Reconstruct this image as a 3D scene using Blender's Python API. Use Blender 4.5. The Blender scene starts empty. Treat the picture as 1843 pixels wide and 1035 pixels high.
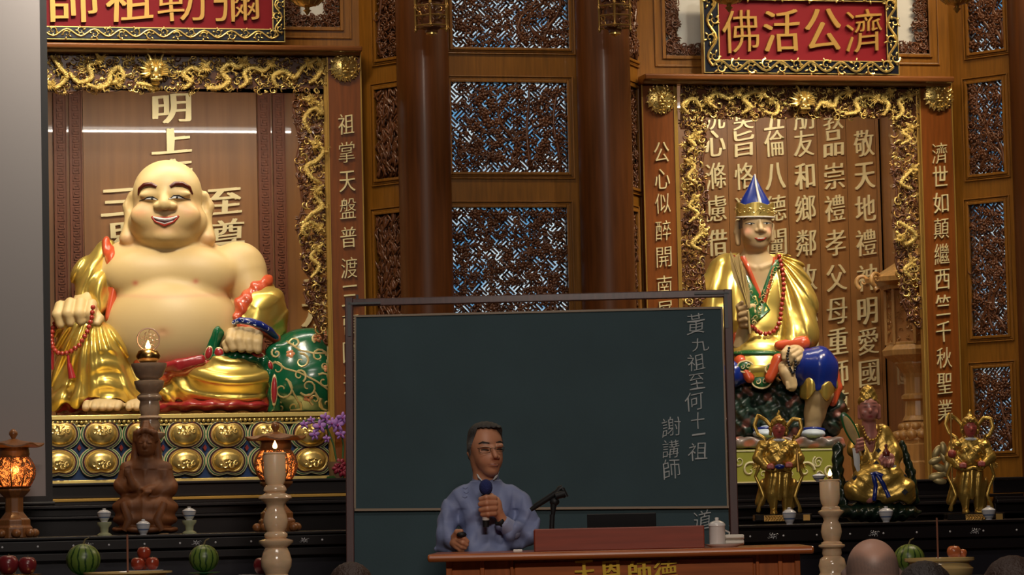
import bpy, math, random
import numpy as np
from mathutils import Vector, Matrix
PI = math.pi
sc = bpy.context.scene
COL = sc.collection

# ------------------------------------------------------------------ camera
W, H, F = 1843, 1035, 5855.0
YAW, PITCH, ROLL = math.radians(13.7), math.radians(4.02), math.radians(1.3)
CAM = Vector((-4.8, -19.65, 1.3))
_f = Vector((math.sin(YAW)*math.cos(PITCH), math.cos(YAW)*math.cos(PITCH), math.sin(PITCH)))
_r0 = Vector((math.cos(YAW), -math.sin(YAW), 0))
_u0 = _r0.cross(_f)
_r = _r0*math.cos(ROLL) - _u0*math.sin(ROLL)
_u = _u0*math.cos(ROLL) + _r0*math.sin(ROLL)
HF = Vector((math.sin(YAW), math.cos(YAW), 0))
cam_d = bpy.data.cameras.new('camera'); cam_d.sensor_width = 36; cam_d.lens = F/W*36
cam_d.clip_end = 200
cam = bpy.data.objects.new('camera', cam_d); COL.objects.link(cam)
cam.matrix_world = Matrix(((_r.x, _u.x, -_f.x, CAM.x), (_r.y, _u.y, -_f.y, CAM.y), (_r.z, _u.z, -_f.z, CAM.z), (0, 0, 0, 1)))
sc.camera = cam

# ------------------------------------------------------------------ world, exposure, lamps
sc.view_settings.view_transform = 'Standard'; sc.view_settings.look = 'None'
sc.view_settings.gamma = 1; sc.view_settings.use_curve_mapping = False
sc.view_settings.exposure = 0.0
wd = bpy.data.worlds.new('world'); sc.world = wd; wd.use_nodes = True
wd.node_tree.nodes['Background'].inputs[0].default_value = (0.30, 0.42, 0.60, 1)
wd.node_tree.nodes['Background'].inputs[1].default_value = 0.30
sc.cycles.max_bounces = 6; sc.cycles.diffuse_bounces = 3; sc.cycles.glossy_bounces = 3
sc.cycles.transmission_bounces = 4; sc.cycles.caustics_reflective = False; sc.cycles.caustics_refractive = False
sc.cycles.sample_clamp_indirect = 4
sc.cycles.use_denoising = True

def area(name, loc, target, sx, sy, power, col, spread=170):
    d = bpy.data.lights.new(name, 'AREA'); d.shape = 'RECTANGLE'; d.size = sx; d.size_y = sy
    d.energy = power; d.color = col; d.spread = math.radians(spread)
    o = bpy.data.objects.new(name, d); COL.objects.link(o); o.location = loc
    o.rotation_euler = (Vector(target)-Vector(loc)).to_track_quat('-Z', 'Y').to_euler()
    return o
WARM = (1.0, 0.80, 0.55); NEUT = (1.0, 0.90, 0.74)
# ceiling lamps by the facade, then added fill lights over the hall
area('ceiling_and_fill_light', (-2.6, -1.9, 6.35), (-2.4, -.3, 2.4), 2.4, 0.3, 62, WARM)
area('ceiling_and_fill_light', (0.3, -1.9, 6.35), (0.3, -.3, 2.4), 2.0, 0.3, 13, WARM)
area('ceiling_and_fill_light', (3.5, -1.9, 6.35), (3.2, -.2, 2.4), 2.4, 0.3, 120, WARM)
area('ceiling_and_fill_light', (-2.2, -8.6, 6.35), (-1.8, -5.6, 0), 2.4, 0.6, 62, (1.0, .90, .80))  # fill added overhead, out of view, to brighten speaker and board
area('ceiling_and_fill_light', (-3.4, -17.5, 6.35), (-1.6, -6.5, 0.8), 2.4, 0.6, 95, (1.0, .88, .76), 75)  # unseen fill added far back so the podium front is lit
# added fill lights beamed at the statues from out of view (the niches' tube lamps carry their own light, further down)
area('niche_fill_light', (-2.6, -2.6, 6.1), (-2.9, 0.5, 2.3), 0.7, 0.35, 24, NEUT, 62)
area('niche_fill_light', (1.9, -2.6, 6.0), (1.6, 0.5, 2.2), 0.6, 0.35, 13, NEUT, 50)

# ------------------------------------------------------------------ frames: pixel -> place
class Fr:
    """a local frame standing in the room: origin, turned by rz; y points away from the viewer"""
    def __init__(s, o, rz=0.0):
        s.o = Vector(o); s.rz = rz
        s.X = Vector((math.cos(rz), math.sin(rz), 0)); s.Y = Vector((-math.sin(rz), math.cos(rz), 0))
    def ray(s, px, py):
        return _f*F + _r*(px-W/2) + _u*(H/2-py)
    def p(s, px, py, y=0.0):
        d = s.ray(px, py)
        t = (s.Y.dot(s.o)+y - s.Y.dot(CAM))/s.Y.dot(d)
        q = CAM + d*t - s.o
        return (q.dot(s.X), y, q.z)
    def w(s, q):
        return s.o + s.X*q[0] + s.Y*q[1] + Vector((0, 0, q[2]))
    def m(s, n, px=900, py=500, y=0.0):
        """metres that n pixels cover there"""
        d = s.w(s.p(px, py, y)) - CAM
        return n*d.dot(_f)/F
def facing(px, py, z, turn=0.0):
    """frame whose origin stands at depth z on the ray of the pixel, turned to the viewer"""
    d = _f*F + _r*(px-W/2) + _u*(H/2-py)
    return Fr(CAM + d*(z/HF.dot(d)), -YAW+turn)

# ------------------------------------------------------------------ objects
BASE = {}
def uname(name): return name
def tag(o, label=None, cat=None, group=None, kind=None):
    if label: o['label'] = label
    if cat: o['category'] = cat
    if group: o['group'] = group
    if kind: o['kind'] = kind
    return o
def thing(name, label, cat, fr, base=(0, 0, 0), group=None, kind=None):
    o = bpy.data.objects.new(name, None); COL.objects.link(o)
    o.empty_display_size = 0.05
    o.location = fr.w(base); o.rotation_euler = (0, 0, fr.rz)
    BASE[o.name] = tuple(base)
    return tag(o, label, cat, group, kind)
def copytree(o, loc, rz=None, label=None, scale=None):
    def cp(a, par):
        c = a.copy(); COL.objects.link(c)
        if par: c.parent = par
        BASE[c.name] = BASE.get(a.name, (0, 0, 0))
        for ch in a.children: cp(ch, c)
        return c
    c = cp(o, None); c.location = loc
    if rz is not None: c.rotation_euler = (0, 0, rz)
    if label: c['label'] = label
    if scale: c.scale = scale
    return c
def link_mesh(name, V, Fc, mats, parent=None, fr=None, base=None, midx=None, smooth=False, bevel=0, colors=None, sub=0):
    if parent is not None: base = BASE[parent.name]
    if base is None: base = (0, 0, 0)
    me = bpy.data.meshes.new(name)
    V = np.asarray(V, dtype=np.float64).reshape(-1, 3) - np.array(base)
    if isinstance(Fc, np.ndarray):
        n = len(Fc); k = Fc.shape[1]
        me.vertices.add(len(V)); me.vertices.foreach_set('co', V.ravel())
        me.loops.add(n*k); me.loops.foreach_set('vertex_index', Fc.ravel().astype(np.int32))
        me.polygons.add(n); me.polygons.foreach_set('loop_start', (np.arange(n)*k).astype(np.int32))
        me.update(calc_edges=True); me.validate()
    else:
        me.from_pydata(V.tolist(), [], Fc)
    if not isinstance(mats, (list, tuple)): mats = [mats]
    for m in mats: me.materials.append(m)
    if midx is not None and len(midx) == len(me.polygons):
        me.polygons.foreach_set('material_index', np.asarray(midx, dtype=np.int32))
    if smooth:
        me.polygons.foreach_set('use_smooth', np.ones(len(me.polygons), dtype=bool))
        if len(me.vertices) < 6000: me.set_sharp_from_angle(angle=.9)
    if colors is not None:
        a = me.color_attributes.new('Col', 'FLOAT_COLOR', 'POINT')
        c = np.ones((len(V), 4), dtype=np.float32); c[:, :3] = colors
        a.data.foreach_set('color', c.ravel())
    me.update()
    o = bpy.data.objects.new(name, me); COL.objects.link(o)
    if parent is not None:
        o.parent = parent; BASE[o.name] = base
    elif fr is not None:
        o.location = fr.w(base); o.rotation_euler = (0, 0, fr.rz); BASE[o.name] = tuple(base)
    if bevel:
        b = o.modifiers.new('b', 'BEVEL'); b.width = bevel; b.segments = 2; b.limit_method = 'ANGLE'
    if sub:
        b = o.modifiers.new('s', 'SUBSURF'); b.levels = sub; b.render_levels = sub
    return o

class MB:
    def __init__(s): s.V = []; s.F = []; s.M = []; s.sm = False
    def add(s, V, Fc, mi=0):
        n = len(s.V); s.V.extend(V); s.F.extend([tuple(i+n for i in f) for f in Fc]); s.M.extend([mi]*len(Fc))
        return s
    def box(s, x0, x1, y0, y1, z0, z1, mi=0):
        if x0 > x1: x0, x1 = x1, x0
        if z0 > z1: z0, z1 = z1, z0
        if y0 > y1: y0, y1 = y1, y0
        return s.add([(x0, y0, z0), (x1, y0, z0), (x1, y1, z0), (x0, y1, z0), (x0, y0, z1), (x1, y0, z1), (x1, y1, z1), (x0, y1, z1)],
                     [(0, 3, 2, 1), (4, 5, 6, 7), (0, 1, 5, 4), (1, 2, 6, 5), (2, 3, 7, 6), (3, 0, 4, 7)], mi)
    def prism(s, poly, y0, y1, mi=0):
        """poly in (x, z), extruded along y from y0 (front) to y1"""
        n = len(poly)
        ar = sum(poly[i][0]*poly[(i+1) % n][1]-poly[(i+1) % n][0]*poly[i][1] for i in range(n))
        if ar < 0: poly = poly[::-1]
        V = [(x, y0, z) for x, z in poly]+[(x, y1, z) for x, z in poly]
        Fc = [tuple(range(n)), tuple(range(2*n-1, n-1, -1))]+[(i, n+i, n+(i+1) % n, (i+1) % n) for i in range(n)]
        return s.add(V, Fc, mi)
    def tube(s, pts, r, n=8, mi=0, flat=1.0, cap=True):
        P = [Vector(p) for p in pts]; k = len(P)
        R = list(r) if isinstance(r, (list, tuple, np.ndarray)) else [r]*k
        V = []; up = None
        for i in range(k):
            t = (P[min(i+1, k-1)]-P[max(i-1, 0)])
            if t.length < 1e-9: t = Vector((0, 0, 1))
            t.normalize()
            if up is None:
                up = Vector((0, 1, 0)) if abs(t.y) < .9 else Vector((1, 0, 0))
            a = t.cross(up)
            if a.length < 1e-6: a = t.orthogonal()
            a.normalize(); b = a.cross(t); up = b
            for j in range(n):
                q = 2*PI*j/n
                V.append(tuple(P[i]+a*(R[i]*math.cos(q))+b*(R[i]*flat*math.sin(q))))
        Fc = [(i*n+j, i*n+(j+1) % n, (i+1)*n+(j+1) % n, (i+1)*n+j) for i in range(k-1) for j in range(n)]
        if cap: Fc += [tuple(range(n-1, -1, -1)), tuple((k-1)*n+j for j in range(n))]
        return s.add(V, Fc, mi)
    def lathe(s, prof, c=(0, 0, 0), n=24, mi=0, sq=None):
        """prof [(r, z)] bottom to top"""
        V = []
        for r, z in prof:
            for j in range(n):
                q = 2*PI*(j+.5)/n
                V.append((c[0]+r*math.cos(q), c[1]+r*math.sin(q), c[2]+z))
        k = len(prof)
        Fc = [(i*n+j, i*n+(j+1) % n, (i+1)*n+(j+1) % n, (i+1)*n+j) for i in range(k-1) for j in range(n)]
        Fc += [tuple(range(n-1, -1, -1)), tuple((k-1)*n+j for j in range(n))]
        return s.add(V, Fc, mi)
    def ell(s, c, r, rot=None, nu=10, nv=6, mi=0):
        if not isinstance(r, (tuple, list)): r = (r, r, r)
        V = []
        M = rot if rot is not None else None
        for i in range(1, nv):
            a = PI*i/nv
            for j in range(nu):
                q = 2*PI*j/nu
                V.append(Vector((r[0]*math.sin(a)*math.cos(q), r[1]*math.sin(a)*math.sin(q), -r[2]*math.cos(a))))
        V += [Vector((0, 0, -r[2])), Vector((0, 0, r[2]))]
        if M is not None: V = [M @ v for v in V]
        V = [tuple(v+Vector(c)) for v in V]
        m = (nv-1)*nu
        Fc = [(i*nu+j, i*nu+(j+1) % nu, (i+1)*nu+(j+1) % nu, (i+1)*nu+j) for i in range(nv-2) for j in range(nu)]
        Fc += [(m, (j+1) % nu, j) for j in range(nu)]+[(m+1, (nv-2)*nu+j, (nv-2)*nu+(j+1) % nu) for j in range(nu)]
        return s.add(V, Fc, mi)
    def build(s, name, mats, parent=None, fr=None, base=None, smooth=False, bevel=0, sub=0, **kw):
        o = link_mesh(name, s.V, s.F, mats, parent, fr, base, s.M, smooth, bevel, sub=sub)
        if kw: tag(o, **kw)
        return o

# ------------------------------------------------------------------ materials
MATS = {}
def srgb(r, g, b):
    f = lambda c: (c/255/12.92 if c/255 <= .04045 else ((c/255+.055)/1.055)**2.4)
    return (f(r), f(g), f(b))
def mat(name, col, rough=.5, metal=0.0, coat=0.0, emit=None, es=1.0, spec=.5, sss=0, noise=None, bump=None, attr=False, stretch=(1, 1, 1), trans=0):
    """noise=(scale, dark factor), bump=(scale, strength)"""
    if name in MATS: return MATS[name]
    m = bpy.data.materials.new(name); m.use_nodes = True; nt = m.node_tree; N = nt.nodes; L = nt.links
    b = N['Principled BSDF']
    b.inputs['Base Color'].default_value = (*col, 1); b.inputs['Roughness'].default_value = rough
    b.inputs['Metallic'].default_value = metal; b.inputs['Coat Weight'].default_value = coat
    b.inputs['Coat Roughness'].default_value = .03 if name == 'niche_panel_wood' else .12
    b.inputs['Specular IOR Level'].default_value = spec
    if trans: b.inputs['Transmission Weight'].default_value = trans
    if sss: b.inputs['Subsurface Weight'].default_value = sss; b.inputs['Subsurface Radius'].default_value = (.02, .01, .006)
    if emit: b.inputs['Emission Color'].default_value = (*emit, 1); b.inputs['Emission Strength'].default_value = es
    src = None
    if attr:
        a = N.new('ShaderNodeVertexColor'); a.layer_name = 'Col'; src = a.outputs[0]
        L.new(src, b.inputs['Base Color'])
    if noise or bump:
        tc = N.new('ShaderNodeTexCoord'); mp = N.new('ShaderNodeMapping'); mp.inputs['Scale'].default_value = stretch
        L.new(tc.outputs['Object'], mp.inputs['Vector'])
    if noise:
        t = N.new('ShaderNodeTexNoise'); t.inputs['Scale'].default_value = noise[0]; t.inputs['Detail'].default_value = 6
        L.new(mp.outputs[0], t.inputs['Vector'])
        r = N.new('ShaderNodeMapRange'); r.inputs[1].default_value = .3; r.inputs[2].default_value = .7
        r.inputs[3].default_value = noise[1]; r.inputs[4].default_value = 1.0
        L.new(t.outputs['Fac'], r.inputs[0])
        x = N.new('ShaderNodeMix'); x.data_type = 'RGBA'; x.blend_type = 'MULTIPLY'; x.inputs[0].default_value = 1
        if src: L.new(src, x.inputs[6])
        else: x.inputs[6].default_value = (*col, 1)
        L.new(r.outputs[0], x.inputs[7]); L.new(x.outputs[2], b.inputs['Base Color'])
    if bump:
        t2 = N.new('ShaderNodeTexNoise'); t2.inputs['Scale'].default_value = bump[0]; t2.inputs['Detail'].default_value = 4
        L.new(mp.outputs[0], t2.inputs['Vector'])
        bp = N.new('ShaderNodeBump'); bp.inputs['Strength'].default_value = bump[1]; bp.inputs['Distance'].default_value = .01
        L.new(t2.outputs['Fac'], bp.inputs['Height']); L.new(bp.outputs[0], b.inputs['Normal'])
    MATS[name] = m
    return m
WV = (9, 9, .7)
m_wood = mat('varnished_oak', (.30, .120, .013), .36, coat=.15, noise=(6, .62), stretch=WV)
m_woodh = mat('varnished_oak_rail', (.30, .120, .013), .36, coat=.15, noise=(6, .62), stretch=(.7, 9, 9))
m_pillar = mat('pillar_wood', (.120, .036, .007), .42, coat=.05, spec=.3, noise=(5, .6), stretch=(9, 9, .5))
m_couplet = mat('couplet_wood', (.25, .068, .008), .36, coat=.18, noise=(6, .65), stretch=WV)
m_lintel = mat('lintel_wood', (.25, .085, .022), .3, coat=.3, noise=(6, .65), stretch=(.7, 9, 9))
m_carve = mat('carved_wood', (.16, .055, .020), .33, coat=.3, noise=(9, .6))
m_backpanel = mat('niche_panel_wood', (.38, .168, .046), .40, coat=.7, noise=(4, .68), stretch=(5, 5, .25))
m_fret = mat('fretwork_wood', (.25, .075, .025), .5, noise=(8, .7), stretch=WV)
m_lightwood = mat('pale_lantern_wood', (.62, .33, .10), .35, coat=.3, noise=(7, .7), stretch=WV)
m_gold = mat('gold_leaf', (.90, .66, .22), .30, metal=.8, bump=(60, .08))
m_goldp = mat('gold_paint', (.86, .66, .22), .36, metal=.75)
m_goldt = mat('gold_lettering', (1.0, .86, .46), .34, metal=.25)
m_goldd = mat('dark_antique_gold', (.50, .30, .09), .32, metal=.8)
m_red = mat('red_lacquer', (.19, .004, .009), .55, spec=.2)
m_blacklac = mat('black_lacquer', (.008, .007, .010), .16, coat=.5)
m_navy = mat('navy_lacquer', (.006, .008, .018), .3)
m_cream = mat('cream_line_paint', (.80, .66, .36), .4, metal=.3)
# ------------------------------------------------------------------ the hall shell
ROOM = Fr((0, 0, 0))
def struct(name, mb, m, fr=ROOM, base=(0, 0, 0), **k):
    o = mb.build(name, m, fr=fr, base=base, **k); o['kind'] = 'structure'; return o
m_floor = mat('floor_stone', (.16, .12, .09), .25, noise=(2, .8))
m_plast = mat('plaster', (.20, .16, .12), .8, noise=(1.5, .9))
struct('floor', MB().box(-9, 9, -24, 3, -.1, 0), m_floor)
struct('ceiling', MB().box(-9, 9, -24, 3, 6.5, 6.6), m_plast)
struct('wall_side_left', MB().box(-9.1, -9, -24, 3, 0, 6.5), m_plast)
struct('wall_side_right', MB().box(9, 9.1, -24, 3, 0, 6.5), m_plast)
struct('wall_rear', MB().box(-9, 9, -24.1, -24, 0, 6.5), m_plast)
struct('wall_outer', MB().box(-9, 9, 2.9, 3, 0, 6.5), m_plast)

FL = Fr((0, 0, 0), 0)                    # facade of the two niches
FC = Fr((0, -.36, 0), 0)                 # wall between the pillars
def rot2(a): return (math.cos(a), math.sin(a))
x0A = FL.p(655, 500)[0]
FA = Fr((x0A, 0, 0), -math.radians(57))  # angled wall beside the left niche, coming forward
x0B = FL.p(1722, 500)[0]
FB = Fr((x0B, 0, 0), -math.radians(57))
x0D = FL.p(1157, 500)[0]
FD = Fr((x0D, 0, 0), math.radians(57))   # turned away; runs back to the niche (local x negative is forward)
ZT = 6.5

rnd = random.Random(5)
def spiral(cx, cz, y, s, th, turns, dr, n=14, r0=.2, taper=.7, lift=.3):
    P = []; R = []
    for i in range(n):
        t = i/(n-1); a = th+dr*2*PI*turns*t; rr = s*(1-t)**.8
        P.append((cx+rr*math.cos(a), y-lift*s*math.sin(PI*min(1, t*1.2)), cz+rr*math.sin(a)))
        R.append(s*r0*(1-taper*t))
    return P, R
def scrolls(mb, inside, bx, bz, n, smin, smax, y, mi=(0,), r0=.17, leaf=.5, nn=5):
    for _ in range(n):
        for t in range(20):
            cx, cz = rnd.uniform(*bx), rnd.uniform(*bz)
            if inside(cx, cz): break
        else: continue
        s = rnd.uniform(smin, smax); m = rnd.choice(mi)
        th = rnd.uniform(0, 2*PI)
        if rnd.random() > leaf:
            P, R = spiral(cx, cz, y-rnd.random()*s*.5, s, th, rnd.uniform(.6, 1.3), rnd.choice((-1, 1)), 10, r0)
            mb.tube(P, R, nn, m)
        else:
            k = rnd.choice((2, 3, 4))
            for j in range(k):
                a = th+(j-(k-1)/2)*.6
                c = (cx+math.cos(a)*s*.6, y-rnd.random()*s*.4, cz+math.sin(a)*s*.6)
                mb.ell(c, (s*.62, s*.2, s*.2), Matrix.Rotation(-a, 3, 'Y'), 6, 4, m)
def dragon(mb, path, r, mi=0, head=True, hs=1.0):
    """a coiled dragon: scaly body tube, back fins, clawed legs and a maned head at the end"""
    P = []
    pts = [Vector(p) for p in path]
    for i in range(len(pts)-1):
        p0, p1, p2, p3 = pts[max(i-1, 0)], pts[i], pts[i+1], pts[min(i+2, len(pts)-1)]
        for k in range(7):
            t = k/7
            P.append(.5*((2*p1)+(p2-p0)*t+(2*p0-5*p1+4*p2-p3)*t*t+(-p0+3*p1-3*p2+p3)*t**3))
    P.append(pts[-1]); n = len(P)
    R = [r*(.35+.65*math.sin(PI*(.12+.8*i/(n-1))))*(1+.30*(i % 2)) for i in range(n)]
    mb.tube(P, R, 7, mi)
    for i in range(2, n-2, 2):
        t = (P[i+1]-P[i-1]).normalized(); a = Vector((-t.z, 0, t.x))
        mb.tube([P[i]+a*R[i]*.8, P[i]+a*R[i]*1.9-t*r*.5], [r*.32, r*.06], 4, mi)
    for i in (n//4, n//2, 3*n//4):
        t = (P[i+1]-P[i-1]).normalized(); a = Vector((t.z, 0, -t.x))
        k = P[i]+a*r*2.2+Vector((0, -r*.5, 0)); mb.tube([P[i], k, k+t*r*1.5-a*.3*r], [r*.55, r*.4, r*.25], 5, mi)
        e = k+t*r*1.5
        for j in (-1, 0, 1, 2): mb.tube([e, e+t*r*1.2*math.cos(j*.6)+a*r*1.2*math.sin(j*.6)], [r*.2, r*.04], 4, mi)
    if head:
        h = P[-1]; t = (P[-1]-P[-3]).normalized()
        mb.ell(h, (r*1.7*hs, r*1.5*hs, r*1.2*hs), Matrix.Rotation(-math.atan2(t.z, t.x), 3, 'Y'), 8, 6, mi)
        mb.ell(h+t*r*1.8*hs, (r*1.1*hs, r*1.1*hs, r*.7*hs), Matrix.Rotation(-math.atan2(t.z, t.x), 3, 'Y'), 8, 6, mi)
        for j in range(9):
            a = math.atan2(t.z, t.x)+PI+(j-4)*.33
            mb.tube([h, h+Vector((math.cos(a)*r*2.2, -r, math.sin(a)*r*2.2))*hs, h+Vector((math.cos(a+.2)*r*3.5, -r*.6, math.sin(a+.2)*r*3.5))*hs], [r*.5, r*.33, r*.05], 4, mi)

# --- pierced, carved window panels with daylight behind them
m_day = bpy.data.materials.new('frosted_daylight_pane'); m_day.use_nodes = True
def _day():
    nt = m_day.node_tree; N = nt.nodes; L = nt.links; b = N['Principled BSDF']
    tc = N.new('ShaderNodeTexCoord'); t = N.new('ShaderNodeTexNoise'); t.inputs['Scale'].default_value = 5.0
    L.new(tc.outputs['Object'], t.inputs['Vector'])
    r = N.new('ShaderNodeValToRGB'); r.color_ramp.elements[0].position = .42; r.color_ramp.elements[0].color = (.10, .30, .52, 1)
    r.color_ramp.elements[1].position = .58; r.color_ramp.elements[1].color = (.58, .70, .76, 1)
    L.new(t.outputs['Fac'], r.inputs[0]); L.new(r.outputs[0], b.inputs['Emission Color'])
    b.inputs['Emission Strength'].default_value = .95; b.inputs['Base Color'].default_value = (.3, .35, .4, 1)
_day()
m_dim = mat('dim_pane', (.05, .05, .06), .4)
def frame_ring(mb, x0, x1, z0, z1, w, y0, y1, mi=0):
    mb.box(x0-w, x0, y0, y1, z0-w, z1+w, mi); mb.box(x1, x1+w, y0, y1, z0-w, z1+w, mi)
    mb.box(x0, x1, y0, y1, z0-w, z0, mi); mb.box(x0, x1, y0, y1, z1, z1+w, mi)
def carved_window(name, fr, px, par, style='flower', lit=True, dens=1.0, day=1.0):
    """px = (x0, x1, y0, y1) opening in pixels on the wall's face"""
    a = fr.p(px[0], (px[2]+px[3])/2); b = fr.p(px[1], (px[2]+px[3])/2)
    x0, x1 = a[0], b[0]
    xm = (px[0]+px[1])/2
    z1 = fr.p(xm, px[2])[2]; z0 = fr.p(xm, px[3])[2]
    u = .0035
    mb = MB(); frame_ring(mb, x0, x1, z0, z1, .018, -.016, .03)
    frame_ring(mb, x0-.018, x1+.018, z0-.018, z1+.018, .012, -.006, .03)
    mb.build('moulding', m_wood, par, bevel=.004)
    # diagonal fretwork
    mb = MB(); p = .062; t = .0056
    cx, cz = (x0+x1)/2, (z0+z1)/2; R = (x1-x0+z1-z0)/2
    n = int(R/p)+1
    s2 = math.sqrt(.5)
    def clipbar(ax, az, bx_, bz_):
        # clip centre line to the opening
        tt = [0, 1]
        dx, dz = bx_-ax, bz_-az
        for o, d, lo, hi in ((ax, dx, x0, x1), (az, dz, z0, z1)):
            if abs(d) < 1e-9:
                if o < lo or o > hi: return
                continue
            t0, t1 = (lo-o)/d, (hi-o)/d
            if t0 > t1: t0, t1 = t1, t0
            tt[0] = max(tt[0], t0); tt[1] = min(tt[1], t1)
        if tt[1]-tt[0] < .02: return
        A = (ax+dx*tt[0], az+dz*tt[0]); B = (ax+dx*tt[1], az+dz*tt[1])
        l = math.hypot(B[0]-A[0], B[1]-A[1]); nx, nz = -(B[1]-A[1])/l*t, (B[0]-A[0])/l*t
        mb.prism([(A[0]+nx, A[1]+nz), (A[0]-nx, A[1]-nz), (B[0]-nx, B[1]-nz), (B[0]+nx, B[1]+nz)], .022, .034)
    for i in range(-n, n+1):
        for j in range(-n, n+1):
            # parquet fret: three short slats in each square, turned in alternate squares
            def pt(u_, v_): return (cx+(u_-v_)*s2*p, cz+(u_+v_)*s2*p)
            for q in (0, 1/3, 2/3):
                if (i+j) % 2: clipbar(*pt(i-.08, j+q), *pt(i+1.08, j+q))
                else: clipbar(*pt(i+q, j-.08), *pt(i+q, j+1.08))
    if mb.V: mb.build('fretwork', m_carve, par, kind='stuff')
    # carving in front
    mb = MB(); ins = lambda x, z: True
    A = (x1-x0)*(z1-z0)
    m = .012
    if style == 'bamboo':
        for k in range(3):
            xx = x0+(x1-x0)*(.2+.3*k); mb.tube([(xx+.02*math.sin(i*.9+k), .008, z0+(z1-z0)*i/8) for i in range(9)], .007, 6)
        for k in range(int(260*A/.15*dens)):
            cx_, cz_ = rnd.uniform(x0+m, x1-m), rnd.uniform(z0+.03, z1-.02); a_ = -PI/2+rnd.uniform(-.9, .9)
            mb.ell((cx_, rnd.uniform(-.012, .012), cz_), (.040, .006, .0085), Matrix.Rotation(-a_, 3, 'Y'), 6, 4)
    else:
        # branch
        bz = z0+.05
        for k in range(3):
            th = rnd.uniform(.1, 1.2)*rnd.choice((1, -1)); q = [(rnd.uniform(x0, x1), .006, z0+m)]
            for i in range(9):
                th2 = PI/2+th*math.sin(i*.8+k); q.append((min(x1-m, max(x0+m, q[-1][0]+.06*math.cos(th2))), .0, min(z1-m, q[-1][2]+.06*math.sin(th2)+.01)))
            mb.tube(q, [.013*(1-.06*i) for i in range(10)], 6)
        for k in range(int(40*A/.3*dens)):       # flowers
            cx_, cz_ = rnd.uniform(x0+.02, x1-.02), rnd.uniform(z0+.02, z1-.02); s = rnd.uniform(.016, .030)
            for j in range(5):
                a_ = j*2*PI/5+k; mb.ell((cx_+math.cos(a_)*s*.7, -.006, cz_+math.sin(a_)*s*.7), (s*.52, s*.28, s*.42), Matrix.Rotation(-a_, 3, 'Y'), 6, 4)
            mb.ell((cx_, -.012, cz_), s*.33, None, 6, 4)
        scrolls(mb, ins, (x0+m, x1-m), (z0+m, z1-m), int(400*A/.3*dens), .015, .034, .010, (0,), .22, .6)
    mb.build('carved_relief', m_carve, par, smooth=True, kind='stuff')
    MB().box(x0-.03, x1+.03, .075, .085, z0-.03, z1+.03).build('window_pane', m_day if lit else m_dim, par)
    return x0, x1, z0, z1

def wall_with_openings(name, fr, x0, x1, ops, m, z0=0, z1=ZT, y0=0, y1=.06):
    """vertical wall strip with rectangular openings (x0, x1, z0, z1), stiles and rails as boxes"""
    mb = MB(); ops = sorted(ops, key=lambda o: o[2])
    z = z0
    for (a, b, c, d) in ops:
        mb.box(x0, x1, y0, y1, z, c); mb.box(x0, a, y0, y1, c, d); mb.box(b, x1, y0, y1, c, d); z = d
    mb.box(x0, x1, y0, y1, z, z1)
    return mb
def bay_wall(name, fr, xa, xb, px_ops, styles, tagname):
    ops = []
    for q in px_ops:
        xm = (q[0]+q[1])/2; ym = (q[2]+q[3])/2
        ops.append((fr.p(q[0], ym)[0], fr.p(q[1], ym)[0], fr.p(xm, q[3])[2], fr.p(xm, q[2])[2]))
    # share one left and right edge
    mb = wall_with_openings(name, fr, xa, xb, ops, m_wood)
    o = struct(name, mb, m_wood, fr)
    BASE[o.name] = (0, 0, 0)
    for q, s in zip(px_ops, styles):
        carved_window(name, fr, q, o, s[0], s[1], s[2])
    # raised outer mouldings round each opening
    for (a, b, c, d) in ops:
        mb = MB(); frame_ring(mb, a-.034, b+.034, c-.034, d+.034, .008, -.012, 0); mb.build('panel_trim', m_wood, o, bevel=.003)
    return o
# centre wall between the pillars
bay_wall('wall_center', FC, FC.p(795, 500)[0], FC.p(1062, 500)[0],
         [(812, 1021, -120, 86), (812, 1021, 149, 310), (814, 1023, 374, 700)],
         [('flower', True, 1.1), ('flower', True, 1.15), ('flower', True, 1.3)], 'c')
# angled walls
bay_wall('wall_corner_left', FA, 0, .62, [(677, 735, -130, 103), (677, 735, 158, 320), (679, 737, 384, 700)],
         [('flower', False, 1.3), ('bamboo', False, 1.6), ('bamboo', False, 1.6)], 'l')
bay_wall('wall_corner_right', FB, 0, .62, [(1742, 1805, -130, 92), (1744, 1807, 148, 312), (1748, 1812, 366, 604), (1755, 1822, 662, 812)],
         [('flower', True, 1.4), ('flower', True, 1.6), ('flower', True, 1.5), ('flower', True, 1.4)], 'r')
bay_wall('wall_corner_inner', FD, -.62, 0, [(1120, 1147, -130, 105), (1120, 1147, 156, 336), (1122, 1149, 380, 700)],
         [('flower', False, 1.3), ('flower', False, 1.3), ('flower', False, 1.3)], 'd')
# pillars
def pillar(px, py=300, rad=47, Y=-.50):
    fr = Fr((0, Y, 0)); x = fr.p(px, py)[0]; r = fr.m(rad, px, py)
    mb = MB(); mb.lathe([(r, 0), (r, ZT)], (x, 0, 0), 64)
    o = struct('pillar', mb, m_pillar, fr, (x, 0, 0), smooth=True)
    return o
pillar(764.5, 300, 47.5); pillar(1090, 300, 48.5); pillar(1876, 400, 50)

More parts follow.
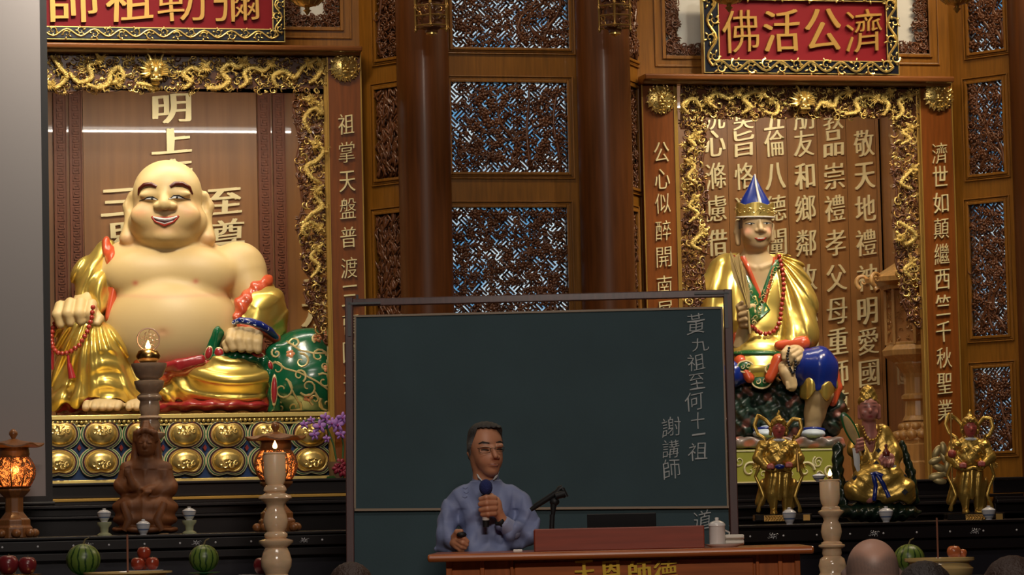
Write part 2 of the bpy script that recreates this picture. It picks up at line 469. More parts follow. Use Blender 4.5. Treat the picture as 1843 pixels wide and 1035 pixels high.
# --- niche facades: everything round the openings
def V2(fr, px, py, y=0): q = fr.p(px, py, y); return q[0], q[2]
m_white = mat('frosted_white_glass', (.75, .74, .68), .35)
def niche_wall(name, xl, xr, ox0, ox1, oz0, oz1, wins):
    """facade wall from xl to xr with the niche opening and small pierced windows above it"""
    mb = MB()
    zc = oz1
    mb.box(xl, ox0, 0, .06, 0, zc); mb.box(ox1, xr, 0, .06, 0, zc); mb.box(ox0, ox1, 0, .06, 0, oz0)
    ops = sorted(wins)
    x = xl
    for (a, b, c, d) in ops:
        mb.box(x, a, 0, .06, zc, ZT); mb.box(a, b, 0, .06, zc, c); mb.box(a, b, 0, .06, d, ZT); x = b
    mb.box(x, xr, 0, .06, zc, ZT)
    o = struct(name, mb, m_wood, FL); BASE[o.name] = (0, 0, 0)
    for (a, b, c, d) in ops:
        f = MB(); frame_ring(f, a, b, c, d, .022, -.014, .03); frame_ring(f, a-.06, b+.06, c-.06, d+.06, .012, -.010, 0)
        f.build('window_moulding', m_wood, o, bevel=.003)
        MB().box(a, b, .045, .05, c, d).build('window_pane', m_white, o)
        s = MB(); w = .085
        ins = lambda X, Z: (X < a+w or X > b-w or Z < c+w*.8) and a+.01 < X < b-.01 and c+.01 < Z < d-.01
        scrolls(s, ins, (a, b), (c, d), int(900*(b-a)*(d-c)/.3), .014, .030, .02, (0,), .22, .35)
        s.build('pierced_border', m_carve, o, smooth=True, kind='stuff')
    return o
LX0 = FL.p(-70, 500)[0]; LX1 = FL.p(596, 300)[0]
L_top = FL.p(300, 100)[2]; L_bot = FL.p(300, 868)[2]
w1 = FL.p(512, 48); w2 = FL.p(612, 48)
niche_wall('wall_left', -9, x0A, LX0, LX1, L_bot, L_top, [(w1[0], w2[0], w1[2], w1[2]+.9)])
RX0 = FL.p(1223, 400)[0]; RX1 = FL.p(1662, 400)[0]
R_top = FL.p(1450, 154)[2]; R_bot = FL.p(1450, 868)[2]
w3 = FL.p(1198, 100); w4 = FL.p(1310, 100); w5 = FL.p(1570, 96); w6 = FL.p(1672, 96)
niche_wall('wall_right', x0D, x0B, RX0, RX1, R_bot, R_top, [(w3[0], w4[0], w3[2], w3[2]+.9), (w5[0], w6[0], w5[2], w5[2]+.9)])
struct('wall_far_right', MB().box(FB.w((.5, 0, 0)).x, 9, -.5, -.44, 0, ZT), m_wood)

# --- niche interiors
ND = 1.45
def niche_box(name, x0, x1, z0, z1):
    struct(name+'_side', MB().box(x0-.30, x0-.25, .06, ND+.06, z0, z1+.44), m_backpanel, FL)
    struct(name+'_side', MB().box(x1+.25, x1+.30, .06, ND+.06, z0, z1+.44), m_backpanel, FL)
    struct(name+'_top', MB().box(x0-.25, x1+.25, .06, ND+.06, z1+.44, z1+.48), m_backpanel, FL)
    struct(name+'_sill', MB().box(x0-.25, x1+.25, .06, ND+.06, z0-.08, z0-.001), m_backpanel, FL)
niche_box('wall_niche_left', LX0, LX1, L_bot, L_top)
niche_box('wall_niche_right', RX0, RX1, R_bot, R_top)
# ------------------------------------------------------------------ lettering
_GL = {}
def glyph(ch):
    if ch in _GL: return _GL[ch]
    cu = bpy.data.curves.new('g', 'FONT'); cu.body = ch; cu.size = 1; cu.extrude = .5; cu.resolution_u = 4; cu.offset = -.009
    o = bpy.data.objects.new('g', cu); COL.objects.link(o)
    me = bpy.data.meshes.new_from_object(o.evaluated_get(bpy.context.evaluated_depsgraph_get()))
    V = np.array([v.co[:] for v in me.vertices]); Fc = [tuple(p.vertices) for p in me.polygons]
    bpy.data.objects.remove(o); bpy.data.meshes.remove(me); bpy.data.curves.remove(cu)
    lo, hi = V.min(0), V.max(0); c = (lo+hi)/2; s = np.maximum(hi-lo, .05)
    asp = (hi-lo)
    V = (V-c)/s
    _GL[ch] = (V, Fc, asp); return _GL[ch]
def char(par, fr, px, py, w, h, y, depth, m, ch, bold=0.0, slant=.09, name='character', wob=.012, label=None, rag=0):
    """raised character centred on a pixel; w, h in pixels; y front plane in the frame"""
    V, Fc, asp = glyph(ch)
    c = fr.p(px, py, y); k = fr.m(1, px, py, y)
    if asp[1] < .45: h = h*asp[1]/.9+2
    if asp[0] < .45: w = w*asp[0]/.9+2
    W_, H_ = w*k, h*k
    outV = []; outF = []
    sh = [(0, 0)] if bold <= 0 else [(-1.1, -.25), (-1.1, .2), (1.1, -.2), (1.1, .25), (0, 0)]
    for i, (sx, sz) in enumerate(sh):
        X = V[:, 0]*(W_-2*bold*k); Z = V[:, 1]*(H_-.5*bold*k); D = -(V[:, 2]+.5)*depth*(1+.01*i)
        Z2 = Z+X*slant+wob*W_*np.sin(X/W_*7+ord(ch))
        X2 = X+wob*W_*np.sin(Z/H_*6+ord(ch)*2)
        n = len(outV)*len(V)
        outV.append(np.stack([X2+sx*bold*k+c[0], D+y, Z2+sz*bold*k+c[2]], 1)); outF += [tuple(a+n for a in f[::-1]) for f in Fc]
    o = link_mesh(name, np.concatenate(outV), outF, m, par)
    if label: o['label'] = label
    return o

# ------------------------------------------------------------------ back panels of the niches
def fret_strip(mb, x0, x1, z0, z1, y):
    mb.box(x0, x1, y, y+.02, z0, z1)
    w = x1-x0; t = w*.07; st = w*.62
    frame_ring(mb, x0+t, x1-t, z0, z1, t, y-.010, y)
    z = z0+.03; k = 0; c = (x0+x1)/2
    while z < z1-st:
        s = 1 if k % 2 else -1; a = w*.26
        for (p, q, r_, u_) in ((-1, 1, 0, .12), (-1, -.76, 0, .5), (.76, 1, .0, .8), (-.5, .5, .34, .46), (.3, .5, .34, .75), (-1, .4, .72, .84)):
            X0, X1 = c+s*p*a, c+s*q*a
            mb.box(X0, X1, y-.007, y, z+r_*st, z+u_*st)
        z += st; k += 1
def back_panel(name, label, x0, x1, z0, z1, joints):
    t = thing(name, label, 'wall panel', FL, ((x0+x1)/2, ND, z0))
    xs = [x0]+joints+[x1]
    for a, b in zip(xs[:-1], xs[1:]):
        MB().box(a+.0015, b-.0015, ND-.02, ND, z0, z1).build('panel', m_backpanel, t)
    return t
yb = ND-.02
a0, a1 = max(FL.p(-60, 400, yb)[0], LX0-.24), min(FL.p(640, 400, yb)[0], LX1+.24)
LP = back_panel('niche_back_panel', 'polished brown wooden panel with fretwork strips behind the laughing statue', a0, a1, L_bot, L_top+.4,
                [FL.p(q, 400, yb)[0] for q in (97, 151, 465, 515)])
mb = MB()
for (p, q) in ((98, 121), (126, 149), (466, 489), (493, 515)):
    mb = MB(); fret_strip(mb, FL.p(p, 400, yb)[0], FL.p(q, 400, yb)[0], L_bot, L_top+.35, yb-.02); mb.build('fretwork_strip', m_fret, LP)
for ch, px, py, w, h, b in (('明', 309, 196, 70, 52, 2.8), ('上', 309, 254, 72, 46, 3.8), ('帝', 312, 314, 66, 56, 2.4), ('三', 213, 364, 64, 48, 3.4),
                            ('界', 222, 430, 60, 60, 2.6), ('至', 404, 363, 62, 46, 3.0), ('尊', 409, 424, 62, 58, 2.0), ('十', 572, 506, 52, 50, 3.0),
                            ('方', 566, 562, 48, 52, 2.6), ('萬', 580, 624, 54, 50, 2.0)):
    char(LP, FL, px, py, w, h, yb-.001, .022, m_goldt, ch, b)
b0, b1 = max(FL.p(1180, 400, yb)[0], RX0-.24), min(FL.p(1700, 400, yb)[0], RX1+.24)
RP = back_panel('niche_back_panel', 'brown wooden panel with columns of gold characters behind the blue hatted seated statue', b0, b1, R_bot, R_top+.4,
                [FL.p(q, 400, yb)[0] for q in (1262, 1313, 1365, 1420, 1475, 1527, 1580, 1632)])
rows = [210, 258, 317, 375, 437, 500, 560, 614, 672, 727]
cols = [(1286, '洗心滌慮借'), (1338, '奧旨恪遵'), (1393, '五倫八德闡發五'), (1446, '朋友和鄉鄰改惡向'), (1499, '敦品崇禮孝父母重師尊'),
        (1554, '敬天地禮神明愛國'), (1606, '道之宗旨')]
for cx, s in cols:
    r0 = 0
    if s[0] == '敬': r0 = 1
    if s[0] == '道': r0 = 2
    for i, ch in enumerate(s):
        py = rows[i+r0]; n = len(glyph(ch)[0])
        char(RP, FL, cx+.022*(py-258), py, 38, 47, yb-.001, .016, m_goldt, ch, 1.25 if n < 260 else .75, .13)

# lamps: the tube fitting in the top of the left niche (its reflection shows in the panel)
m_tube = mat('lit_tube', (1, 1, 1), .5, emit=(1, .95, .86), es=9)
m_metal = mat('lamp_metal', (.5, .5, .48), .4, metal=.6)
def tube_lamp(label, x0, x1, y, z, ztop, watt):
    t = thing('tube_lamp', label, 'lamp', FL, ((x0+x1)/2, y, z))
    mb = MB(); mb.tube([(x0, y, z), (x1, y, z)], .014, 10); mb.build('tube', m_tube, t, smooth=True)
    MB().box(x0-.02, x1+.02, y+.0-.03, y+.03, z+.018, z+.05).build('housing', m_metal, t)
    mb = MB()
    for x in (x0+.1, x1-.1): mb.box(x-.01, x+.01, y-.01, y+.01, z+.05, ztop+.42)
    mb.build('bracket', m_metal, t)
    area('niche_lamp_light', ((x0+x1)/2, y+.012, z-.016), ((x0+x1)/2, .95, 2.3), x1-x0, .03, watt, NEUT)
q = FL.p(320, 225, ND)
tl_y = ND-1.12
tz = 1.3+(q[2]-1.3)*1.0+(1.12)*((q[2]-1.3)/ (FL.w(q)-CAM).dot(HF))*1.0-.035
tube_lamp('white tube lamp behind the carved frame, mirrored in the panel behind the laughing statue', FL.p(40, 225, ND)[0]-.1, FL.p(600, 225, ND)[0]-.1, tl_y, tz, L_top, 16)
q = FL.p(1440, 190, ND); tz = 1.3+(q[2]-1.3)*1.0+1.12*(q[2]-1.3)/(FL.w(q)-CAM).dot(HF)
tube_lamp('white tube lamp behind the carved frame over the blue hatted statue', RX0+.06, RX1-.06, tl_y, tz, R_top, 16)

# ------------------------------------------------------------------ lintels, couplet boards, masks
def lintel(name, label, xa, xb, zt, zb):
    mb = MB(); h = zt-zb
    prof = [(-.02, zt), (-.19, zt), (-.20, zt-.1*h), (-.195, zt-.62*h), (-.15, zt-.72*h), (-.13, zb), (-.02, zb)]
    V = [(x, y, z) for x in (xa, xb) for y, z in prof]; n = len(prof)
    Fc = [(i, (i+1) % n, n+(i+1) % n, n+i) for i in range(n)]+[tuple(range(n-1, -1, -1)), tuple(range(n, 2*n))]
    mb.add(V, Fc)
    o = mb.build(name, m_lintel, fr=FL, base=((xa+xb)/2, 0, zb), bevel=.006)
    return tag(o, label, 'cornice')
q = FL.p(651, 84, -.19); lx1 = q[0]; 
lintel('niche_cornice', 'reddish wooden cornice over the carved frame of the laughing statue', LX0-.35, FL.p(652, 90, -.19)[0], FL.p(400, 80, -.19)[2], FL.p(400, 97, -.13)[2])
lintel('niche_cornice', 'reddish wooden cornice under the hanging red plaque with four whole gold characters', FL.p(1161, 140, -.19)[0], FL.p(1717, 140, -.19)[0], FL.p(1440, 135, -.19)[2], FL.p(1440, 153, -.13)[2])
m_bandgold = mat('gilt_strip', (.50, .29, .06), .35, metal=.5)
def couplet(label, xa, xb, pt, pb, strip, chars, cx, w, h, group='couplet boards beside the niches'):
    ym = 450
    A = FL.p(xa, ym, -.07)[0]; B = FL.p(xb, ym, -.07)[0]; zt = FL.p(xa, pt, -.07)[2]; zb = FL.p(xa, pb, -.07)[2]
    t = thing('couplet_board', label, 'board', FL, ((A+B)/2, 0, zb), group)
    MB().box(A, B, -.07, 0, zb, zt).build('board', m_couplet, t, bevel=.004)
    mb = MB()
    for s, e in ((A, -1), (B, 1)):
        mb.box(s-.004, s+.004, -.078, -.07, zb, zt)
    mb.build('edge_bead', m_bandgold, t)
    S, E = (FL.p(strip[0], ym, -.05)[0], FL.p(strip[1], ym, -.05)[0])
    MB().box(S, E, -.055, 0, zb, zt).build('gilt_strip', m_bandgold, t, bevel=.003)
    for ch, py in chars:
        n = len(glyph(ch)[0])
        char(t, FL, cx+.0215*(py-273), py, w, h, -.071, .012, m_goldt, ch, .25 if n < 300 else 0, .10)
    return t
couplet('tall brown couplet board with gold characters beside the laughing statue', 595, 655, 92, 885, (587.5, 594.5),
        [('祖', 224), ('掌', 274), ('天', 327), ('盤', 375), ('普', 427), ('渡', 482), ('三', 532), ('曹', 583), ('圓', 634), ('道', 690)], 623.5, 29, 37)
couplet('tall brown board with gold characters ending behind the blackboard, beside the smooth round pillar', 1162, 1220, 150, 885, (1219.5, 1226),
        [('公', 274), ('心', 322), ('似', 366), ('醉', 415), ('開', 463), ('南', 514), ('屏', 560), ('道', 605)], 1190, 28, 36)
couplet('tall brown board with eleven gold characters above the small guardian statue with the lotus', 1663.5, 1721, 146, 878, (1657, 1663.5),
        [('濟', 276), ('世', 317), ('如', 365), ('顛', 411), ('繼', 457), ('西', 503), ('竺', 549), ('千', 597), ('秋', 644), ('聖', 690), ('業', 738)], 1690.5, 28, 37)
def lion_mask(label, px, py, r):
    c = FL.p(px, py, -.075); k = FL.m(1, px, py)
    t = thing('lion_mask', label, 'mask', FL, (c[0], c[1], c[2]-r*k), 'gilded lion masks above the couplet boards')
    E = lambda mb, x, z, y, rx, ry, rz, a=0: mb.ell((c[0]+x*k, c[1]-y*k, c[2]+z*k), (rx*k, ry*k, rz*k), Matrix.Rotation(-a, 3, 'Y'), 8, 6)
    mb = MB(); rr = random.Random(int(px))
    mb.lathe([(0.9*r*k, 0), (.9*r*k, 3*k), (.5*r*k, 8*k)], (0, 0, 0), 20)
    mb.V = [(c[0]+x, c[1]-z, c[2]+y) for x, y, z in mb.V]
    for ring, n, s in ((.86, 20, 4.2), (.66, 15, 3.6), (.48, 11, 3)):
        for i in range(n):
            a = 2*PI*i/n+ring*9
            P, R = spiral(c[0]+math.cos(a)*r*ring*k, c[2]+math.sin(a)*r*ring*k, c[1]-(10-9*ring)*k-2*k, s*k, a, .9, rr.choice((-1, 1)), 8, .34)
            mb.tube(P, R, 5)
    for i in range(9):
        a = -PI*(.08+.84*i/8); mb.tube([(c[0]+math.cos(a)*r*.8*k, c[1]-4*k, c[2]+math.sin(a)*r*.8*k), (c[0]+math.cos(a)*r*1.12*k, c[1]-3*k, c[2]+math.sin(a)*r*1.12*k)], [4*k, .6*k], 5)
    mb.build('mane', m_gold, t, smooth=True)
    mb = MB(); E(mb, 0, -1, 5, 9, 7, 10)
    for s in (-1, 1):
        E(mb, s*5, 4, 11, 3, 3, 2.4); E(mb, s*5.5, 8, 11, 4.5, 2.2, 1.8, s*.4); E(mb, s*4, -6, 11, 4, 3, 2.6, -s*.3); E(mb, s*13, 16, 7, 3.5, 3, 5, -s*.6)
    E(mb, 0, -1, 13, 3.6, 3, 3); E(mb, 0, -11, 10, 6, 3, 2.4); E(mb, 0, 11, 9, 2.5, 3, 4)
    mb.build('face', m_gold, t, smooth=True)
    mb = MB(); [mb.ell((c[0]+s*5*k, c[1]-13.5*k, c[2]+4*k), (1.3*k, .8*k, 1.3*k), None, 6, 4) for s in (-1, 1)]
    mb.build('eyes', m_goldd, t, smooth=True)
    return t
lion_mask('round gilded lion mask in the corner of the frame beside the laughing statue', 620, 119, 27)
lion_mask('round gilded lion mask between the round pillar and the frame of the blue hatted statue', 1188.5, 178, 26)
lion_mask('round gilded lion mask above the board of eleven gold characters', 1688, 172, 27)

# ------------------------------------------------------------------ carved gold frames round the niches
m_scale = mat('scaled_gold', (.88, .64, .20), .36, metal=.75, bump=(150, 1.0))
m_gw = [m_gold, m_carve, m_goldd]
def poly_w(pts, y): return [(FL.p(a, b, y)[0], FL.p(a, b, y)[2]) for a, b in pts]
def in_poly(poly):
    def f(x, z):
        c = False; n = len(poly)
        for i in range(n):
            (x1, z1), (x2, z2) = poly[i], poly[(i+1) % n]
            if (z1 > z) != (z2 > z) and x < (x2-x1)*(z-z1)/(z2-z1)+x1: c = not c
        return c
    return f
def dragon_face(mb, px, py, s, y):
    c = FL.p(px, py, y); k = FL.m(1, px, py)*s
    def E(x, z, yy, a, b, d, r=0): mb.ell((c[0]+x*k, c[1]-yy*k, c[2]+z*k), (a*k, b*k, d*k), Matrix.Rotation(-r, 3, 'Y'), 8, 6)
    E(0, 0, 6, 13, 12, 12); E(0, -12, 12, 11, 10, 6); E(0, -20, 8, 8, 8, 4)
    for e in (-1, 1):
        E(e*6, 5, 17, 4, 4, 4); E(e*7, 10, 15, 6, 4, 2.5, e*.5); E(e*5, -9, 20, 4, 4, 3.4); E(e*14, 3, 8, 4, 4, 7, -e*.6)
        mb.tube([(c[0]+e*5*k, c[1]-10*k, c[2]+10*k), (c[0]+e*11*k, c[1]-12*k, c[2]+26*k), (c[0]+e*16*k, c[1]-8*k, c[2]+34*k)], [3*k, 2.2*k, .5*k], 6)
        for j in range(-4, 1): E(e*j*2.2, -15, 20, 1.1, 1.4, 2.4)
    for j in range(19):
        a = PI*(-.12+1.24*j/18)
        R = 30 if j % 2 else 25
        mb.tube([(c[0]+math.cos(a)*11*k, c[1]-8*k, c[2]+math.sin(a)*11*k), (c[0]+math.cos(a+.1)*20*k, c[1]-13*k, c[2]+math.sin(a+.1)*20*k), (c[0]+math.cos(a)*R*k, c[1]-8*k, c[2]+math.sin(a)*R*k)], [3.4*k, 2.6*k, .5*k], 5)
def carved_frame(name, label, top_poly, jambs, dragons, face, base_px, n_s, group):
    b = FL.p(base_px[0], base_px[1], -.04)
    t = thing(name, label, 'carving', FL, b, group)
    P = poly_w(top_poly, -.05)
    MB().prism(P, -.045, -.012).build('backing_board', m_carve, t, bevel=.004)
    ins = in_poly(P); xs = [p[0] for p in P]; zs = [p[1] for p in P]
    mb = MB(); scrolls(mb, ins, (min(xs), max(xs)), (min(zs), max(zs)), n_s[0], .012, .028, -.050, (0, 0, 1, 2), .2, .5)
    mb.build('cloud_scrolls', m_gw, t, smooth=True, kind='stuff')
    for J in jambs:
        Q = poly_w(J, -.03); ins2 = in_poly(Q); xs = [p[0] for p in Q]; zs = [p[1] for p in Q]
        mb = MB(); scrolls(mb, ins2, (min(xs), max(xs)), (min(zs), max(zs)), n_s[1], .018, .036, -.02, (1, 1, 1, 0, 2), .23, .45)
        e = J; mb.tube([FL.p(a_, b_, -.02) for a_, b_ in e[:-2]], .011, 6, 1)
        mb.build('pierced_jamb', m_gw, t, smooth=True, kind='stuff')
    for pts, r in dragons:
        mb = MB(); k = FL.m(1, pts[0][0], pts[0][1])
        dragon(mb, [FL.p(a_, b_, -.085-.012*math.sin(i*1.7)) for i, (a_, b_) in enumerate(pts)], r*k*.82)
        mb.build('dragon', m_scale, t, smooth=True)
    for f in face:
        mb = MB(); dragon_face(mb, f[0], f[1], f[2], -.075); mb.build('dragon_face', m_gold, t, smooth=True)
    return t
def lobes(x0, x1, yb, amp, n):
    out = []
    for i in range(n*6+1):
        x = x0+(x1-x0)*i/(n*6); out.append((x, yb+amp*abs(math.sin(PI*i/6))**.6-amp*.5))
    return out
top = [(-70, 84), (588, 90)]+[(588, 170)]+[(a, b) for a, b in lobes(588, -70, 164, 6, 9)]
jamb = [(536, 166), (528, 195), (534, 225), (542, 255), (533, 290), (541, 335), (546, 372), (534, 408), (546, 450), (545, 482), (560, 502), (547, 528), (562, 560), (574, 592), (590, 622), (590, 622), (590, 166)]
carved_frame('carved_dragon_frame', 'deeply carved gilded dragon frieze and pierced frame around the laughing statue', top, [jamb],
    [([(92, 100), (108, 122), (120, 140), (100, 158), (88, 150)], 5), ([(125, 130), (140, 148), (165, 140), (160, 118), (180, 112), (178, 104)], 5),
     ([(155, 150), (175, 158), (195, 150), (200, 132), (215, 122), (222, 140), (208, 148)], 5.5), ([(245, 150), (262, 152), (280, 158)], 4),
     ([(330, 160), (345, 148), (330, 135), (345, 122), (362, 128), (372, 118)], 5.5), ([(372, 158), (395, 158), (412, 146), (400, 130), (412, 115), (430, 122), (440, 108)], 6),
     ([(430, 158), (445, 148), (440, 132), (455, 122), (475, 128), (490, 112)], 5), ([(500, 158), (492, 140), (510, 128), (530, 140), (545, 122), (560, 112)], 5.5),
     ([(556, 150), (570, 140), (580, 122), (575, 110)], 5),
     ([(560, 240), (548, 215), (565, 195), (580, 205), (572, 185), (555, 180)], 5), ([(578, 330), (560, 318), (552, 300), (572, 288), (582, 270), (565, 258)], 5),
     ([(548, 400), (562, 385), (580, 372), (568, 350), (575, 340)], 5), ([(552, 425), (545, 412), (560, 400), (578, 412)], 4.5),
     ([(560, 500), (575, 480), (560, 462), (575, 445)], 4.5)],
    [(279, 130, 1.05)], (300, 165), (1150, 620), 'carved gilded frames')
topR = [(1227, 143), (1655, 146), (1655, 232), (1609, 232), (1606, 216)]+[(a, b) for a, b in lobes(1600, 1272, 211, 5, 6)]+[(1268, 218), (1266, 232), (1227, 232)]
jl = [(1264, 218), (1270, 250), (1262, 300), (1272, 350), (1268, 400), (1275, 440), (1262, 480), (1268, 520), (1255, 560), (1235, 590), (1228, 590), (1228, 218)]
jr = [(1607, 218), (1612, 250), (1605, 300), (1614, 345), (1608, 400), (1616, 430), (1612, 470), (1622, 505), (1622, 540), (1640, 575), (1655, 592), (1655, 592), (1655, 218)]
carved_frame('carved_dragon_frame', 'carved gilded dragon frieze and pierced frame around the blue hatted seated statue', topR, [jl, jr],
    [([(1240, 205), (1228, 190), (1248, 178), (1262, 192), (1275, 178)], 4.5), ([(1290, 195), (1275, 182), (1290, 168), (1312, 178), (1330, 165)], 4.5),
     ([(1335, 205), (1350, 192), (1338, 178), (1358, 166), (1375, 172)], 5), ([(1375, 200), (1395, 206), (1400, 190), (1385, 180)], 4),
     ([(1468, 200), (1480, 185), (1500, 192), (1510, 172), (1530, 165)], 5), ([(1520, 206), (1545, 200), (1540, 182), (1562, 172), (1580, 180)], 5),
     ([(1590, 208), (1600, 190), (1588, 175), (1605, 165)], 4.5), ([(1612, 215), (1625, 200), (1618, 182), (1640, 172)], 4.5),
     ([(1238, 275), (1250, 262), (1240, 250), (1256, 240)], 4.5), ([(1255, 330), (1238, 318), (1250, 300), (1238, 290)], 4),
     ([(1240, 400), (1256, 385), (1240, 370), (1254, 355)], 4), ([(1262, 450), (1245, 440), (1258, 425), (1270, 415)], 4.5),
     ([(1622, 260), (1638, 250), (1625, 238), (1642, 230)], 4), ([(1640, 340), (1622, 330), (1635, 312), (1648, 300)], 4),
     ([(1618, 400), (1634, 410), (1648, 425), (1630, 440), (1618, 425)], 5), ([(1640, 500), (1628, 485), (1645, 470)], 4)],
    [(1444, 184, .92)], (1440, 215), (900, 480), 'carved gilded frames')

# ------------------------------------------------------------------ red plaques
def plaque(label, inner, outer, chars, w, h, y=-.16):
    A = [FL.p(inner[0], 50, y)[0], FL.p(inner[1], 50, y)[0]]; xm = (inner[0]+inner[1])/2
    z0, z1 = FL.p(xm, inner[3], y)[2], FL.p(xm, inner[2], y)[2]
    B = [FL.p(outer[0], 50, y)[0], FL.p(outer[1], 50, y)[0]]; Z0, Z1 = FL.p(xm, outer[3], y)[2], FL.p(xm, outer[2], y)[2]
    t = thing('red_plaque', label, 'plaque', FL, ((B[0]+B[1])/2, y, Z0), 'red plaques with gold characters above the niches')
    MB().box(A[0], A[1], y+.01, y+.05, z0, z1).build('red_field', m_red, t)
    mb = MB(); mb.box(B[0], A[0], y-.01, y+.06, Z0, Z1); mb.box(A[1], B[1], y-.01, y+.06, Z0, Z1); mb.box(A[0], A[1], y-.01, y+.06, Z0, z0); mb.box(A[0], A[1], y-.01, y+.06, z1, Z1)
    mb.build('frame', m_navy, t, bevel=.006)
    mb = MB(); frame_ring(mb, A[0], A[1], z0, z1, .005, y-.016, y); frame_ring(mb, B[0], B[1], Z0, Z1, .004, y-.012, y+.05); mb.build('gilt_edge', m_goldp, t)
    mb = MB(); bw = A[0]-B[0]
    def vine(p0, p1, n):
        p0, p1 = Vector(p0), Vector(p1); L = (p1-p0).length; d = (p1-p0)/L; nn = Vector((-d.z, 0, d.x))
        k = max(1, round(L/(bw*2.2))); pts = [p0+d*L*i/(k*8)+nn*bw*.30*math.sin(PI*i/4)+Vector((0, -.018, 0)) for i in range(k*8+1)]
        mb.tube(pts, bw*.085, 5)
        for i in range(k*2):
            c = p0+d*L*(i+.5)/(k*2)+nn*bw*(-.14 if i % 2 == 0 else .14)*1.0
            P, R = spiral(c.x, c.z, y-.018, bw*.34, rnd.uniform(0, 6), 1.1, 1 if i % 2 else -1, 12, .2); mb.tube(P, R, 5)
            for j in range(5):
                a = j*1.25+i; mb.ell((c.x+math.cos(a)*bw*.34, y-.018, c.z+math.sin(a)*bw*.34), (bw*.15, bw*.06, bw*.07), Matrix.Rotation(-a, 3, 'Y'), 6, 4)
    cx0, cx1, cz0, cz1 = (A[0]+B[0])/2, (A[1]+B[1])/2, (z0+Z0)/2, (z1+Z1)/2
    vine((cx0, y, cz0), (cx1, y, cz0), 1); vine((cx0, y, cz1), (cx1, y, cz1), 1); vine((cx0, y, cz0), (cx0, y, cz1), 1); vine((cx1, y, cz0), (cx1, y, cz1), 1)
    mb.build('gilt_scrollwork', m_gold, t, smooth=True, kind='stuff')
    for bx_ in (B[0]+.1, B[1]-.14): MB().box(bx_, bx_+.04, y+.05, -.0, Z0+.05, Z0+.1).build('bracket', m_goldd, t)
    for ch, px, py in chars: char(t, FL, px, py, w, h, y+.009, .022, m_goldc, ch, 1.6 if len(glyph(ch)[0]) < 300 else .7, .08)
m_goldc = mat('plaque_gold', (.56, .32, .08), .36, metal=.6)
plaque('red plaque with four whole gold characters above the blue hatted statue', (1293, 1594, 2, 109), (1266, 1614, -22, 132),
       [('佛', 1331, 57), ('活', 1405, 56), ('公', 1480, 54), ('濟', 1553, 56)], 68, 76)
plaque('red plaque with gold characters cut by the top of the picture, above the laughing statue', (68, 490, -60, 50), (46, 511, -82, 72),
       [('師', 133, 0), ('祖', 232, -2), ('勒', 326, -3), ('彌', 426, -3)], 86, 84)

# ------------------------------------------------------------------ lotus pedestal
m_pg = mat('lotus_green', (.03, .16, .05), .35); m_pb = mat('lotus_blue', (.015, .09, .34), .35); m_pr = mat('lotus_red', (.22, .02, .01), .35); m_pd = mat('lotus_dark', (.02, .02, .02), .3)
PY = .05
pz = lambda py: FL.p(330, py, PY)[2]
t = thing('lotus_pedestal', 'gilded pedestal with two rows of painted lotus petals under the laughing statue', 'pedestal', FL, (FL.p(300, 868, PY)[0], .5, pz(868)))
X0, X1 = FL.p(-40, 800, PY)[0], LX1-.01
MB().box(X0, X1, PY+.05, 1.38, pz(868), pz(757)).build('core', m_pb, t)
mb = MB(); mb.box(X0, X1, PY-.03, 1.38, pz(753), pz(745)); mb.box(X0, X1, PY-.015, 1.38, pz(766), pz(762)); mb.box(X0, X1, PY, .2, pz(757), pz(753)); mb.build('top_rim', m_goldp, t, bevel=.003)
mb = MB(); x = X0+.02
while x < X1-.01: mb.ell((x, PY-.014, pz(757.5)), (.014, .014, .013), None, 7, 5); x += .0285
mb.build('bead_row', m_goldp, t, smooth=True, kind='stuff')
mb = MB(); mb.box(X0, X1, PY-.03, 1.38, pz(868.5), pz(861)); mb.build('bottom_rim', m_goldp, t, bevel=.003)
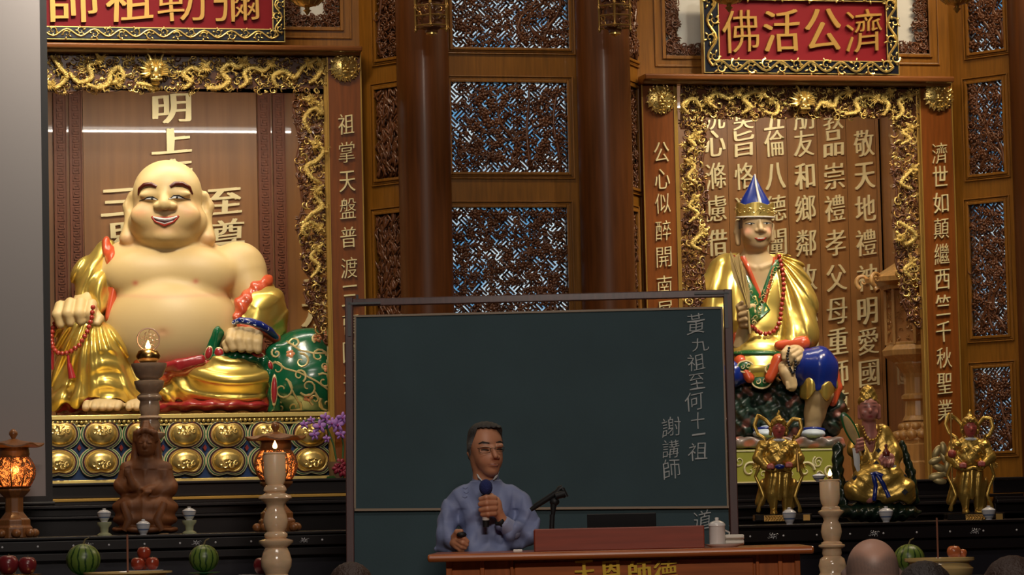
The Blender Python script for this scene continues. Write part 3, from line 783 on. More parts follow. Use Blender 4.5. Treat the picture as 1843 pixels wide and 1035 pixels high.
def petal(px, py, up):
    c = FL.p(px, py, PY); k = FL.m(1, px, py); mb = MB()
    def outline(a, b, notch):
        o = []
        for i in range(28):
            th = 2*PI*i/28; d = (th-PI/2+PI) % (2*PI)-PI
            r = 1-notch*math.exp(-(d/.33)**2)+.06*math.exp(-((abs(d)-.7)/.4)**2)
            o.append((a*r*math.cos(th)*k, b*r*math.sin(th)*k*(1 if up else -1)))
        return o
    lay = [(38, 29, 3), (35.5, 27, 4), (34.3, 26, 3), (31.5, 24, 4), (30.3, 23, 1)]
    lay = [(38.2, 29.5, .22, 3), (36.8, 28.2, .22, 0), (34.4, 26.3, .2, 3), (33.2, 25.3, .2, 1), (30.6, 23.2, .18, 2), (29.4, 22.2, .18, 4)]
    for i, (a, b, nt, mi) in enumerate(lay):
        y1 = c[1]-.004*i; mb.prism([(c[0]+x, c[2]+z) for x, z in outline(a, b, nt)], y1-.006-.004, PY+.05, mi)
    # raised edge line and dome
    o = outline(26.5, 19.5, .17); yd = c[1]-.026
    V = []; n = len(o); rings = 6
    for j in range(rings):
        q = j/(rings); s = math.cos(q*PI/2)**.8; yy = yd-.045*math.sin(q*PI/2)
        V += [(c[0]+x*s, yy, c[2]+z*s) for x, z in o]
    V.append((c[0], yd-.045, c[2])); Fc = [(j*n+i, j*n+(i+1) % n, (j+1)*n+(i+1) % n, (j+1)*n+i) for j in range(rings-1) for i in range(n)]
    Fc += [((rings-1)*n+i, (rings-1)*n+(i+1) % n, rings*n) for i in range(n)]
    if not up: Fc = [f[::-1] for f in Fc]
    ob = mb.build('lotus_petal', [m_pg, m_pd, m_pr, m_cream, m_goldp], t)
    md = MB(); md.add(V, Fc); md.tube([(c[0]+x*1.02, yd-.004, c[2]+z*1.02) for x, z in o+[o[0]]], .006, 5)
    sg = 1 if up else -1
    for e in (-1, 1):       # cloud relief
        for (dx, dz, s) in ((7, 9, 5.5), (14, 5, 4.5), (5, 2, 3.5)):
            P, R = spiral(c[0]+e*dx*k, c[2]+sg*dz*k, yd-.043*(1-(dx/30)**2-(dz/24)**2)-.004, s*1.15*k, PI/2, 1.1, e, 10, .36); md.tube(P, R, 5)
    md.tube([(c[0]-8*k, yd-.046, c[2]+sg*0*k), (c[0], yd-.052, c[2]-sg*2*k), (c[0]+8*k, yd-.046, c[2])], 1.3*k, 5)
    md.ell((c[0], yd-.048, c[2]+sg*4*k), (3*k, 2*k, 3*k), None, 8, 5)
    md.build('petal_dome', m_gold, ob, smooth=True)
for i in range(-1, 8):
    petal(107+75.2*i if i < 7 else 107+75.2*i, 782, True); petal(105+75.8*i, 832-(i*.7), False)
for i in range(0, 7):
    mb = MB(); c = FL.p(143+75.4*i, 806, PY); mb.prism([(c[0]-.012, c[2]), (c[0], c[2]-.02), (c[0]+.012, c[2]), (c[0], c[2]+.02)], c[1]+.0, c[1]+.05, 0); mb.build('diamond', m_pr, t)

# ------------------------------------------------------------------ hanging gilt lamps
def chain(mb, x, y, z0, z1, r=.004):
    mb.tube([(x, y, z0), (x, y, z1)], r, 6)
def bowl_lamp(label, px, py, rad, Y=-1.0):
    fr = Fr((0, Y, 0)); c = fr.p(px, py); k = fr.m(1, px, py); R = rad*k
    t = thing('hanging_bowl_lamp', label, 'lamp', fr, c, 'gilt bowl lamps hanging above')
    mb = MB(); mb.lathe([(.004, -.02), (.14*R, 0), (.2*R, .05*R), (.1*R, .12*R), (.12*R, .2*R), (.55*R, .34*R), (.9*R, .68*R), (1.0*R, 1.1*R), (.86*R, 1.5*R), (.9*R, 1.56*R), (.9*R, 1.62*R), (.6*R, 1.62*R)], c, 32)
    mb.build('bowl', m_goldd, t, smooth=True)
    mb = MB()
    for i in range(12):
        a = 2*PI*i/12; mb.tube([(c[0]+math.cos(a)*.5*R, c[1]+math.sin(a)*.5*R, c[2]+.3*R), (c[0]+math.cos(a)*.92*R, c[1]+math.sin(a)*.92*R, c[2]+.68*R), (c[0]+math.cos(a)*1.02*R, c[1]+math.sin(a)*1.02*R, c[2]+1.1*R)], .025*R, 5)
    mb.build('rib', m_gold, t, smooth=True)
    mb = MB(); mb.lathe([(.6*R, 1.6*R), (1.25*R, 1.75*R), (.5*R, 2.3*R), (.2*R, 2.8*R), (.1*R, 3*R)], c, 8); mb.build('roof', m_goldd, t)
    mb = MB(); chain(mb, c[0], c[1], c[2]+2.9*R, 6.5); mb.build('chain', m_goldd, t)
bowl_lamp('small gilt hanging bowl lamp beside the cut off red plaque', 553, 21, 38)
bowl_lamp('small gilt hanging bowl lamp overlapping the corner of the whole red plaque', 1312, 16, 38)
bowl_lamp('small gilt hanging bowl lamp above the pierced corner wall', 1722, 18, 38)
def palace_lamp(label, px, py):
    Y = -1.1; fr = Fr((0, Y, 0)); c = fr.p(px, py); k = fr.m(1, px, py)
    t = thing('palace_lantern', label, 'lantern', fr, c, 'ornate gilt palace lanterns in front of the pillars')
    mb = MB(); mb.lathe([(8*k, 4*k), (12*k, 6*k), (12*k, 10*k), (20*k, 14*k), (20*k, 60*k), (25*k, 62*k), (25*k, 140*k)], c, 6); mb.build('body', m_carve, t)
    for i in range(6):
        a = 2*PI*i/6+.25; R = 32*k; x, y = c[0]+R*math.cos(a), c[1]+R*math.sin(a)
        mb = MB(); zz = c[2]+ (6 if i % 2 else 14)*k
        mb.lathe([(.5*k, -3*k), (2.6*k, 0), (3*k, 3*k), (1.6*k, 6*k), (2.2*k, 9*k), (2.2*k, 40*k), (3.4*k, 43*k), (1.5*k, 46*k), (2.5*k, 50*k), (2.5*k, 130*k)], (x, y, zz), 8)
        mb.build('pendant_post', m_goldd, t, smooth=True)
    mb = MB()
    for i in range(6):
        a0_, a1_ = 2*PI*i/6+.25, 2*PI*(i+1)/6+.25
        for z in (16, 34, 52, 80, 110):
            mb.tube([(c[0]+32*k*math.cos(a0_), c[1]+32*k*math.sin(a0_), c[2]+z*k), (c[0]+32*k*math.cos(a1_), c[1]+32*k*math.sin(a1_), c[2]+z*k)], 1.6*k, 5, 0)
        for n in range(16):
            q = rnd.random(); x = c[0]+32*k*(math.cos(a0_)*(1-q)+math.cos(a1_)*q); y = c[1]+32*k*(math.sin(a0_)*(1-q)+math.sin(a1_)*q)
            P, R = spiral(0, 0, 0, 6*k, rnd.uniform(0, 6), 1, 1, 9, .2); z = c[2]+rnd.uniform(18, 110)*k
            ax = Vector((math.cos(a1_)-math.cos(a0_), math.sin(a1_)-math.sin(a0_), 0)).normalized()
            mb.tube([(x+ax.x*p[0], y+ax.y*p[0], z+p[2]) for p in P], R, 5, rnd.choice((0, 1)))
    mb.build('filigree', [m_goldd, m_carve], t, smooth=True, kind='stuff')
    mb = MB(); mb.lathe([(1*k, -2*k), (5*k, 1*k), (10*k, 2*k), (10*k, 5*k)], c, 12); mb.build('finial', m_gold, t, smooth=True)
    mb = MB(); chain(mb, c[0], c[1], c[2]+138*k, 6.5); mb.build('chain', m_goldd, t)
palace_lamp('ornate gilt palace lantern in front of the pillar beside the bamboo carvings', 777, 64)
palace_lamp('ornate gilt palace lantern in front of the pillar nearer the whole red plaque', 1107, 64)
# ------------------------------------------------------------------ projection screen
m_screen = mat('screen_fabric', (.27, .25, .255), .8); m_blackcloth = mat('black_border', (.012, .012, .014), .6)
FS = Fr((0, -1.35, 0))
t = thing('projection_screen', 'large hanging white projection screen with a black border at the edge of the hall', 'screen', FS, (FS.p(-150, 400)[0], 0, FS.p(0, 905)[2]))
sx1 = FS.p(90, 500)[0]; sx0 = sx1-3.6; sz0 = FS.p(45, 905)[2]; bx = FS.m(12); bz = FS.m(11)
MB().box(sx0+bx, sx1-bx, 0, .004, sz0+bz, 6.2).build('screen_sheet', m_screen, t)
mb = MB(); mb.box(sx0, sx0+bx, -.001, .005, sz0, 6.2); mb.box(sx1-bx, sx1, -.001, .005, sz0, 6.2); mb.box(sx0+bx, sx1-bx, -.001, .005, sz0, sz0+bz)
mb.build('black_border', m_blackcloth, t)
mb = MB(); mb.tube([(sx0-.01, .002, sz0-.006), (sx1+.01, .002, sz0-.006)], .011, 10); mb.build('weight_bar', m_blackcloth, t, smooth=True)
MB().box(sx0-.06, sx1+.06, -.07, .07, 6.2, 6.42).build('case', m_metal, t)
mb = MB()
for x in (sx0+.3, sx1-.3): mb.box(x-.02, x+.02, -.02, .02, 6.42, 6.5)
mb.build('hanger', m_metal, t)

# ------------------------------------------------------------------ black lacquer altars
m_pearl = mat('pearl_inlay', (.62, .62, .66), .25, spec=.8)
m_altar = mat('altar_lacquer', (.011, .008, .009), .35, coat=.0, spec=.35)
m_altarp = mat('altar_lacquer_panel', (.020, .019, .026), .3, coat=.1, spec=.35, bump=(7, .25))
def steps(mb, x0, x1, lst, back, mi=0):
    """lst of (front y, z bottom, z top) slabs"""
    for (y, a, b) in lst: mb.box(x0, x1, y, back, a, b, mi)
def flower_inlay(mb, x, y, z, s):
    for j in range(6):
        a = j*PI/3+x*7; mb.ell((x+math.cos(a)*s*.55, y, z+math.sin(a)*s*.55), (s*.38, .003, s*.17), Matrix.Rotation(-a, 3, 'Y'), 6, 4)
    for j in range(4):
        a = j*1.6+.4; P, R = spiral(x+math.cos(a)*s*1.3, z+math.sin(a)*s*.5, y, s*.5, a, .9, 1, 9, .13, lift=0); mb.tube(P, R, 4)
def altar(label, xa, xb, ztop, top2_px, pxm, Y2, gold_line, edge_px, low_px, xs_inlay):
    x0 = FL.p(xa, 900, -.1)[0]; x1 = FL.p(xb, 900, -.1)[0]
    F2 = Fr((0, Y2, 0)); z2 = F2.p(pxm, top2_px)[2]
    t = thing('altar_shelf', label+', upper tier', 'altar', FL, ((x0+x1)/2, -.3, 0), 'black altar tiers under the niches')
    zz = lambda py, y: FL.p(pxm, py, y)[2]
    mb = MB()
    zA = ztop
    q = [(-.40, zA-.016, zA), (-.37, zz(893, -.37), zA-.016), (-.415, zz(905, -.4), zz(899, -.4)), (-.44, zz(911, -.4), zz(905, -.4)), (-.40, zz(925, -.4), zz(911, -.4)), (-.425, zz(930, -.4), zz(925, -.4)), (-.38, 0, zz(930, -.4))]
    xc = min(x1, FL.p(1724, 900, -.1)[0]); steps(mb, x0, xc, q, 0.0)
    if xc < x1: steps(mb, xc+.001, x1, [(y_-.32, a_, b_) for y_, a_, b_ in q], -.70)
    mb.build('upper_tier', m_altar, t, bevel=.004)
    mb = MB(); mb.box(x0, x1, -.42, -.2, zz(899, -.4), zz(893.5, -.4)); mb.build('moulding', m_bandgold if gold_line else m_altar, t, bevel=.003)
    x0 = min(x0, F2.p(xa, 900)[0])
    t = thing('altar_table', label+', lower tier', 'altar', FL, ((x0+x1)/2, Y2/2, 0), 'black altar tiers under the niches')
    mb = MB(); e = [F2.p(pxm, p)[2] for p in edge_px]
    mb.box(x0, x1, Y2, -.80, z2-.015, z2); y = Y2
    offs = (.03, .0, .05, .02, .06)
    for i in range(len(e)-1): mb.box(x0, x1, Y2+offs[i % 5], -.80, e[i+1], e[i])
    mb.build('lower_tier', m_altar, t, bevel=.004)
    MB().box(x0, x1, Y2+.07, -.80, .12, e[-1]).build('front_panel', m_altarp, t)
    MB().box(x0, x1, Y2+.12, -.80, 0, .12).build('plinth', m_altar, t)
    mb = MB()
    for px in xs_inlay:
        c = F2.p(px, (edge_px[1]+edge_px[2])/2); mb.ell((c[0], Y2+offs[1]-.001, (e[1]+e[2])/2), (.006, .002, .006), None, 8, 4)
    for px in xs_inlay[::3]:
        c = F2.p(px+14, 0); s = (e[1]-e[2])*.30
        flower_inlay(mb, c[0], Y2+offs[1]-.001, (e[1]+e[2])/2, s)
    mb.build('pearl_inlay', m_pearl, t, smooth=True, kind='stuff')
    return t, F2, z2, x0, x1
AL, F2L, Z2L, ax0, ax1 = altar('black lacquered altar with pearl inlay under the laughing statue', -90, 640, L_bot, 961, 350, -2.25, True,
                     (962, 968, 986, 990, 1004), 1004, list(range(-60, 640, 64)))
AR, F2R, Z2R, ax2, ax3 = altar('black lacquered altar near the two guardian statues', 1290, 1990, R_bot, 941, 1560, -2.0, False,
                     (942, 950, 971, 975, 992), 992, list(range(1350, 1990, 60)))
# wavy apron carvings with silver flowers along the front of the left altar
mb = MB()
for px in range(460, 640, 12):
    pass
mb = MB()
for (px, py, s) in ((80, 1010, .05), (560, 1022, .06), (470, 1012, .045), (430, 1016, .05), (600, 1026, .05)):
    c = F2L.p(px, py, .065); flower_inlay(mb, c[0], c[1], c[2], s)
mb.build('silver_flowers', m_pearl, AL, smooth=True, kind='stuff')
mb = MB()
for (px, py) in ((1452, 1020), (1790, 1018), (1828, 1010), (1850, 1022)):
    c = F2R.p(px, py, .055)
    for j in range(8):
        a = j*PI/4; mb.ell((c[0]+math.cos(a)*.035, c[1], c[2]+math.sin(a)*.035), (.03, .01, .012), Matrix.Rotation(-a, 3, 'Y'), 6, 4)
    mb.ell(c, (.016, .014, .016), None, 8, 6)
    for j in range(5):
        a = j*1.3; P, R = spiral(c[0]+math.cos(a)*.08, c[2]+math.sin(a)*.05, c[1], .03, a, 1, 1, 10, .18, lift=.1); mb.tube(P, R, 5)
mb.build('gilt_flowers', m_gold, AR, smooth=True, kind='stuff')
# low offering tables in front
def low_table(label, xa, xb, Yf, Yb, py, pxm):
    fr = Fr((0, Yf, 0)); z = fr.p(pxm, py)[2]; x0, x1 = fr.p(xa, py)[0], fr.p(xb, py)[0]
    t = thing('offering_table', label, 'table', fr, ((x0+x1)/2, 0, 0), 'low offering tables')
    d = Yb-Yf
    MB().box(x0, x1, 0, d, z-.04, z).build('tabletop', m_altar, t, bevel=.005)
    MB().box(x0+.04, x1-.04, .05, d-.05, z-.18, z-.04).build('apron', m_altar, t, bevel=.004)
    for x in (x0+.05, x1-.13):
        for y in (.05, d-.13): MB().box(x, x+.08, y, y+.08, 0, z-.18).build('leg', m_altar, t, bevel=.004)
    return fr, z
FT, ZT3 = low_table('low black offering table with fruit and an onyx candlestick in front of the left altar', -80, 596, -4.3, -2.5, 1052, 330)
FTR, ZT4 = low_table('low black offering table under the onyx incense bowl near the guardian statues', 1400, 1990, -4.0, -2.25, 1052, 1620)

# ------------------------------------------------------------------ onyx candlesticks
m_onyx = mat('pale_onyx', (.86, .60, .38), .16, coat=.5, sss=.35, noise=(9, .78), stretch=(1, 1, 2.5))
m_onyxd = mat('veined_onyx', (.45, .31, .21), .18, coat=.5, sss=.25, noise=(9, .7), stretch=(1, 1, 2.5))
m_wax = mat('candle_wax', (.95, .66, .42), .35, sss=.5)
m_flame = mat('flame', (1, .6, .2), .5, emit=(1, .50, .14), es=22)
m_flamew = mat('flame_core', (1, .9, .7), .5, emit=(1, .85, .55), es=30)
m_brass = mat('brass', (.60, .36, .12), .25, metal=1)
def plight(name, loc, e, col=(1, .55, .22), r=.01):
    d = bpy.data.lights.new(name, 'POINT'); d.energy = e; d.color = col; d.shadow_soft_size = r
    o = bpy.data.objects.new(name, d); COL.objects.link(o); o.location = loc; return o
def flame(par, c, h):
    mb = MB(); mb.lathe([(.05*h, 0), (.22*h, .18*h), (.27*h, .35*h), (.19*h, .6*h), (.07*h, .85*h), (.01*h, h)], c, 10); mb.build('flame', m_flame, par, smooth=True)
def stand(name, label, fr, px, rows, zfloor, m, group=None, y=0.0, n=36):
    """rows [(radius px, py)] from the top down; the last row is carried down to the support"""
    top = fr.p(px, rows[0][1], y); k = fr.m(1, px, rows[0][1], y)
    base = (top[0], top[1], zfloor)
    t = thing(name, label, 'candlestick', fr, base, group)
    prof = []
    for r, py in rows:
        z = fr.p(px, py, y)[2]-zfloor
        prof.append((r*k, z))
    prof = prof[::-1]
    zl = prof[0][1]
    if zl > .02: prof = [(.10, 0), (.10, .02), (.085, .035)]+([(prof[0][0], .05)] if zl > .06 else [])+prof
    mb = MB(); mb.lathe(prof, base, n); mb.build('turned_stem', m, t, smooth=True)
    return t, top, k
t, top, k = stand('onyx_candlestick', 'tall turned onyx candlestick with a lit candle in front of the round lantern', FT, 495,
    [(16, 873), (20, 878), (21, 883), (17, 887), (29, 893), (30, 897), (22, 903), (17, 908), (16, 916), (20, 926), (22.5, 938), (20, 950), (16, 957), (21, 961), (21, 966), (18, 969), (31, 973), (31, 977), (20, 986), (24, 994), (28, 1008), (27, 1020), (20, 1034), (24, 1038)], ZT3, m_onyx, 'onyx candlesticks on the offering tables', y=.9)
def candle(t, fr, px, y, pt, pb, r, kk, fl):
    a = fr.p(px, pt, y); b = fr.p(px, pb, y); h = a[2]-b[2]
    mb = MB(); mb.lathe([(r*kk*.72, 0), (r*kk*.9, h*.12), (r*kk, h*.3), (r*kk, h*.9), (r*kk*.95, h*.94), (r*kk*1.05, h*.96), (r*kk*1.02, h), (r*kk*.8, h), (r*kk*.75, h*.95)], b, 32)
    mb.build('candle_cup', m_wax, t, smooth=True)
    mb = MB(); mb.lathe([(.15*r*kk, 0), (.15*r*kk, .03)], (a[0], a[1], a[2]-.012), 8); mb.build('wick_holder', m_brass, t)
    flame(t, (a[0], a[1], a[2]+.015), fl*kk)
    w = fr.w((a[0], a[1]-.03, a[2]+.09)); plight('candle_light', w, .5)
candle(t, FT, 495, .9, 814, 874, 20, k, 16)
t, top, k = stand('onyx_candlestick', 'tall turned onyx candlestick with a lit candle beside the close-cropped head', FTR, 1495,
    [(14, 911), (17, 914), (17, 917), (23, 920), (23, 923), (16, 930), (13, 937), (17, 945), (19, 957), (17, 967), (14, 974), (19, 977), (19, 979), (24, 981), (24, 984), (17, 988), (18, 996), (16, 1001), (22, 1006), (25, 1018), (22, 1030), (26, 1036)], ZT4, m_onyx, 'onyx candlesticks on the offering tables', y=.9)
candle(t, FTR, 1494, .9, 863, 911, 18, k, 14)
# oil lamp on its onyx stand behind the wooden statue
yS = 1.1
t, top, k = stand('oil_lamp_stand', 'grey onyx stand carrying a brass oil lamp, behind the carved wooden statue', F2L, 268,
    [(28, 655), (32, 654), (32, 659), (30, 664), (24, 678), (17, 683), (27, 686), (27, 690), (24, 700), (16, 708), (22, 713), (22, 717), (17, 722), (19, 735), (16, 748), (22, 752), (16, 756), (19, 766), (15, 776), (28, 780), (28, 784), (16, 795), (22, 815), (16, 835), (26, 842), (18, 850), (24, 880), (20, 910), (30, 920)], Z2L, m_onyxd, None, y=yS)
c = F2L.p(267, 656, yS); mb = MB(); mb.lathe([(.5*22*k, 0), (20*k, 8*k), (22*k, 15*k), (18*k, 24*k), (8*k, 29*k)], c, 28); mb.build('brass_bowl', m_brass, t, smooth=True)
flame(t, (c[0], c[1], c[2]+26*k), 18*k); plight('candle_light', F2L.w((c[0], c[1]-.06, c[2]+.14)), .8)
m_copper = mat('copper_wire', (.55, .38, .30), .3, metal=.9)
c2 = F2L.p(267, 611, yS+.05)
mb = MB(); mb.tube([(c2[0]+20*k*math.cos(i*PI/16), c2[1], c2[2]+20*k*math.sin(i*PI/16)) for i in range(33)], 1.3*k, 6)
for i in range(14):
    a = i*2.4; r_ = (4+i)*k*.95; P, R = spiral(c2[0]+math.cos(a)*r_, c2[2]+math.sin(a)*r_, c2[1], 4.6*k, a, .9, 1, 9, .16, lift=.1); mb.tube(P, R, 4)
mb.box(c2[0]-1.2*k, c2[0]+1.2*k, c2[1]-.002, c2[1]+.002, c2[2]-44*k, c2[2]-20*k)
mb.build('openwork_disc', m_copper, t, smooth=True)

# ------------------------------------------------------------------ round wooden lanterns
m_lant = mat('lantern_wood', (.30, .115, .035), .38, coat=.25, noise=(9, .65), stretch=WV)
m_glow = bpy.data.materials.new('glowing_lantern_paper'); m_glow.use_nodes = True
b = m_glow.node_tree.nodes['Principled BSDF']; b.inputs['Base Color'].default_value = (.8, .25, .06, 1); b.inputs['Emission Color'].default_value = (1, .24, .04, 1); b.inputs['Emission Strength'].default_value = 1.5
def lantern(label, px, dy=0, y=.5):
    fr = F2L; P = lambda py: fr.p(px, py+dy, y)
    c0 = P(872); k = fr.m(1, px, 870, y); base = (c0[0], c0[1], Z2L)
    t = thing('round_lantern', label, 'lantern', fr, base, 'round carved wooden lanterns on the left altar')
    Z = lambda py: P(py)[2]-Z2L
    mb = MB(); mb.lathe([(2*k, Z(772)), (7*k, Z(777)), (8*k, Z(782)), (3.5*k, Z(789)), (3*k, Z(792))][::-1], base, 16); mb.build('finial', m_lant, t, smooth=True)
    # six sided roof with upturned corners
    V = []; n = 48; rr = ((6, 790), (14, 793), (34, 797), (50, 803), (50, 806), (30, 806))
    for r, py in rr:
        for j in range(n):
            a = 2*PI*j/n+.2; cc = abs(math.cos(3*a)) ** 3; R = r*k*(1+.10*cc*(r > 30)); V.append((base[0]+R*math.cos(a), base[1]+R*math.sin(a), P(py)[2]+(5*k*cc if r > 40 else 0)))
    Fc = [(i*n+(j+1) % n, i*n+j, (i+1)*n+j, (i+1)*n+(j+1) % n) for i in range(5) for j in range(n)]+[tuple(range(n))]
    mb = MB(); mb.add(V, Fc); mb.build('roof', m_lant, t, smooth=True)
    mb = MB(); mb.lathe([(27*k, Z(824)), (29*k, Z(818)), (27*k, Z(806))], base, 32); mb.build('neck_ring', m_lant, t, smooth=True)
    mb = MB(); mb.lathe([(26*k, Z(880)), (31*k, Z(876)), (22*k, Z(873))], base, 32); mb.build('foot_ring', m_lant, t, smooth=True)
    body = lambda q: (39*math.sin(PI*(.23+.58*q))**.75 + 0.0)*k
    mb = MB(); mb.lathe([(body(i/10)*.9, Z(874)+(Z(822)-Z(874))*i/10) for i in range(11)], base, 32); mb.build('glowing_liner', m_glow, t, smooth=True)
    z0_, z1_ = Z(875), Z(821)
    for j in range(10):
        a = 2*PI*j/10+.1; mb = MB()
        mb.tube([(base[0]+body(i/10)*math.cos(a), base[1]+body(i/10)*math.sin(a), base[2]+z0_+(z1_-z0_)*i/10) for i in range(11)], 1.6*k, 5); mb.build('rib', m_lant, t)
    mb = MB()
    for _ in range(420):
        a = rnd.uniform(PI, 2*PI) if _ < 330 else rnd.uniform(0, PI); q = rnd.uniform(.03, .97); R = body(q); s = rnd.uniform(2.6, 4.2)*k
        th = rnd.uniform(0, 6); dr = rnd.choice((-1, 1)); pts = []
        for i in range(7):
            tt = i/6; aa = th+dr*5.6*tt; rr_ = s*(1-tt*.8); u, v = rr_*math.cos(aa), rr_*math.sin(aa)
            q2 = min(1, max(0, q+v/(z1_-z0_))); a2 = a+u/R; R2 = body(q2)
            pts.append((base[0]+R2*math.cos(a2), base[1]+R2*math.sin(a2), base[2]+z0_+(z1_-z0_)*q2))
        mb.tube(pts, .75*k, 3, cap=False)
    mb.build('pierced_shell', m_lant, t, kind='stuff')
    mb = MB(); mb.lathe([(34*k, 0), (34*k, Z(950)), (30*k, Z(946)), (30*k, Z(936)), (26*k, Z(933)), (22*k, Z(928)), (17*k, Z(922)), (17*k, Z(896)), (24*k, Z(890)), (30*k, Z(884)), (31*k, Z(880))], base, 8)
    mb.build('pedestal', m_lant, t, bevel=.004)
    mb = MB()
    for j in range(8):
        a = 2*PI*j/8; mb.ell((base[0]+36*k*math.cos(a), base[1]+36*k*math.sin(a), base[2]+8*k), (9*k, 9*k, 8*k), None, 8, 6)
    mb.build('scroll_foot', m_lant, t, smooth=True)
    c = P(866); flame(t, (c[0], c[1]-body(.2)*.35, c[2]), 6*k); plight('lantern_bulb', fr.w((c[0], c[1]-.13, c[2]+.06)), .35)
    return t
lantern('round carved wooden lantern glowing orange in front of the projection screen', 25, 0)
lantern('round carved wooden lantern glowing orange behind the tall onyx candlestick', 497, -13)

# wooden pavilion lamp inside the right niche
fr = FL; yP = .75; k = FL.m(1, 1655, 650, yP); c = FL.p(1657, 866, yP); base = (c[0], c[1], R_bot)
t = thing('pavilion_lantern', 'tall pale wooden pavilion lantern with a curled roof inside the niche', 'lantern', FL, base)
Z = lambda py: FL.p(1657, py, yP)[2]-R_bot
mb = MB(); mb.lathe([(52*k, 0), (52*k, Z(832)), (50*k, Z(830)), (50*k, Z(800)), (44*k, Z(798)), (44*k, Z(790))], base, 8); mb.build('base_block', m_lightwood, t, bevel=.004)
mb = MB()
for row, (py, R, s, n) in enumerate(((783, 40, 10, 14), (768, 30, 9, 12))):
    for j in range(n):
        a = 2*PI*j/n; mb.ell((base[0]+R*k*math.cos(a), base[1]+R*k*math.sin(a), R_bot+Z(py)), (s*k, s*k, s*.9*k), None, 8, 6)
mb.lathe([(44*k, Z(792)), (36*k, Z(775)), (30*k, Z(762)), (24*k, Z(755))], base, 24)
mb.build('lotus_collar', m_lightwood, t, smooth=True)
mb = MB(); mb.lathe([(30*k, Z(757)), (25*k, Z(748)), (23*k, Z(722)), (30*k, Z(718)), (30*k, Z(712)), (24*k, Z(708)), (24*k, Z(680)), (26*k, Z(672)), (40*k, Z(655)), (40*k, Z(651))], base, 16); mb.build('stem', m_lightwood, t)
mb = MB(); mb.lathe([(40*k, Z(653)), (60*k, Z(640)), (62*k, Z(630)), (54*k, Z(622)), (54*k, Z(616))], base, 8); mb.build('bowl', m_lightwood, t, bevel=.003)
mb = MB(); mb.lathe([(50*k, Z(618)), (50*k, Z(522))], base, 8); mb.build('light_box', mat('lamp_panel_wood', (.45, .20, .06), .5), t)
for j in range(8):
    a = 2*PI*(j+.5)/8; x, y = base[0]+53*k*math.cos(a), base[1]+53*k*math.sin(a)
    mb = MB(); mb.lathe([(3.5*k, Z(620)), (3.5*k, Z(520))], (x, y, R_bot), 6); mb.build('corner_post', m_lightwood, t)
    a = 2*PI*j/8+PI/8+PI/8; x0_, y0_ = base[0]+50.5*k*math.cos(a)*.93, base[1]+50.5*k*math.sin(a)*.93
    tx, ty = -math.sin(a), math.cos(a); mb = MB()
    for _ in range(26):
        u = rnd.uniform(-15, 15)*k; v = R_bot+Z(615)+rnd.random()*(Z(530)-Z(615)); P_, R_ = spiral(0, 0, 0, 5*k, rnd.uniform(0, 6), 1, rnd.choice((-1, 1)), 8, .2, lift=.3)
        mb.tube([(x0_+tx*(u+p[0])+math.cos(a)*(-p[1]), y0_+ty*(u+p[0])+math.sin(a)*(-p[1]), v+p[2]) for p in P_], R_, 4)
    mb.build('carved_side', m_lightwood, t, smooth=True, kind='stuff')
mb = MB(); mb.lathe([(60*k, Z(521)), (62*k, Z(514)), (88*k, Z(508)), (90*k, Z(500)), (60*k, Z(488)), (30*k, Z(470)), (10*k, Z(452)), (4*k, Z(440))], base, 8); mb.build('roof', m_lightwood, t)
for j in range(8):
    a = 2*PI*(j+.5)/8; P_, R_ = spiral(0, 0, 0, 14*k, -1.2, 1.2, 1, 16, .34, lift=0)
    mb = MB(); mb.tube([(base[0]+math.cos(a)*(92*k+p[0]), base[1]+math.sin(a)*(92*k+p[0]), R_bot+Z(504)+p[2]) for p in P_], R_, 8); mb.build('roof_scroll', m_lightwood, t, smooth=True)

# ------------------------------------------------------------------ cups, fruit, bowls
m_porc = mat('white_porcelain', (.62, .63, .68), .18, coat=.4); m_porcb = mat('blue_porcelain_band', (.12, .18, .34), .2, coat=.4)
m_jade = mat('pale_jade', (.42, .45, .28), .25, coat=.3)
def cup(label, fr, px, pt, pb, r, zb, y, stand_=False, group='lidded offering cups'):
    a = fr.p(px, pb, y); k = fr.m(1, px, pb, y); zt = fr.p(px, pt, y)[2]
    base = (a[0], a[1], zb)
    t = thing('offering_cup', label, 'cup', fr, base, group)
    z0 = 0
    if stand_:
        hs = (zt-zb)*.5
        mb = MB(); mb.lathe([(13*k, 0), (13*k, .1*hs), (7*k, .25*hs), (8*k, .6*hs), (13*k, .85*hs), (13*k, hs)], base, 20); mb.build('jade_stand', m_jade, t, smooth=True); z0 = hs
    h = zt-zb-z0; R = r*k
    mb = MB(); mb.lathe([(.45*R, z0), (.45*R, z0+.08*h), (.55*R, z0+.12*h), (.85*R, z0+.4*h), (R, z0+.68*h), (.93*R, z0+.68*h), (.8*R, z0+.45*h)], base, 24); mb.build('cup_body', m_porc, t, smooth=True)
    mb = MB(); mb.lathe([(.96*R, z0+.62*h), (1.01*R, z0+.66*h)], base, 24); mb.lathe([(.72*R, z0+.28*h), (.84*R, z0+.38*h)], base, 24); mb.build('blue_band', m_porcb, t, smooth=True)
    mb = MB(); mb.lathe([(.95*R, z0+.68*h), (.9*R, z0+.74*h), (.5*R, z0+.86*h), (.2*R, z0+.9*h), (.3*R, z0+.97*h), (.1*R, z0+h)], base, 24); mb.build('lid', m_porc, t, smooth=True)
cup('lidded blue and white cup on a jade stand between the wooden statue and the screen', F2L, 188, 915, 962, 13, Z2L, .35, True)
cup('lidded blue and white cup on a jade stand between the wooden statue and a lantern', F2L, 341, 912, 962, 13, Z2L, .35, True)
cup('lidded blue and white cup standing in front of the wooden statue', F2L, 258, 934, 962, 13, Z2L, .10)
cup('blue and white cup in front of the guardian statue beside the blackboard', F2R, 1421, 913, 941, 13, Z2R, .12)
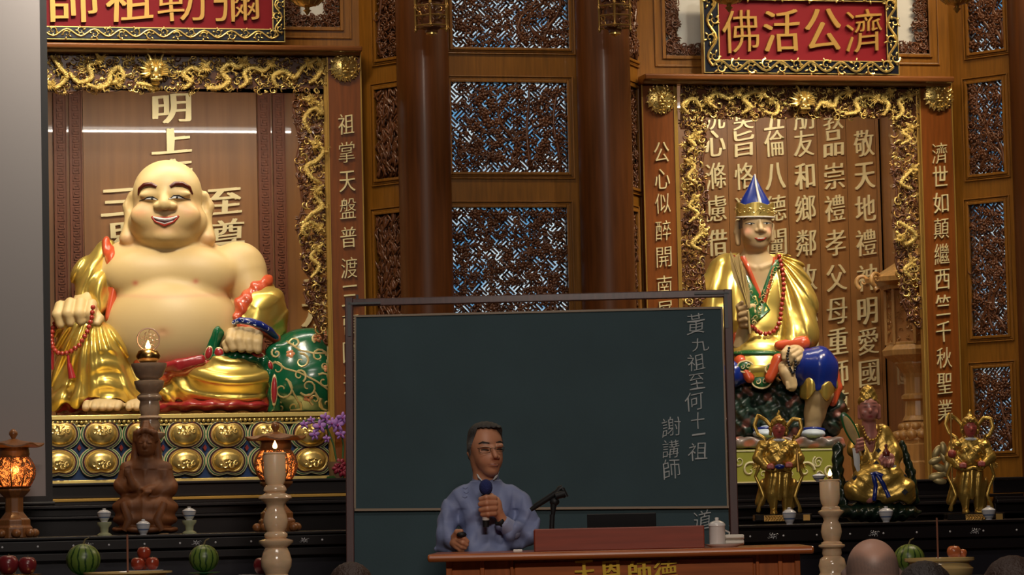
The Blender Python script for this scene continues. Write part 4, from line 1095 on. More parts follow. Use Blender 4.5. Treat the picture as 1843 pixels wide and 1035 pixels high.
cup('blue and white cup in front of the small statue with the leaf fan', F2R, 1595, 911, 941, 13.5, Z2R, .12)
cup('blue and white cup in front of the guardian statue holding a lotus', F2R, 1780, 910, 941, 13, Z2R, .12)
cup('blue and white cup on the upper tier behind the lit candle', FL, 1474, 851, 869, 12, R_bot, -.30)
m_melon = bpy.data.materials.new('watermelon_rind'); m_melon.use_nodes = True
def _melon():
    nt = m_melon.node_tree; N = nt.nodes; L = nt.links; b = N['Principled BSDF']; b.inputs['Roughness'].default_value = .35
    tc = N.new('ShaderNodeTexCoord'); se = N.new('ShaderNodeSeparateXYZ'); L.new(tc.outputs['Object'], se.inputs[0])
    at = N.new('ShaderNodeMath'); at.operation = 'ARCTAN2'; L.new(se.outputs[0], at.inputs[0]); L.new(se.outputs[1], at.inputs[1])
    no = N.new('ShaderNodeTexNoise'); no.inputs['Scale'].default_value = 30; L.new(tc.outputs['Object'], no.inputs['Vector'])
    m1 = N.new('ShaderNodeMath'); m1.operation = 'MULTIPLY_ADD'; m1.inputs[1].default_value = 14; L.new(at.outputs[0], m1.inputs[0])
    m2 = N.new('ShaderNodeMath'); m2.operation = 'MULTIPLY'; m2.inputs[1].default_value = 4; L.new(no.outputs['Fac'], m2.inputs[0]); L.new(m2.outputs[0], m1.inputs[2])
    s = N.new('ShaderNodeMath'); s.operation = 'SINE'; L.new(m1.outputs[0], s.inputs[0])
    r = N.new('ShaderNodeValToRGB'); r.color_ramp.elements[0].position = .55; r.color_ramp.elements[0].color = (.13, .20, .035, 1); r.color_ramp.elements[1].position = .8; r.color_ramp.elements[1].color = (.02, .055, .012, 1)
    L.new(s.outputs[0], r.inputs[0]); L.new(r.outputs[0], b.inputs['Base Color'])
_melon()
m_stem = mat('dry_stem', (.16, .12, .05), .7)
def melon(label, fr, px, py, r, y, z):
    c = fr.p(px, py, y); k = fr.m(1, px, py, y); R = r*k
    base = (c[0], c[1], z+R*.92)
    t = thing('watermelon', label, 'watermelon', fr, base, 'watermelons on the offering tables')
    mb = MB(); mb.ell(base, (R, R, R*.92), None, 32, 20); mb.build('rind', m_melon, t, smooth=True)
    mb = MB(); mb.tube([(base[0], base[1], z+R*1.8), (base[0]+.01, base[1], z+R*1.84+.02), (base[0]+.03, base[1], z+R*1.84+.03)], [.005, .004, .003], 6); mb.build('stem', m_stem, t)
m_redf = mat('red_apple_skin', (.42, .05, .02), .3, coat=.3, noise=(14, .6)); m_org = mat('orange_apple_skin', (.62, .16, .05), .3, coat=.3, noise=(14, .7)); m_dkr = mat('dark_red_fruit', (.18, .015, .02), .3, coat=.3)
def apple(label, fr, c, R, m, group):
    base = (c[0], c[1], c[2]-R*.9); t = thing('apple', label, 'fruit', fr, base, group)
    prof = [(.05*R, .12*R), (.35*R, .02*R), (.62*R, .12*R), (.88*R, .5*R), (R, 1.0*R), (.93*R, 1.38*R), (.7*R, 1.7*R), (.4*R, 1.8*R), (.15*R, 1.72*R), (.03*R, 1.6*R)]
    mb = MB(); mb.lathe(prof, base, 24); mb.build('fruit_body', m, t, smooth=True)
    mb = MB(); mb.tube([(base[0], base[1], base[2]+1.6*R), (base[0]+.1*R, base[1], base[2]+1.95*R)], .06*R, 5); mb.build('stem', m_stem, t)
yF = .9
def crate_stack(fr, px, pw, zt, pt, y, label):
    """a footed dish that lifts the fruit to its height above the table"""
    a = fr.p(px, pt, y); k = fr.m(1, px, pt, y); R = pw*k; h = a[2]-zt
    t = thing('footed_dish', label, 'dish', fr, (a[0], a[1], zt), 'footed dishes for the fruit')
    mb = MB(); mb.lathe([(.55*R, 0), (.5*R, .1*h), (.25*R, .3*h), (.25*R, .6*h), (.6*R, .8*h), (R, .95*h), (R, h), (.9*R, h)], (a[0], a[1], zt), 28)
    return t, mb, a
t, mb, a = crate_stack(FT, 150, 34, ZT3, 1036, yF, 'green glazed footed dish under the paler watermelon'); mb.build('dish_body', mat('green_glaze', (.03, .20, .06), .25, coat=.4), t, smooth=True)
melon('paler striped watermelon between the carved wooden statue and the left lantern', FT, 150, 1010, 31, yF, a[2])
t, mb, a = crate_stack(FT, 367, 30, ZT3, 1030, yF, 'green glazed footed dish under the darker watermelon'); mb.build('dish_body', MATS['green_glaze'], t, smooth=True)
melon('darker striped watermelon between the wooden statue and the onyx candlestick', FT, 367, 1010, 27, yF, a[2])
t, mb, a = crate_stack(FT, 260, 34, ZT3, 1026, yF, 'white footed dish under the pile of red apples'); mb.build('dish_body', m_porc, t, smooth=True)
k = FT.m(1, 260, 1000, yF); R = 12.5*k
for (dx, dy, lv, lab) in ((-13, -.02, 0, 'red apple in the lower layer of the pile, nearest the paler watermelon'), (13, -.02, 0, 'red apple in the lower layer of the pile, nearest the darker watermelon'), (0, .07, 0, 'red apple hidden at the back of the pile below the top one'), (0, .015, 1, 'red apple topmost of its pile in front of the wooden statue')):
    apple(lab, FT, (a[0]+dx*k, a[1]+dy, a[2]+R*.9+lv*R*1.5), R, m_redf, 'red apples piled before the wooden statue')
t, mb, a = crate_stack(FT, 35, 40, ZT3, 1034, yF, 'brass footed dish under the dark red fruit'); mb.build('dish_body', m_brass, t, smooth=True)
for (dx, r_, lab) in ((-20, 19, 'dark red fruit at the very edge of the offering table'), (14, 17, 'dark red fruit in front of the lantern before the screen')):
    apple(lab, FT, (a[0]+dx*k, a[1], a[2]+r_*k*.9), r_*k, m_dkr, 'dark red fruit')
t, mb, a = crate_stack(FT, 452, 24, ZT3, 1034, yF+.5, 'glass footed dish under the wrapped fruit beside the onyx candlestick'); mb.build('dish_body', m_porc, t, smooth=True)
apple('dark red wrapped fruit behind the onyx candlestick', FT, (a[0]+.06, a[1], a[2]+17*k*.9), 17*k, m_dkr, 'dark red fruit')
# onyx incense bowls with a stick
def incense(label, lab2, fr, px, pt, r, y, z, sp, m):
    a = fr.p(px, pt, y); k = fr.m(1, px, pt, y); R = r*k; h = a[2]-z; base = (a[0], a[1], z)
    t = thing('incense_bowl', label, 'bowl', fr, base)
    mb = MB(); mb.lathe([(.7*R, 0), (.8*R, .15*h), (.93*R, .3*h), (.97*R, .55*h), (.86*R, .7*h), (.86*R, .8*h), (R, .88*h), (R, h), (.9*R, h), (.88*R, .86*h)], base, 48); mb.build('bowl_body', m, t, smooth=True)
    mb = MB(); mb.lathe([(.89*R, .8*h), (.89*R, .9*h), (.3*R, .93*h)], base, 32); mb.build('ash', mat('incense_ash', (.35, .32, .28), .9), t)
    s = thing('incense_stick', lab2, 'incense stick', fr, (fr.p(sp[0], sp[1], y)[0], a[1], z+.9*h), 'single incense sticks in the onyx bowls')
    top = fr.p(sp[0], sp[1], y); mb = MB(); mb.tube([(top[0], y, z+.88*h), top], .005, 6); mb.build('stick', mat('incense', (.24, .09, .05), .8), s)
    mb = MB(); mb.tube([(top[0], y, z+.88*h), (top[0], y, z+.95*h)], .008, 6); mb.build('foot', m_brass, s)
m_onyxy = mat('yellow_onyx', (.74, .52, .22), .18, coat=.5, sss=.3, noise=(7, .75))
incense('wide yellow onyx incense bowl beside the bald head', 'brown incense stick rising from the wide yellow onyx bowl', FTR, 1690, 1004, 63, .35, ZT4, (1686, 932), m_onyxy)
incense('wide yellow onyx incense bowl in front of the pile of red apples', 'brown incense stick rising in front of the wooden statue', FT, 230, 1029, 80, .25, ZT3, (229, 962), m_onyxy)
melon('striped watermelon behind the close-cropped head and the incense bowl', FTR, 1636, 1000, 28, .9, FTR.p(1636, 1031, .9)[2])
t, mb, a = crate_stack(FTR, 1636, 24, ZT4, 1031, .9, 'white footed dish under the watermelon beside the bald head'); mb.build('dish_body', m_porc, t, smooth=True)
t, mb, a = crate_stack(FTR, 1722, 26, ZT4, 1006, .9, 'white footed dish behind the onyx incense bowl'); mb.build('dish_body', m_porc, t, smooth=True)
k = FTR.m(1, 1700, 1000, .9)
apple('orange and yellow apple behind the onyx incense bowl', FTR, (a[0]-5*k, a[1], a[2]+13*k*.9), 13*k, m_org, 'apples behind the incense bowl')
apple('orange apple half hidden behind its neighbour near the pearl flowers', FTR, (a[0]+17*k, a[1]+.05, a[2]+9*k), 9*k, m_org, 'apples behind the incense bowl')

# ------------------------------------------------------------------ orchid
m_orch = mat('orchid_petal', (.38, .18, .55), .55, sss=.2); m_orchd = mat('orchid_lip', (.30, .03, .20), .5); m_green = mat('leaf_green', (.035, .10, .025), .45)
fo = FL; yO = -.25; cO = FL.p(612, 905, -.3); k = FL.m(1, 600, 800, yO)
t = thing('potted_orchid', 'potted orchid with purple blossoms behind the corner of the blackboard', 'plant', FL, (cO[0], -.3, L_bot))
mb = MB(); b0_ = (cO[0], -.22, L_bot); mb.lathe([(12*k, 0), (16*k, 20*k), (18*k, 30*k), (15*k, 30*k)], b0_, 20); mb.build('pot', mat('brown_pot', (.20, .12, .06), .5), t, smooth=True)
for st in ([(612, 860), (600, 800), (585, 760), (560, 752), (542, 762)], [(616, 860), (618, 800), (612, 770), (598, 762), (580, 775)]):
    mb = MB(); mb.tube([FL.p(a_, b_, yO) for a_, b_ in st], .006, 6); mb.build('stem', m_green, t)
for (px, py, s) in ((548, 765, 8), (560, 757, 7), (575, 768, 12), (585, 752, 9), (597, 762, 10), (566, 783, 9), (607, 765, 13), (616, 752, 10), (588, 790, 7), (613, 782, 9)):
    c = FL.p(px, py, yO-.02); mb = MB(); rr = random.Random(px)
    for j in range(5):
        a = PI/2+j*2*PI/5+rr.uniform(-.2, .2); w_ = .5 if j in (0, 2, 3) else .72
        mb.ell((c[0]+math.cos(a)*s*.55*k, c[1]-.004*(j % 2), c[2]+math.sin(a)*s*.55*k), (s*.6*k, .008, s*w_*.6*k), Matrix.Rotation(-a, 3, 'Y') @ Matrix.Rotation(rr.uniform(-.4, .4), 3, 'X'), 8, 5)
    ob = mb.build('blossom', m_orch, t, smooth=True)
    mb = MB(); mb.ell((c[0], c[1]-.014, c[2]-.1*s*k), (s*.18*k, .01, s*.22*k), None, 6, 5); mb.build('lip', m_orchd, ob, smooth=True)
for (px, py, dx, dy) in ((612, 880, -30, -12), (614, 884, -34, 8), (618, 880, 26, -16), (612, 885, -18, 14)):
    P_ = [FL.p(px+dx*q, py+dy*q-10*math.sin(PI*q), -.25-.06*q) for q in (0, .25, .5, .75, 1)]
    mb = MB(); mb.tube(P_, [3*k, 7*k, 9*k, 7*k, .5*k], 8, flat=.2); mb.build('leaf', m_green, t, smooth=True)
m_dred = mat('dark_red_blossom', (.22, .01, .03), .5)
for (px, py) in ((613, 835), (617, 848), (608, 843)):
    c = FL.p(px, py, -.27); mb = MB()
    for j in range(6): a = j*PI/3; mb.ell((c[0]+math.cos(a)*5*k, c[1], c[2]+math.sin(a)*5*k), (6*k, 3*k, 4*k), Matrix.Rotation(-a, 3, 'Y'), 6, 5)
    mb.build('red_blossom', m_dred, t, smooth=True)

# ------------------------------------------------------------------ blackboard on its frame
FBd = facing(965, 929, 15.9, 0.0)
FBd = Fr((FBd.o.x, FBd.o.y, 0), FBd.rz)
LEAN = math.tan(math.radians(5.2))
def bp(px, py, off=0.0):
    y = off
    for _ in range(6):
        q = FBd.p(px, py, y); y = off+LEAN*(q[2]-1.0)
    return FBd.p(px, py, y)
def slab(mb, corners, th, mi=0):
    """corners: pixel quad counter-clockwise from bottom left, on the leaning plane; th thickness backwards"""
    A = [Vector(bp(*c)) if not isinstance(c, Vector) else c for c in corners]
    B = [a+Vector((0, th, 0)) for a in A]
    mb.add([tuple(v) for v in A+B], [(0, 1, 2, 3), (7, 6, 5, 4), (0, 4, 5, 1), (1, 5, 6, 2), (2, 6, 7, 3), (3, 7, 4, 0)], mi)
m_bframe = mat('blackboard_frame_wood', (.085, .028, .026), .5, coat=.05, noise=(6, .6), stretch=WV)
m_board = mat('green_slate', (.034, .066, .078), .65, noise=(3, .82), bump=(90, .05), spec=.25)
m_tan = mat('tan_edge', (.22, .15, .09), .5); m_iron = mat('dark_iron', (.03, .028, .03), .45)
def foot(px, py): 
    q = bp(px, py); return q
bl = bp(622, 1000)
t = thing('blackboard', 'large green chalkboard in a dark red wooden frame behind the speaker', 'blackboard', FBd, (bp(965, 1000)[0], 0, 0))
zfl = .12
def post(x_top, x_bot, w_, name):
    a = bp(x_top[0], x_top[1]); b_ = bp(x_bot[0], x_bot[1]); d = (Vector(b_)-Vector(a)); e = Vector(a)+d*((zfl-a[2])/d.z); ww = FBd.m(w_)
    mb = MB(); A = [Vector(a), Vector(a)+Vector((ww, 0, 0)), e+Vector((ww, 0, 0)), e]; B = [v+Vector((0, .05, 0)) for v in A]
    A = [v-Vector((0, .025, 0)) for v in A]
    mb.add([tuple(v) for v in A+B], [(3, 2, 1, 0), (4, 5, 6, 7), (0, 1, 5, 4), (1, 2, 6, 5), (2, 3, 7, 6), (3, 0, 4, 7)])
    mb.build(name, m_bframe, t, bevel=.004)
    mb = MB(); mb.box(e.x-.02, e.x+ww+.02, e.y-.35, e.y+.35, .06, zfl); mb.build('foot', m_bframe, t, bevel=.004)
    for s in (-.3, .3):
        mb = MB(); mb.ell((e.x+ww/2, e.y+s, .03), (.018, .03, .03), None, 12, 8); mb.build('caster', m_iron, t, smooth=True)
post((621, 536), (623.5, 1000), 14.5, 'post'); post((1302, 521), (1313, 915), 15, 'post')
mb = MB(); slab(mb, [(634, 551, -.02), (1304, 534.5, -.02), (1304, 521, -.02), (634, 538, -.02)], .045); mb.build('top_rail', m_bframe, t, bevel=.004)
mb = MB(); slab(mb, [(637, 917, 0.002), (1311, 911.5, 0.002), (1300.5, 555.5, 0.002), (638, 571, 0.002)], .02); mb.build('upper_slate', m_board, t)
mb = MB(); slab(mb, [(637, 1160, 0.006), (1318, 1150, 0.006), (1311, 915, 0.006), (637, 920, 0.006)], .02); mb.build('lower_slate', m_board, t)
mb = MB(); slab(mb, [(637, 571, -.006), (1301, 555.5, -.006), (1301, 551.5, -.006), (637, 567.5, -.006)], .03); slab(mb, [(638, 920, -.016), (1312, 914.5, -.016), (1312, 910.5, -.016), (638, 915.5, -.016)], .03)
slab(mb, [(637, 915, -.006), (640.5, 915, -.006), (641, 571, -.006), (637.5, 571, -.006)], .02); slab(mb, [(1308.5, 911, -.006), (1311.5, 911, -.006), (1301, 556, -.006), (1298, 556, -.006)], .02)
mb.build('slate_edging', m_tan, t)
for q in ([(626, 605), (632, 605), (631, 543), (625, 543)], [(627, 548.5), (685, 547), (685, 543), (627, 544.5)], [(1250, 530), (1312, 528.5), (1312, 524.5), (1250, 526)], [(1305, 590), (1311, 590), (1309, 527), (1303, 527)]):
    mb = MB(); slab(mb, [(a_, b_, -.03) for a_, b_ in q], .006); mb.build('corner_bracket', m_iron, t)
mb = MB(); q = bp(643, 536); mb.box(q[0]-.006, q[0]+.006, q[1]-.01, q[1]+.01, q[2]-.01, q[2]+.015); q = bp(1303, 519); mb.build('knob', m_iron, t)
m_chalk = mat('chalk', (.42, .44, .44), .9)
def chalkchar(ch, px, py, w, h):
    V, Fc, asp = glyph(ch); cc = Vector(bp(px, py, -.003)); k = FBd.m(1, px, py)
    if asp[1] < .45: h = h*asp[1]/.9+1
    X = V[:, 0]*w*k; Z = V[:, 1]*h*k
    X2 = X+.03*w*k*np.sin(Z/(h*k)*5+px); Z2 = Z+X*.12+.03*w*k*np.sin(X/(w*k)*6+py)
    out = np.stack([X2+cc.x, cc.y+LEAN*Z2-(V[:, 2]+.5)*.0012, Z2+cc.z], 1)
    return link_mesh('chalk_character', out, [f[::-1] for f in Fc], m_chalk, t)
for ch, px, py, w, h in (('黃', 1252, 583, 32, 38), ('九', 1260, 620, 30, 24), ('祖', 1253, 652, 31, 30), ('至', 1254, 686, 28, 28), ('何', 1249, 722, 32, 34), ('十', 1256, 757, 24, 30), ('一', 1258, 781, 24, 30),
                         ('祖', 1256, 812, 34, 32), ('謝', 1208, 768, 34, 34), ('講', 1207, 808, 30, 32), ('師', 1209, 844, 30, 36), ('道', 1264, 936, 32, 34)):
    chalkchar(ch, px, py, w, h)

# ------------------------------------------------------------------ podium and what stands on it
FPo = facing(1115, 990, 14.2); FPo = Fr((FPo.o.x, FPo.o.y, 0), FPo.rz+math.radians(-1))
m_pod = mat('podium_wood', (.46, .115, .022), .3, coat=.4, noise=(5, .6), stretch=(.6, 6, 9)); m_podv = mat('podium_wood_upright', (.46, .115, .022), .3, coat=.4, noise=(5, .6), stretch=(9, 6, .6))
m_podr = mat('podium_red_wood', (.27, .045, .020), .4, coat=.3, noise=(5, .7), stretch=(.6, 6, 9))
xm = 1115; X0, X1 = FPo.p(771, 997)[0], FPo.p(1462, 990)[0]
zt = FPo.p(xm, 990)[2]; zb = FPo.p(xm, 1004)[2]
t = thing('podium', 'wide polished reddish lectern desk with gold characters on its front', 'lectern', FPo, ((X0+X1)/2, .3, 0))
PD = .75
def bull(mb, x0, x1, y0, y1, z0, z1):
    h = (z1-z0)/2; zc = (z0+z1)/2; n = 10; pr = []
    pr = [(y0+h-h*math.cos(a), zc+h*math.sin(a)) for a in [PI/2-PI*i/n for i in range(n+1)][::-1]]
    pts = [(x0, y, z) for y, z in pr]+[(x0, y1, z1), (x0, y1, z0)]
    n = len(pts); V = pts+[(x1, y, z) for _, y, z in pts]
    mb.add(V, [(i, n+i, n+(i+1) % n, (i+1) % n) for i in range(n)]+[tuple(range(n)), tuple(range(2*n-1, n-1, -1))])
mb = MB(); bull(mb, X0, X1, -.10, PD, zb, zt); mb.build('top_board', m_pod, t, bevel=.008)
bx0, bx1 = FPo.p(803, 1020)[0], FPo.p(1440, 1020)[0]
mb = MB(); mb.box(bx0, bx1, 0, PD-.1, .1, zb); mb.build('body', m_podv, t, bevel=.004)
mb = MB(); mb.box(bx0-.03, bx1+.03, -.03, PD-.07, 0, .1); mb.build('plinth', m_podv, t, bevel=.004)
for (pa, pb) in ((803, 814), (864, 872), (918, 924), (1360, 1366), (1400, 1408), (1430, 1440)):
    mb = MB(); mb.box(FPo.p(pa, 1020)[0], FPo.p(pb, 1020)[0], -.018, 0, .1, zb); mb.build('stile', m_podv, t, bevel=.003)
mb = MB(); mb.box(FPo.p(926, 1020)[0], FPo.p(1356, 1020)[0], -.012, 0, .25, zb-.012); mb.build('front_panel', m_pod, t, bevel=.004)
for ch, px, w in (('天', 1052, 36), ('恩', 1100, 38), ('師', 1152, 42), ('德', 1198, 42)):
    char(t, FPo, px, 1032, w, 46, -.013, .010, mat('yellow_lettering', (.72, .45, .03), .35, metal=.2), ch, 1.6 if ch != '德' else 1.0, .05)
mb = MB(); c = FPo.p(852, 1024, -.004)
for i in range(90):
    a = rnd.uniform(0, 2*PI); r_ = rnd.random()**.5*.035; mb.ell((c[0]+r_*math.cos(a), -.001, c[2]+r_*math.sin(a)-.02), (.0012, .001, .0012), None, 4, 3)
# raised screen board on the desk
ya = .05
x0, x1 = FPo.p(962, 970, ya)[0], FPo.p(1268, 970, ya)[0]; za = FPo.p(xm, 949, ya)[2]
t = thing('desk_screen', 'low reddish wooden screen standing on the podium in front of the laptop', 'screen', FPo, ((x0+x1)/2, ya, zt))
o = MB().box(x0-.001, x1, ya, ya+.03, zt, za).build('front_board', m_podr, t, bevel=.004)
MB().box(x0-.004, x0+.022, ya+.03, ya+.45, zt, za-.005).build('side_board', m_podr, t, bevel=.003); MB().box(x1-.022, x1, ya+.03, ya+.45, zt, za-.005).build('side_board', m_podr, t, bevel=.003)
# chalk
q = FPo.p(932, 989, .12); o = MB().box(q[0]-.02, q[0]+.02, .10, .125, zt, zt+.012).build('chalk_eraser', mat('white_chalk', (.75, .72, .68), .7), fr=FPo, base=(q[0], .11, zt), bevel=.003)
tag(o, 'small white block lying on the desk in front of the speaker', 'eraser')
# microphone boom
ym_ = .32; m_blk = mat('black_metal', (.010, .010, .011), .5, spec=.3); m_chr = mat('chrome', (.6, .6, .62), .12, metal=1); m_foam = mat('blue_foam', (.012, .02, .11), .9, bump=(120, .6))
q = FPo.p(993, 985, ym_)
t = thing('microphone_stand', 'black table microphone stand with an empty tilted clip beside the speaker', 'stand', FPo, (q[0], ym_, zt))
k = FPo.m(1, 993, 930, ym_); P3 = lambda a_, b_, d=0: FPo.p(a_, b_, ym_+d)
mb = MB(); mb.lathe([(.07, 0), (.07, .012), (.03, .02), (.012, .03)], (q[0], ym_, zt), 24); mb.build('base', m_blk, t, smooth=True)
mb = MB(); mb.tube([(q[0], ym_, zt+.02), P3(994, 928)], 3.6*k, 12); mb.build('pole', m_chr, t, smooth=True)
mb = MB(); mb.tube([P3(993, 952), P3(994, 926)], 4.6*k, 12); mb.build('grip', m_blk, t, smooth=True)
mb = MB(); mb.tube([P3(995, 928), P3(996, 912), P3(997, 898)], [3.5*k, 5.5*k, 6*k], 12); mb.ell(P3(998, 903), (9*k, 7*k, 8*k), None, 14, 10); mb.build('swivel', m_blk, t, smooth=True)
mb = MB(); mb.tube([P3(955, 918), P3(962, 913), P3(964, 911), P3(1003, 886), P3(1008, 880), P3(1013, 877)], [3.6*k, 4.4*k, 5*k, 5.5*k, 6*k, 5*k], 12); mb.build('clip', m_blk, t, smooth=True)
mb = MB(); mb.tube([P3(1000, 893, -.02), P3(1017, 888, -.02)], [6*k, 7*k], 10); mb.tube([P3(1012, 879, -.015), P3(1019, 895, -.015)], [4*k, 5*k], 8); mb.tube([P3(978, 896), P3(978, 904)], 1.5*k, 6); mb.build('clamp_knob', m_blk, t, smooth=True)
# laptop
yl = .18; q0, q1 = FPo.p(1057, 950, yl), FPo.p(1181, 950, yl); zl = FPo.p(1120, 924, yl)[2]
t = thing('laptop', 'open black laptop seen from behind on the desk', 'laptop', FPo, ((q0[0]+q1[0])/2, yl, zt))
mb = MB(); mb.box(q0[0], q1[0], yl, yl+.24, zt, zt+.02); mb.build('keyboard_base', m_blk, t, bevel=.004)
mb = MB(); a_, b_ = .03, .0
mb.add([(q0[0], yl, zt+.02), (q1[0], yl, zt+.02), (q1[0], yl-.03, zl), (q0[0], yl-.03, zl), (q0[0], yl+.012, zt+.02), (q1[0], yl+.012, zt+.02), (q1[0], yl-.018, zl), (q0[0], yl-.018, zl)], [(0, 1, 2, 3), (7, 6, 5, 4), (0, 4, 5, 1), (1, 5, 6, 2), (2, 6, 7, 3), (3, 7, 4, 0)])
mb.build('lid', m_blk, t, bevel=.003)
# tray, cup, towels
yt = .22; q = FPo.p(1303, 984, yt); k = FPo.m(1, 1303, 975, yt)
m_wp = mat('plain_white_porcelain', (.70, .66, .62), .2, coat=.4); m_tow = mat('towel_cloth', (.66, .60, .52), .9, bump=(70, .4))
t = thing('oval_tray', 'oval white tray under the lidded mug and folded towels', 'tray', FPo, (q[0], yt, zt))
mb = MB(); mb.lathe([(.7, 0), (.75, .15), (1.0, .8), (1.03, 1.0), (.97, 1.0), (.72, .4), (.1, .35)], (0, 0, 0), 36)
mb.V = [(q[0]+x*34*k, yt+y*20*k, zt+z*6*k) for x, y, z in mb.V]; mb.build('tray_body', m_wp, t, smooth=True)
tb = zt+3*k
cq = FPo.p(1291, 975, yt); t = thing('lidded_mug', 'white porcelain mug with a knobbed lid on the tray', 'mug', FPo, (cq[0], yt-.005, tb))
ht = FPo.p(1291, 931, yt)[2]-tb; R = 14.5*k
mb = MB(); mb.lathe([(.85*R, 0), (.95*R, .04*ht), (R, .12*ht), (R, .66*ht), (1.04*R, .69*ht), (.9*R, .69*ht)], (cq[0], yt-.005, tb), 32); mb.build('mug_body', m_wp, t, smooth=True)
mb = MB(); mb.lathe([(1.06*R, .69*ht), (1.06*R, .74*ht), (.85*R, .82*ht), (.4*R, .88*ht), (.2*R, .89*ht), (.26*R, .95*ht), (.22*R, .99*ht), (.05*R, ht)], (cq[0], yt-.005, tb), 32); mb.build('lid', m_wp, t, smooth=True)
mb = MB(); mb.tube([(cq[0]+R*.7, yt+R*.7, tb+.2*ht), (cq[0]+R*1.5, yt+R*1.3, tb+.28*ht), (cq[0]+R*1.6, yt+R*1.4, tb+.45*ht), (cq[0]+R*.7, yt+R*.7, tb+.58*ht)], .12*R, 8); mb.build('handle', m_wp, t, smooth=True)
for i, (py, lab) in enumerate(((969, 'folded cream towel lying under another on the tray'), (959.5, 'rolled cream towel topmost on the tray beside the mug'))):
    a = FPo.p(1322, py, yt); tw = thing('hand_towel', lab, 'towel', FPo, (a[0], yt, tb+i*9.5*k), 'cream towels beside the mug')
    mb = MB(); z = tb+5*k+i*9.5*k
    mb.tube([(a[0]-17*k, yt+.01, z), (a[0]-15*k, yt+.01, z), (a[0]+15*k, yt+.01, z), (a[0]+17*k, yt+.01, z)], [3.6*k, 5*k, 5*k, 3.6*k], 14, flat=1.6); mb.build('towel_roll', m_tow, tw, smooth=True)
    mb = MB(); mb.box(a[0]-15*k, a[0]+15*k, yt-.016, yt-.013, z-1*k, z+.2*k); mb.build('fold_edge', m_tow, tw)
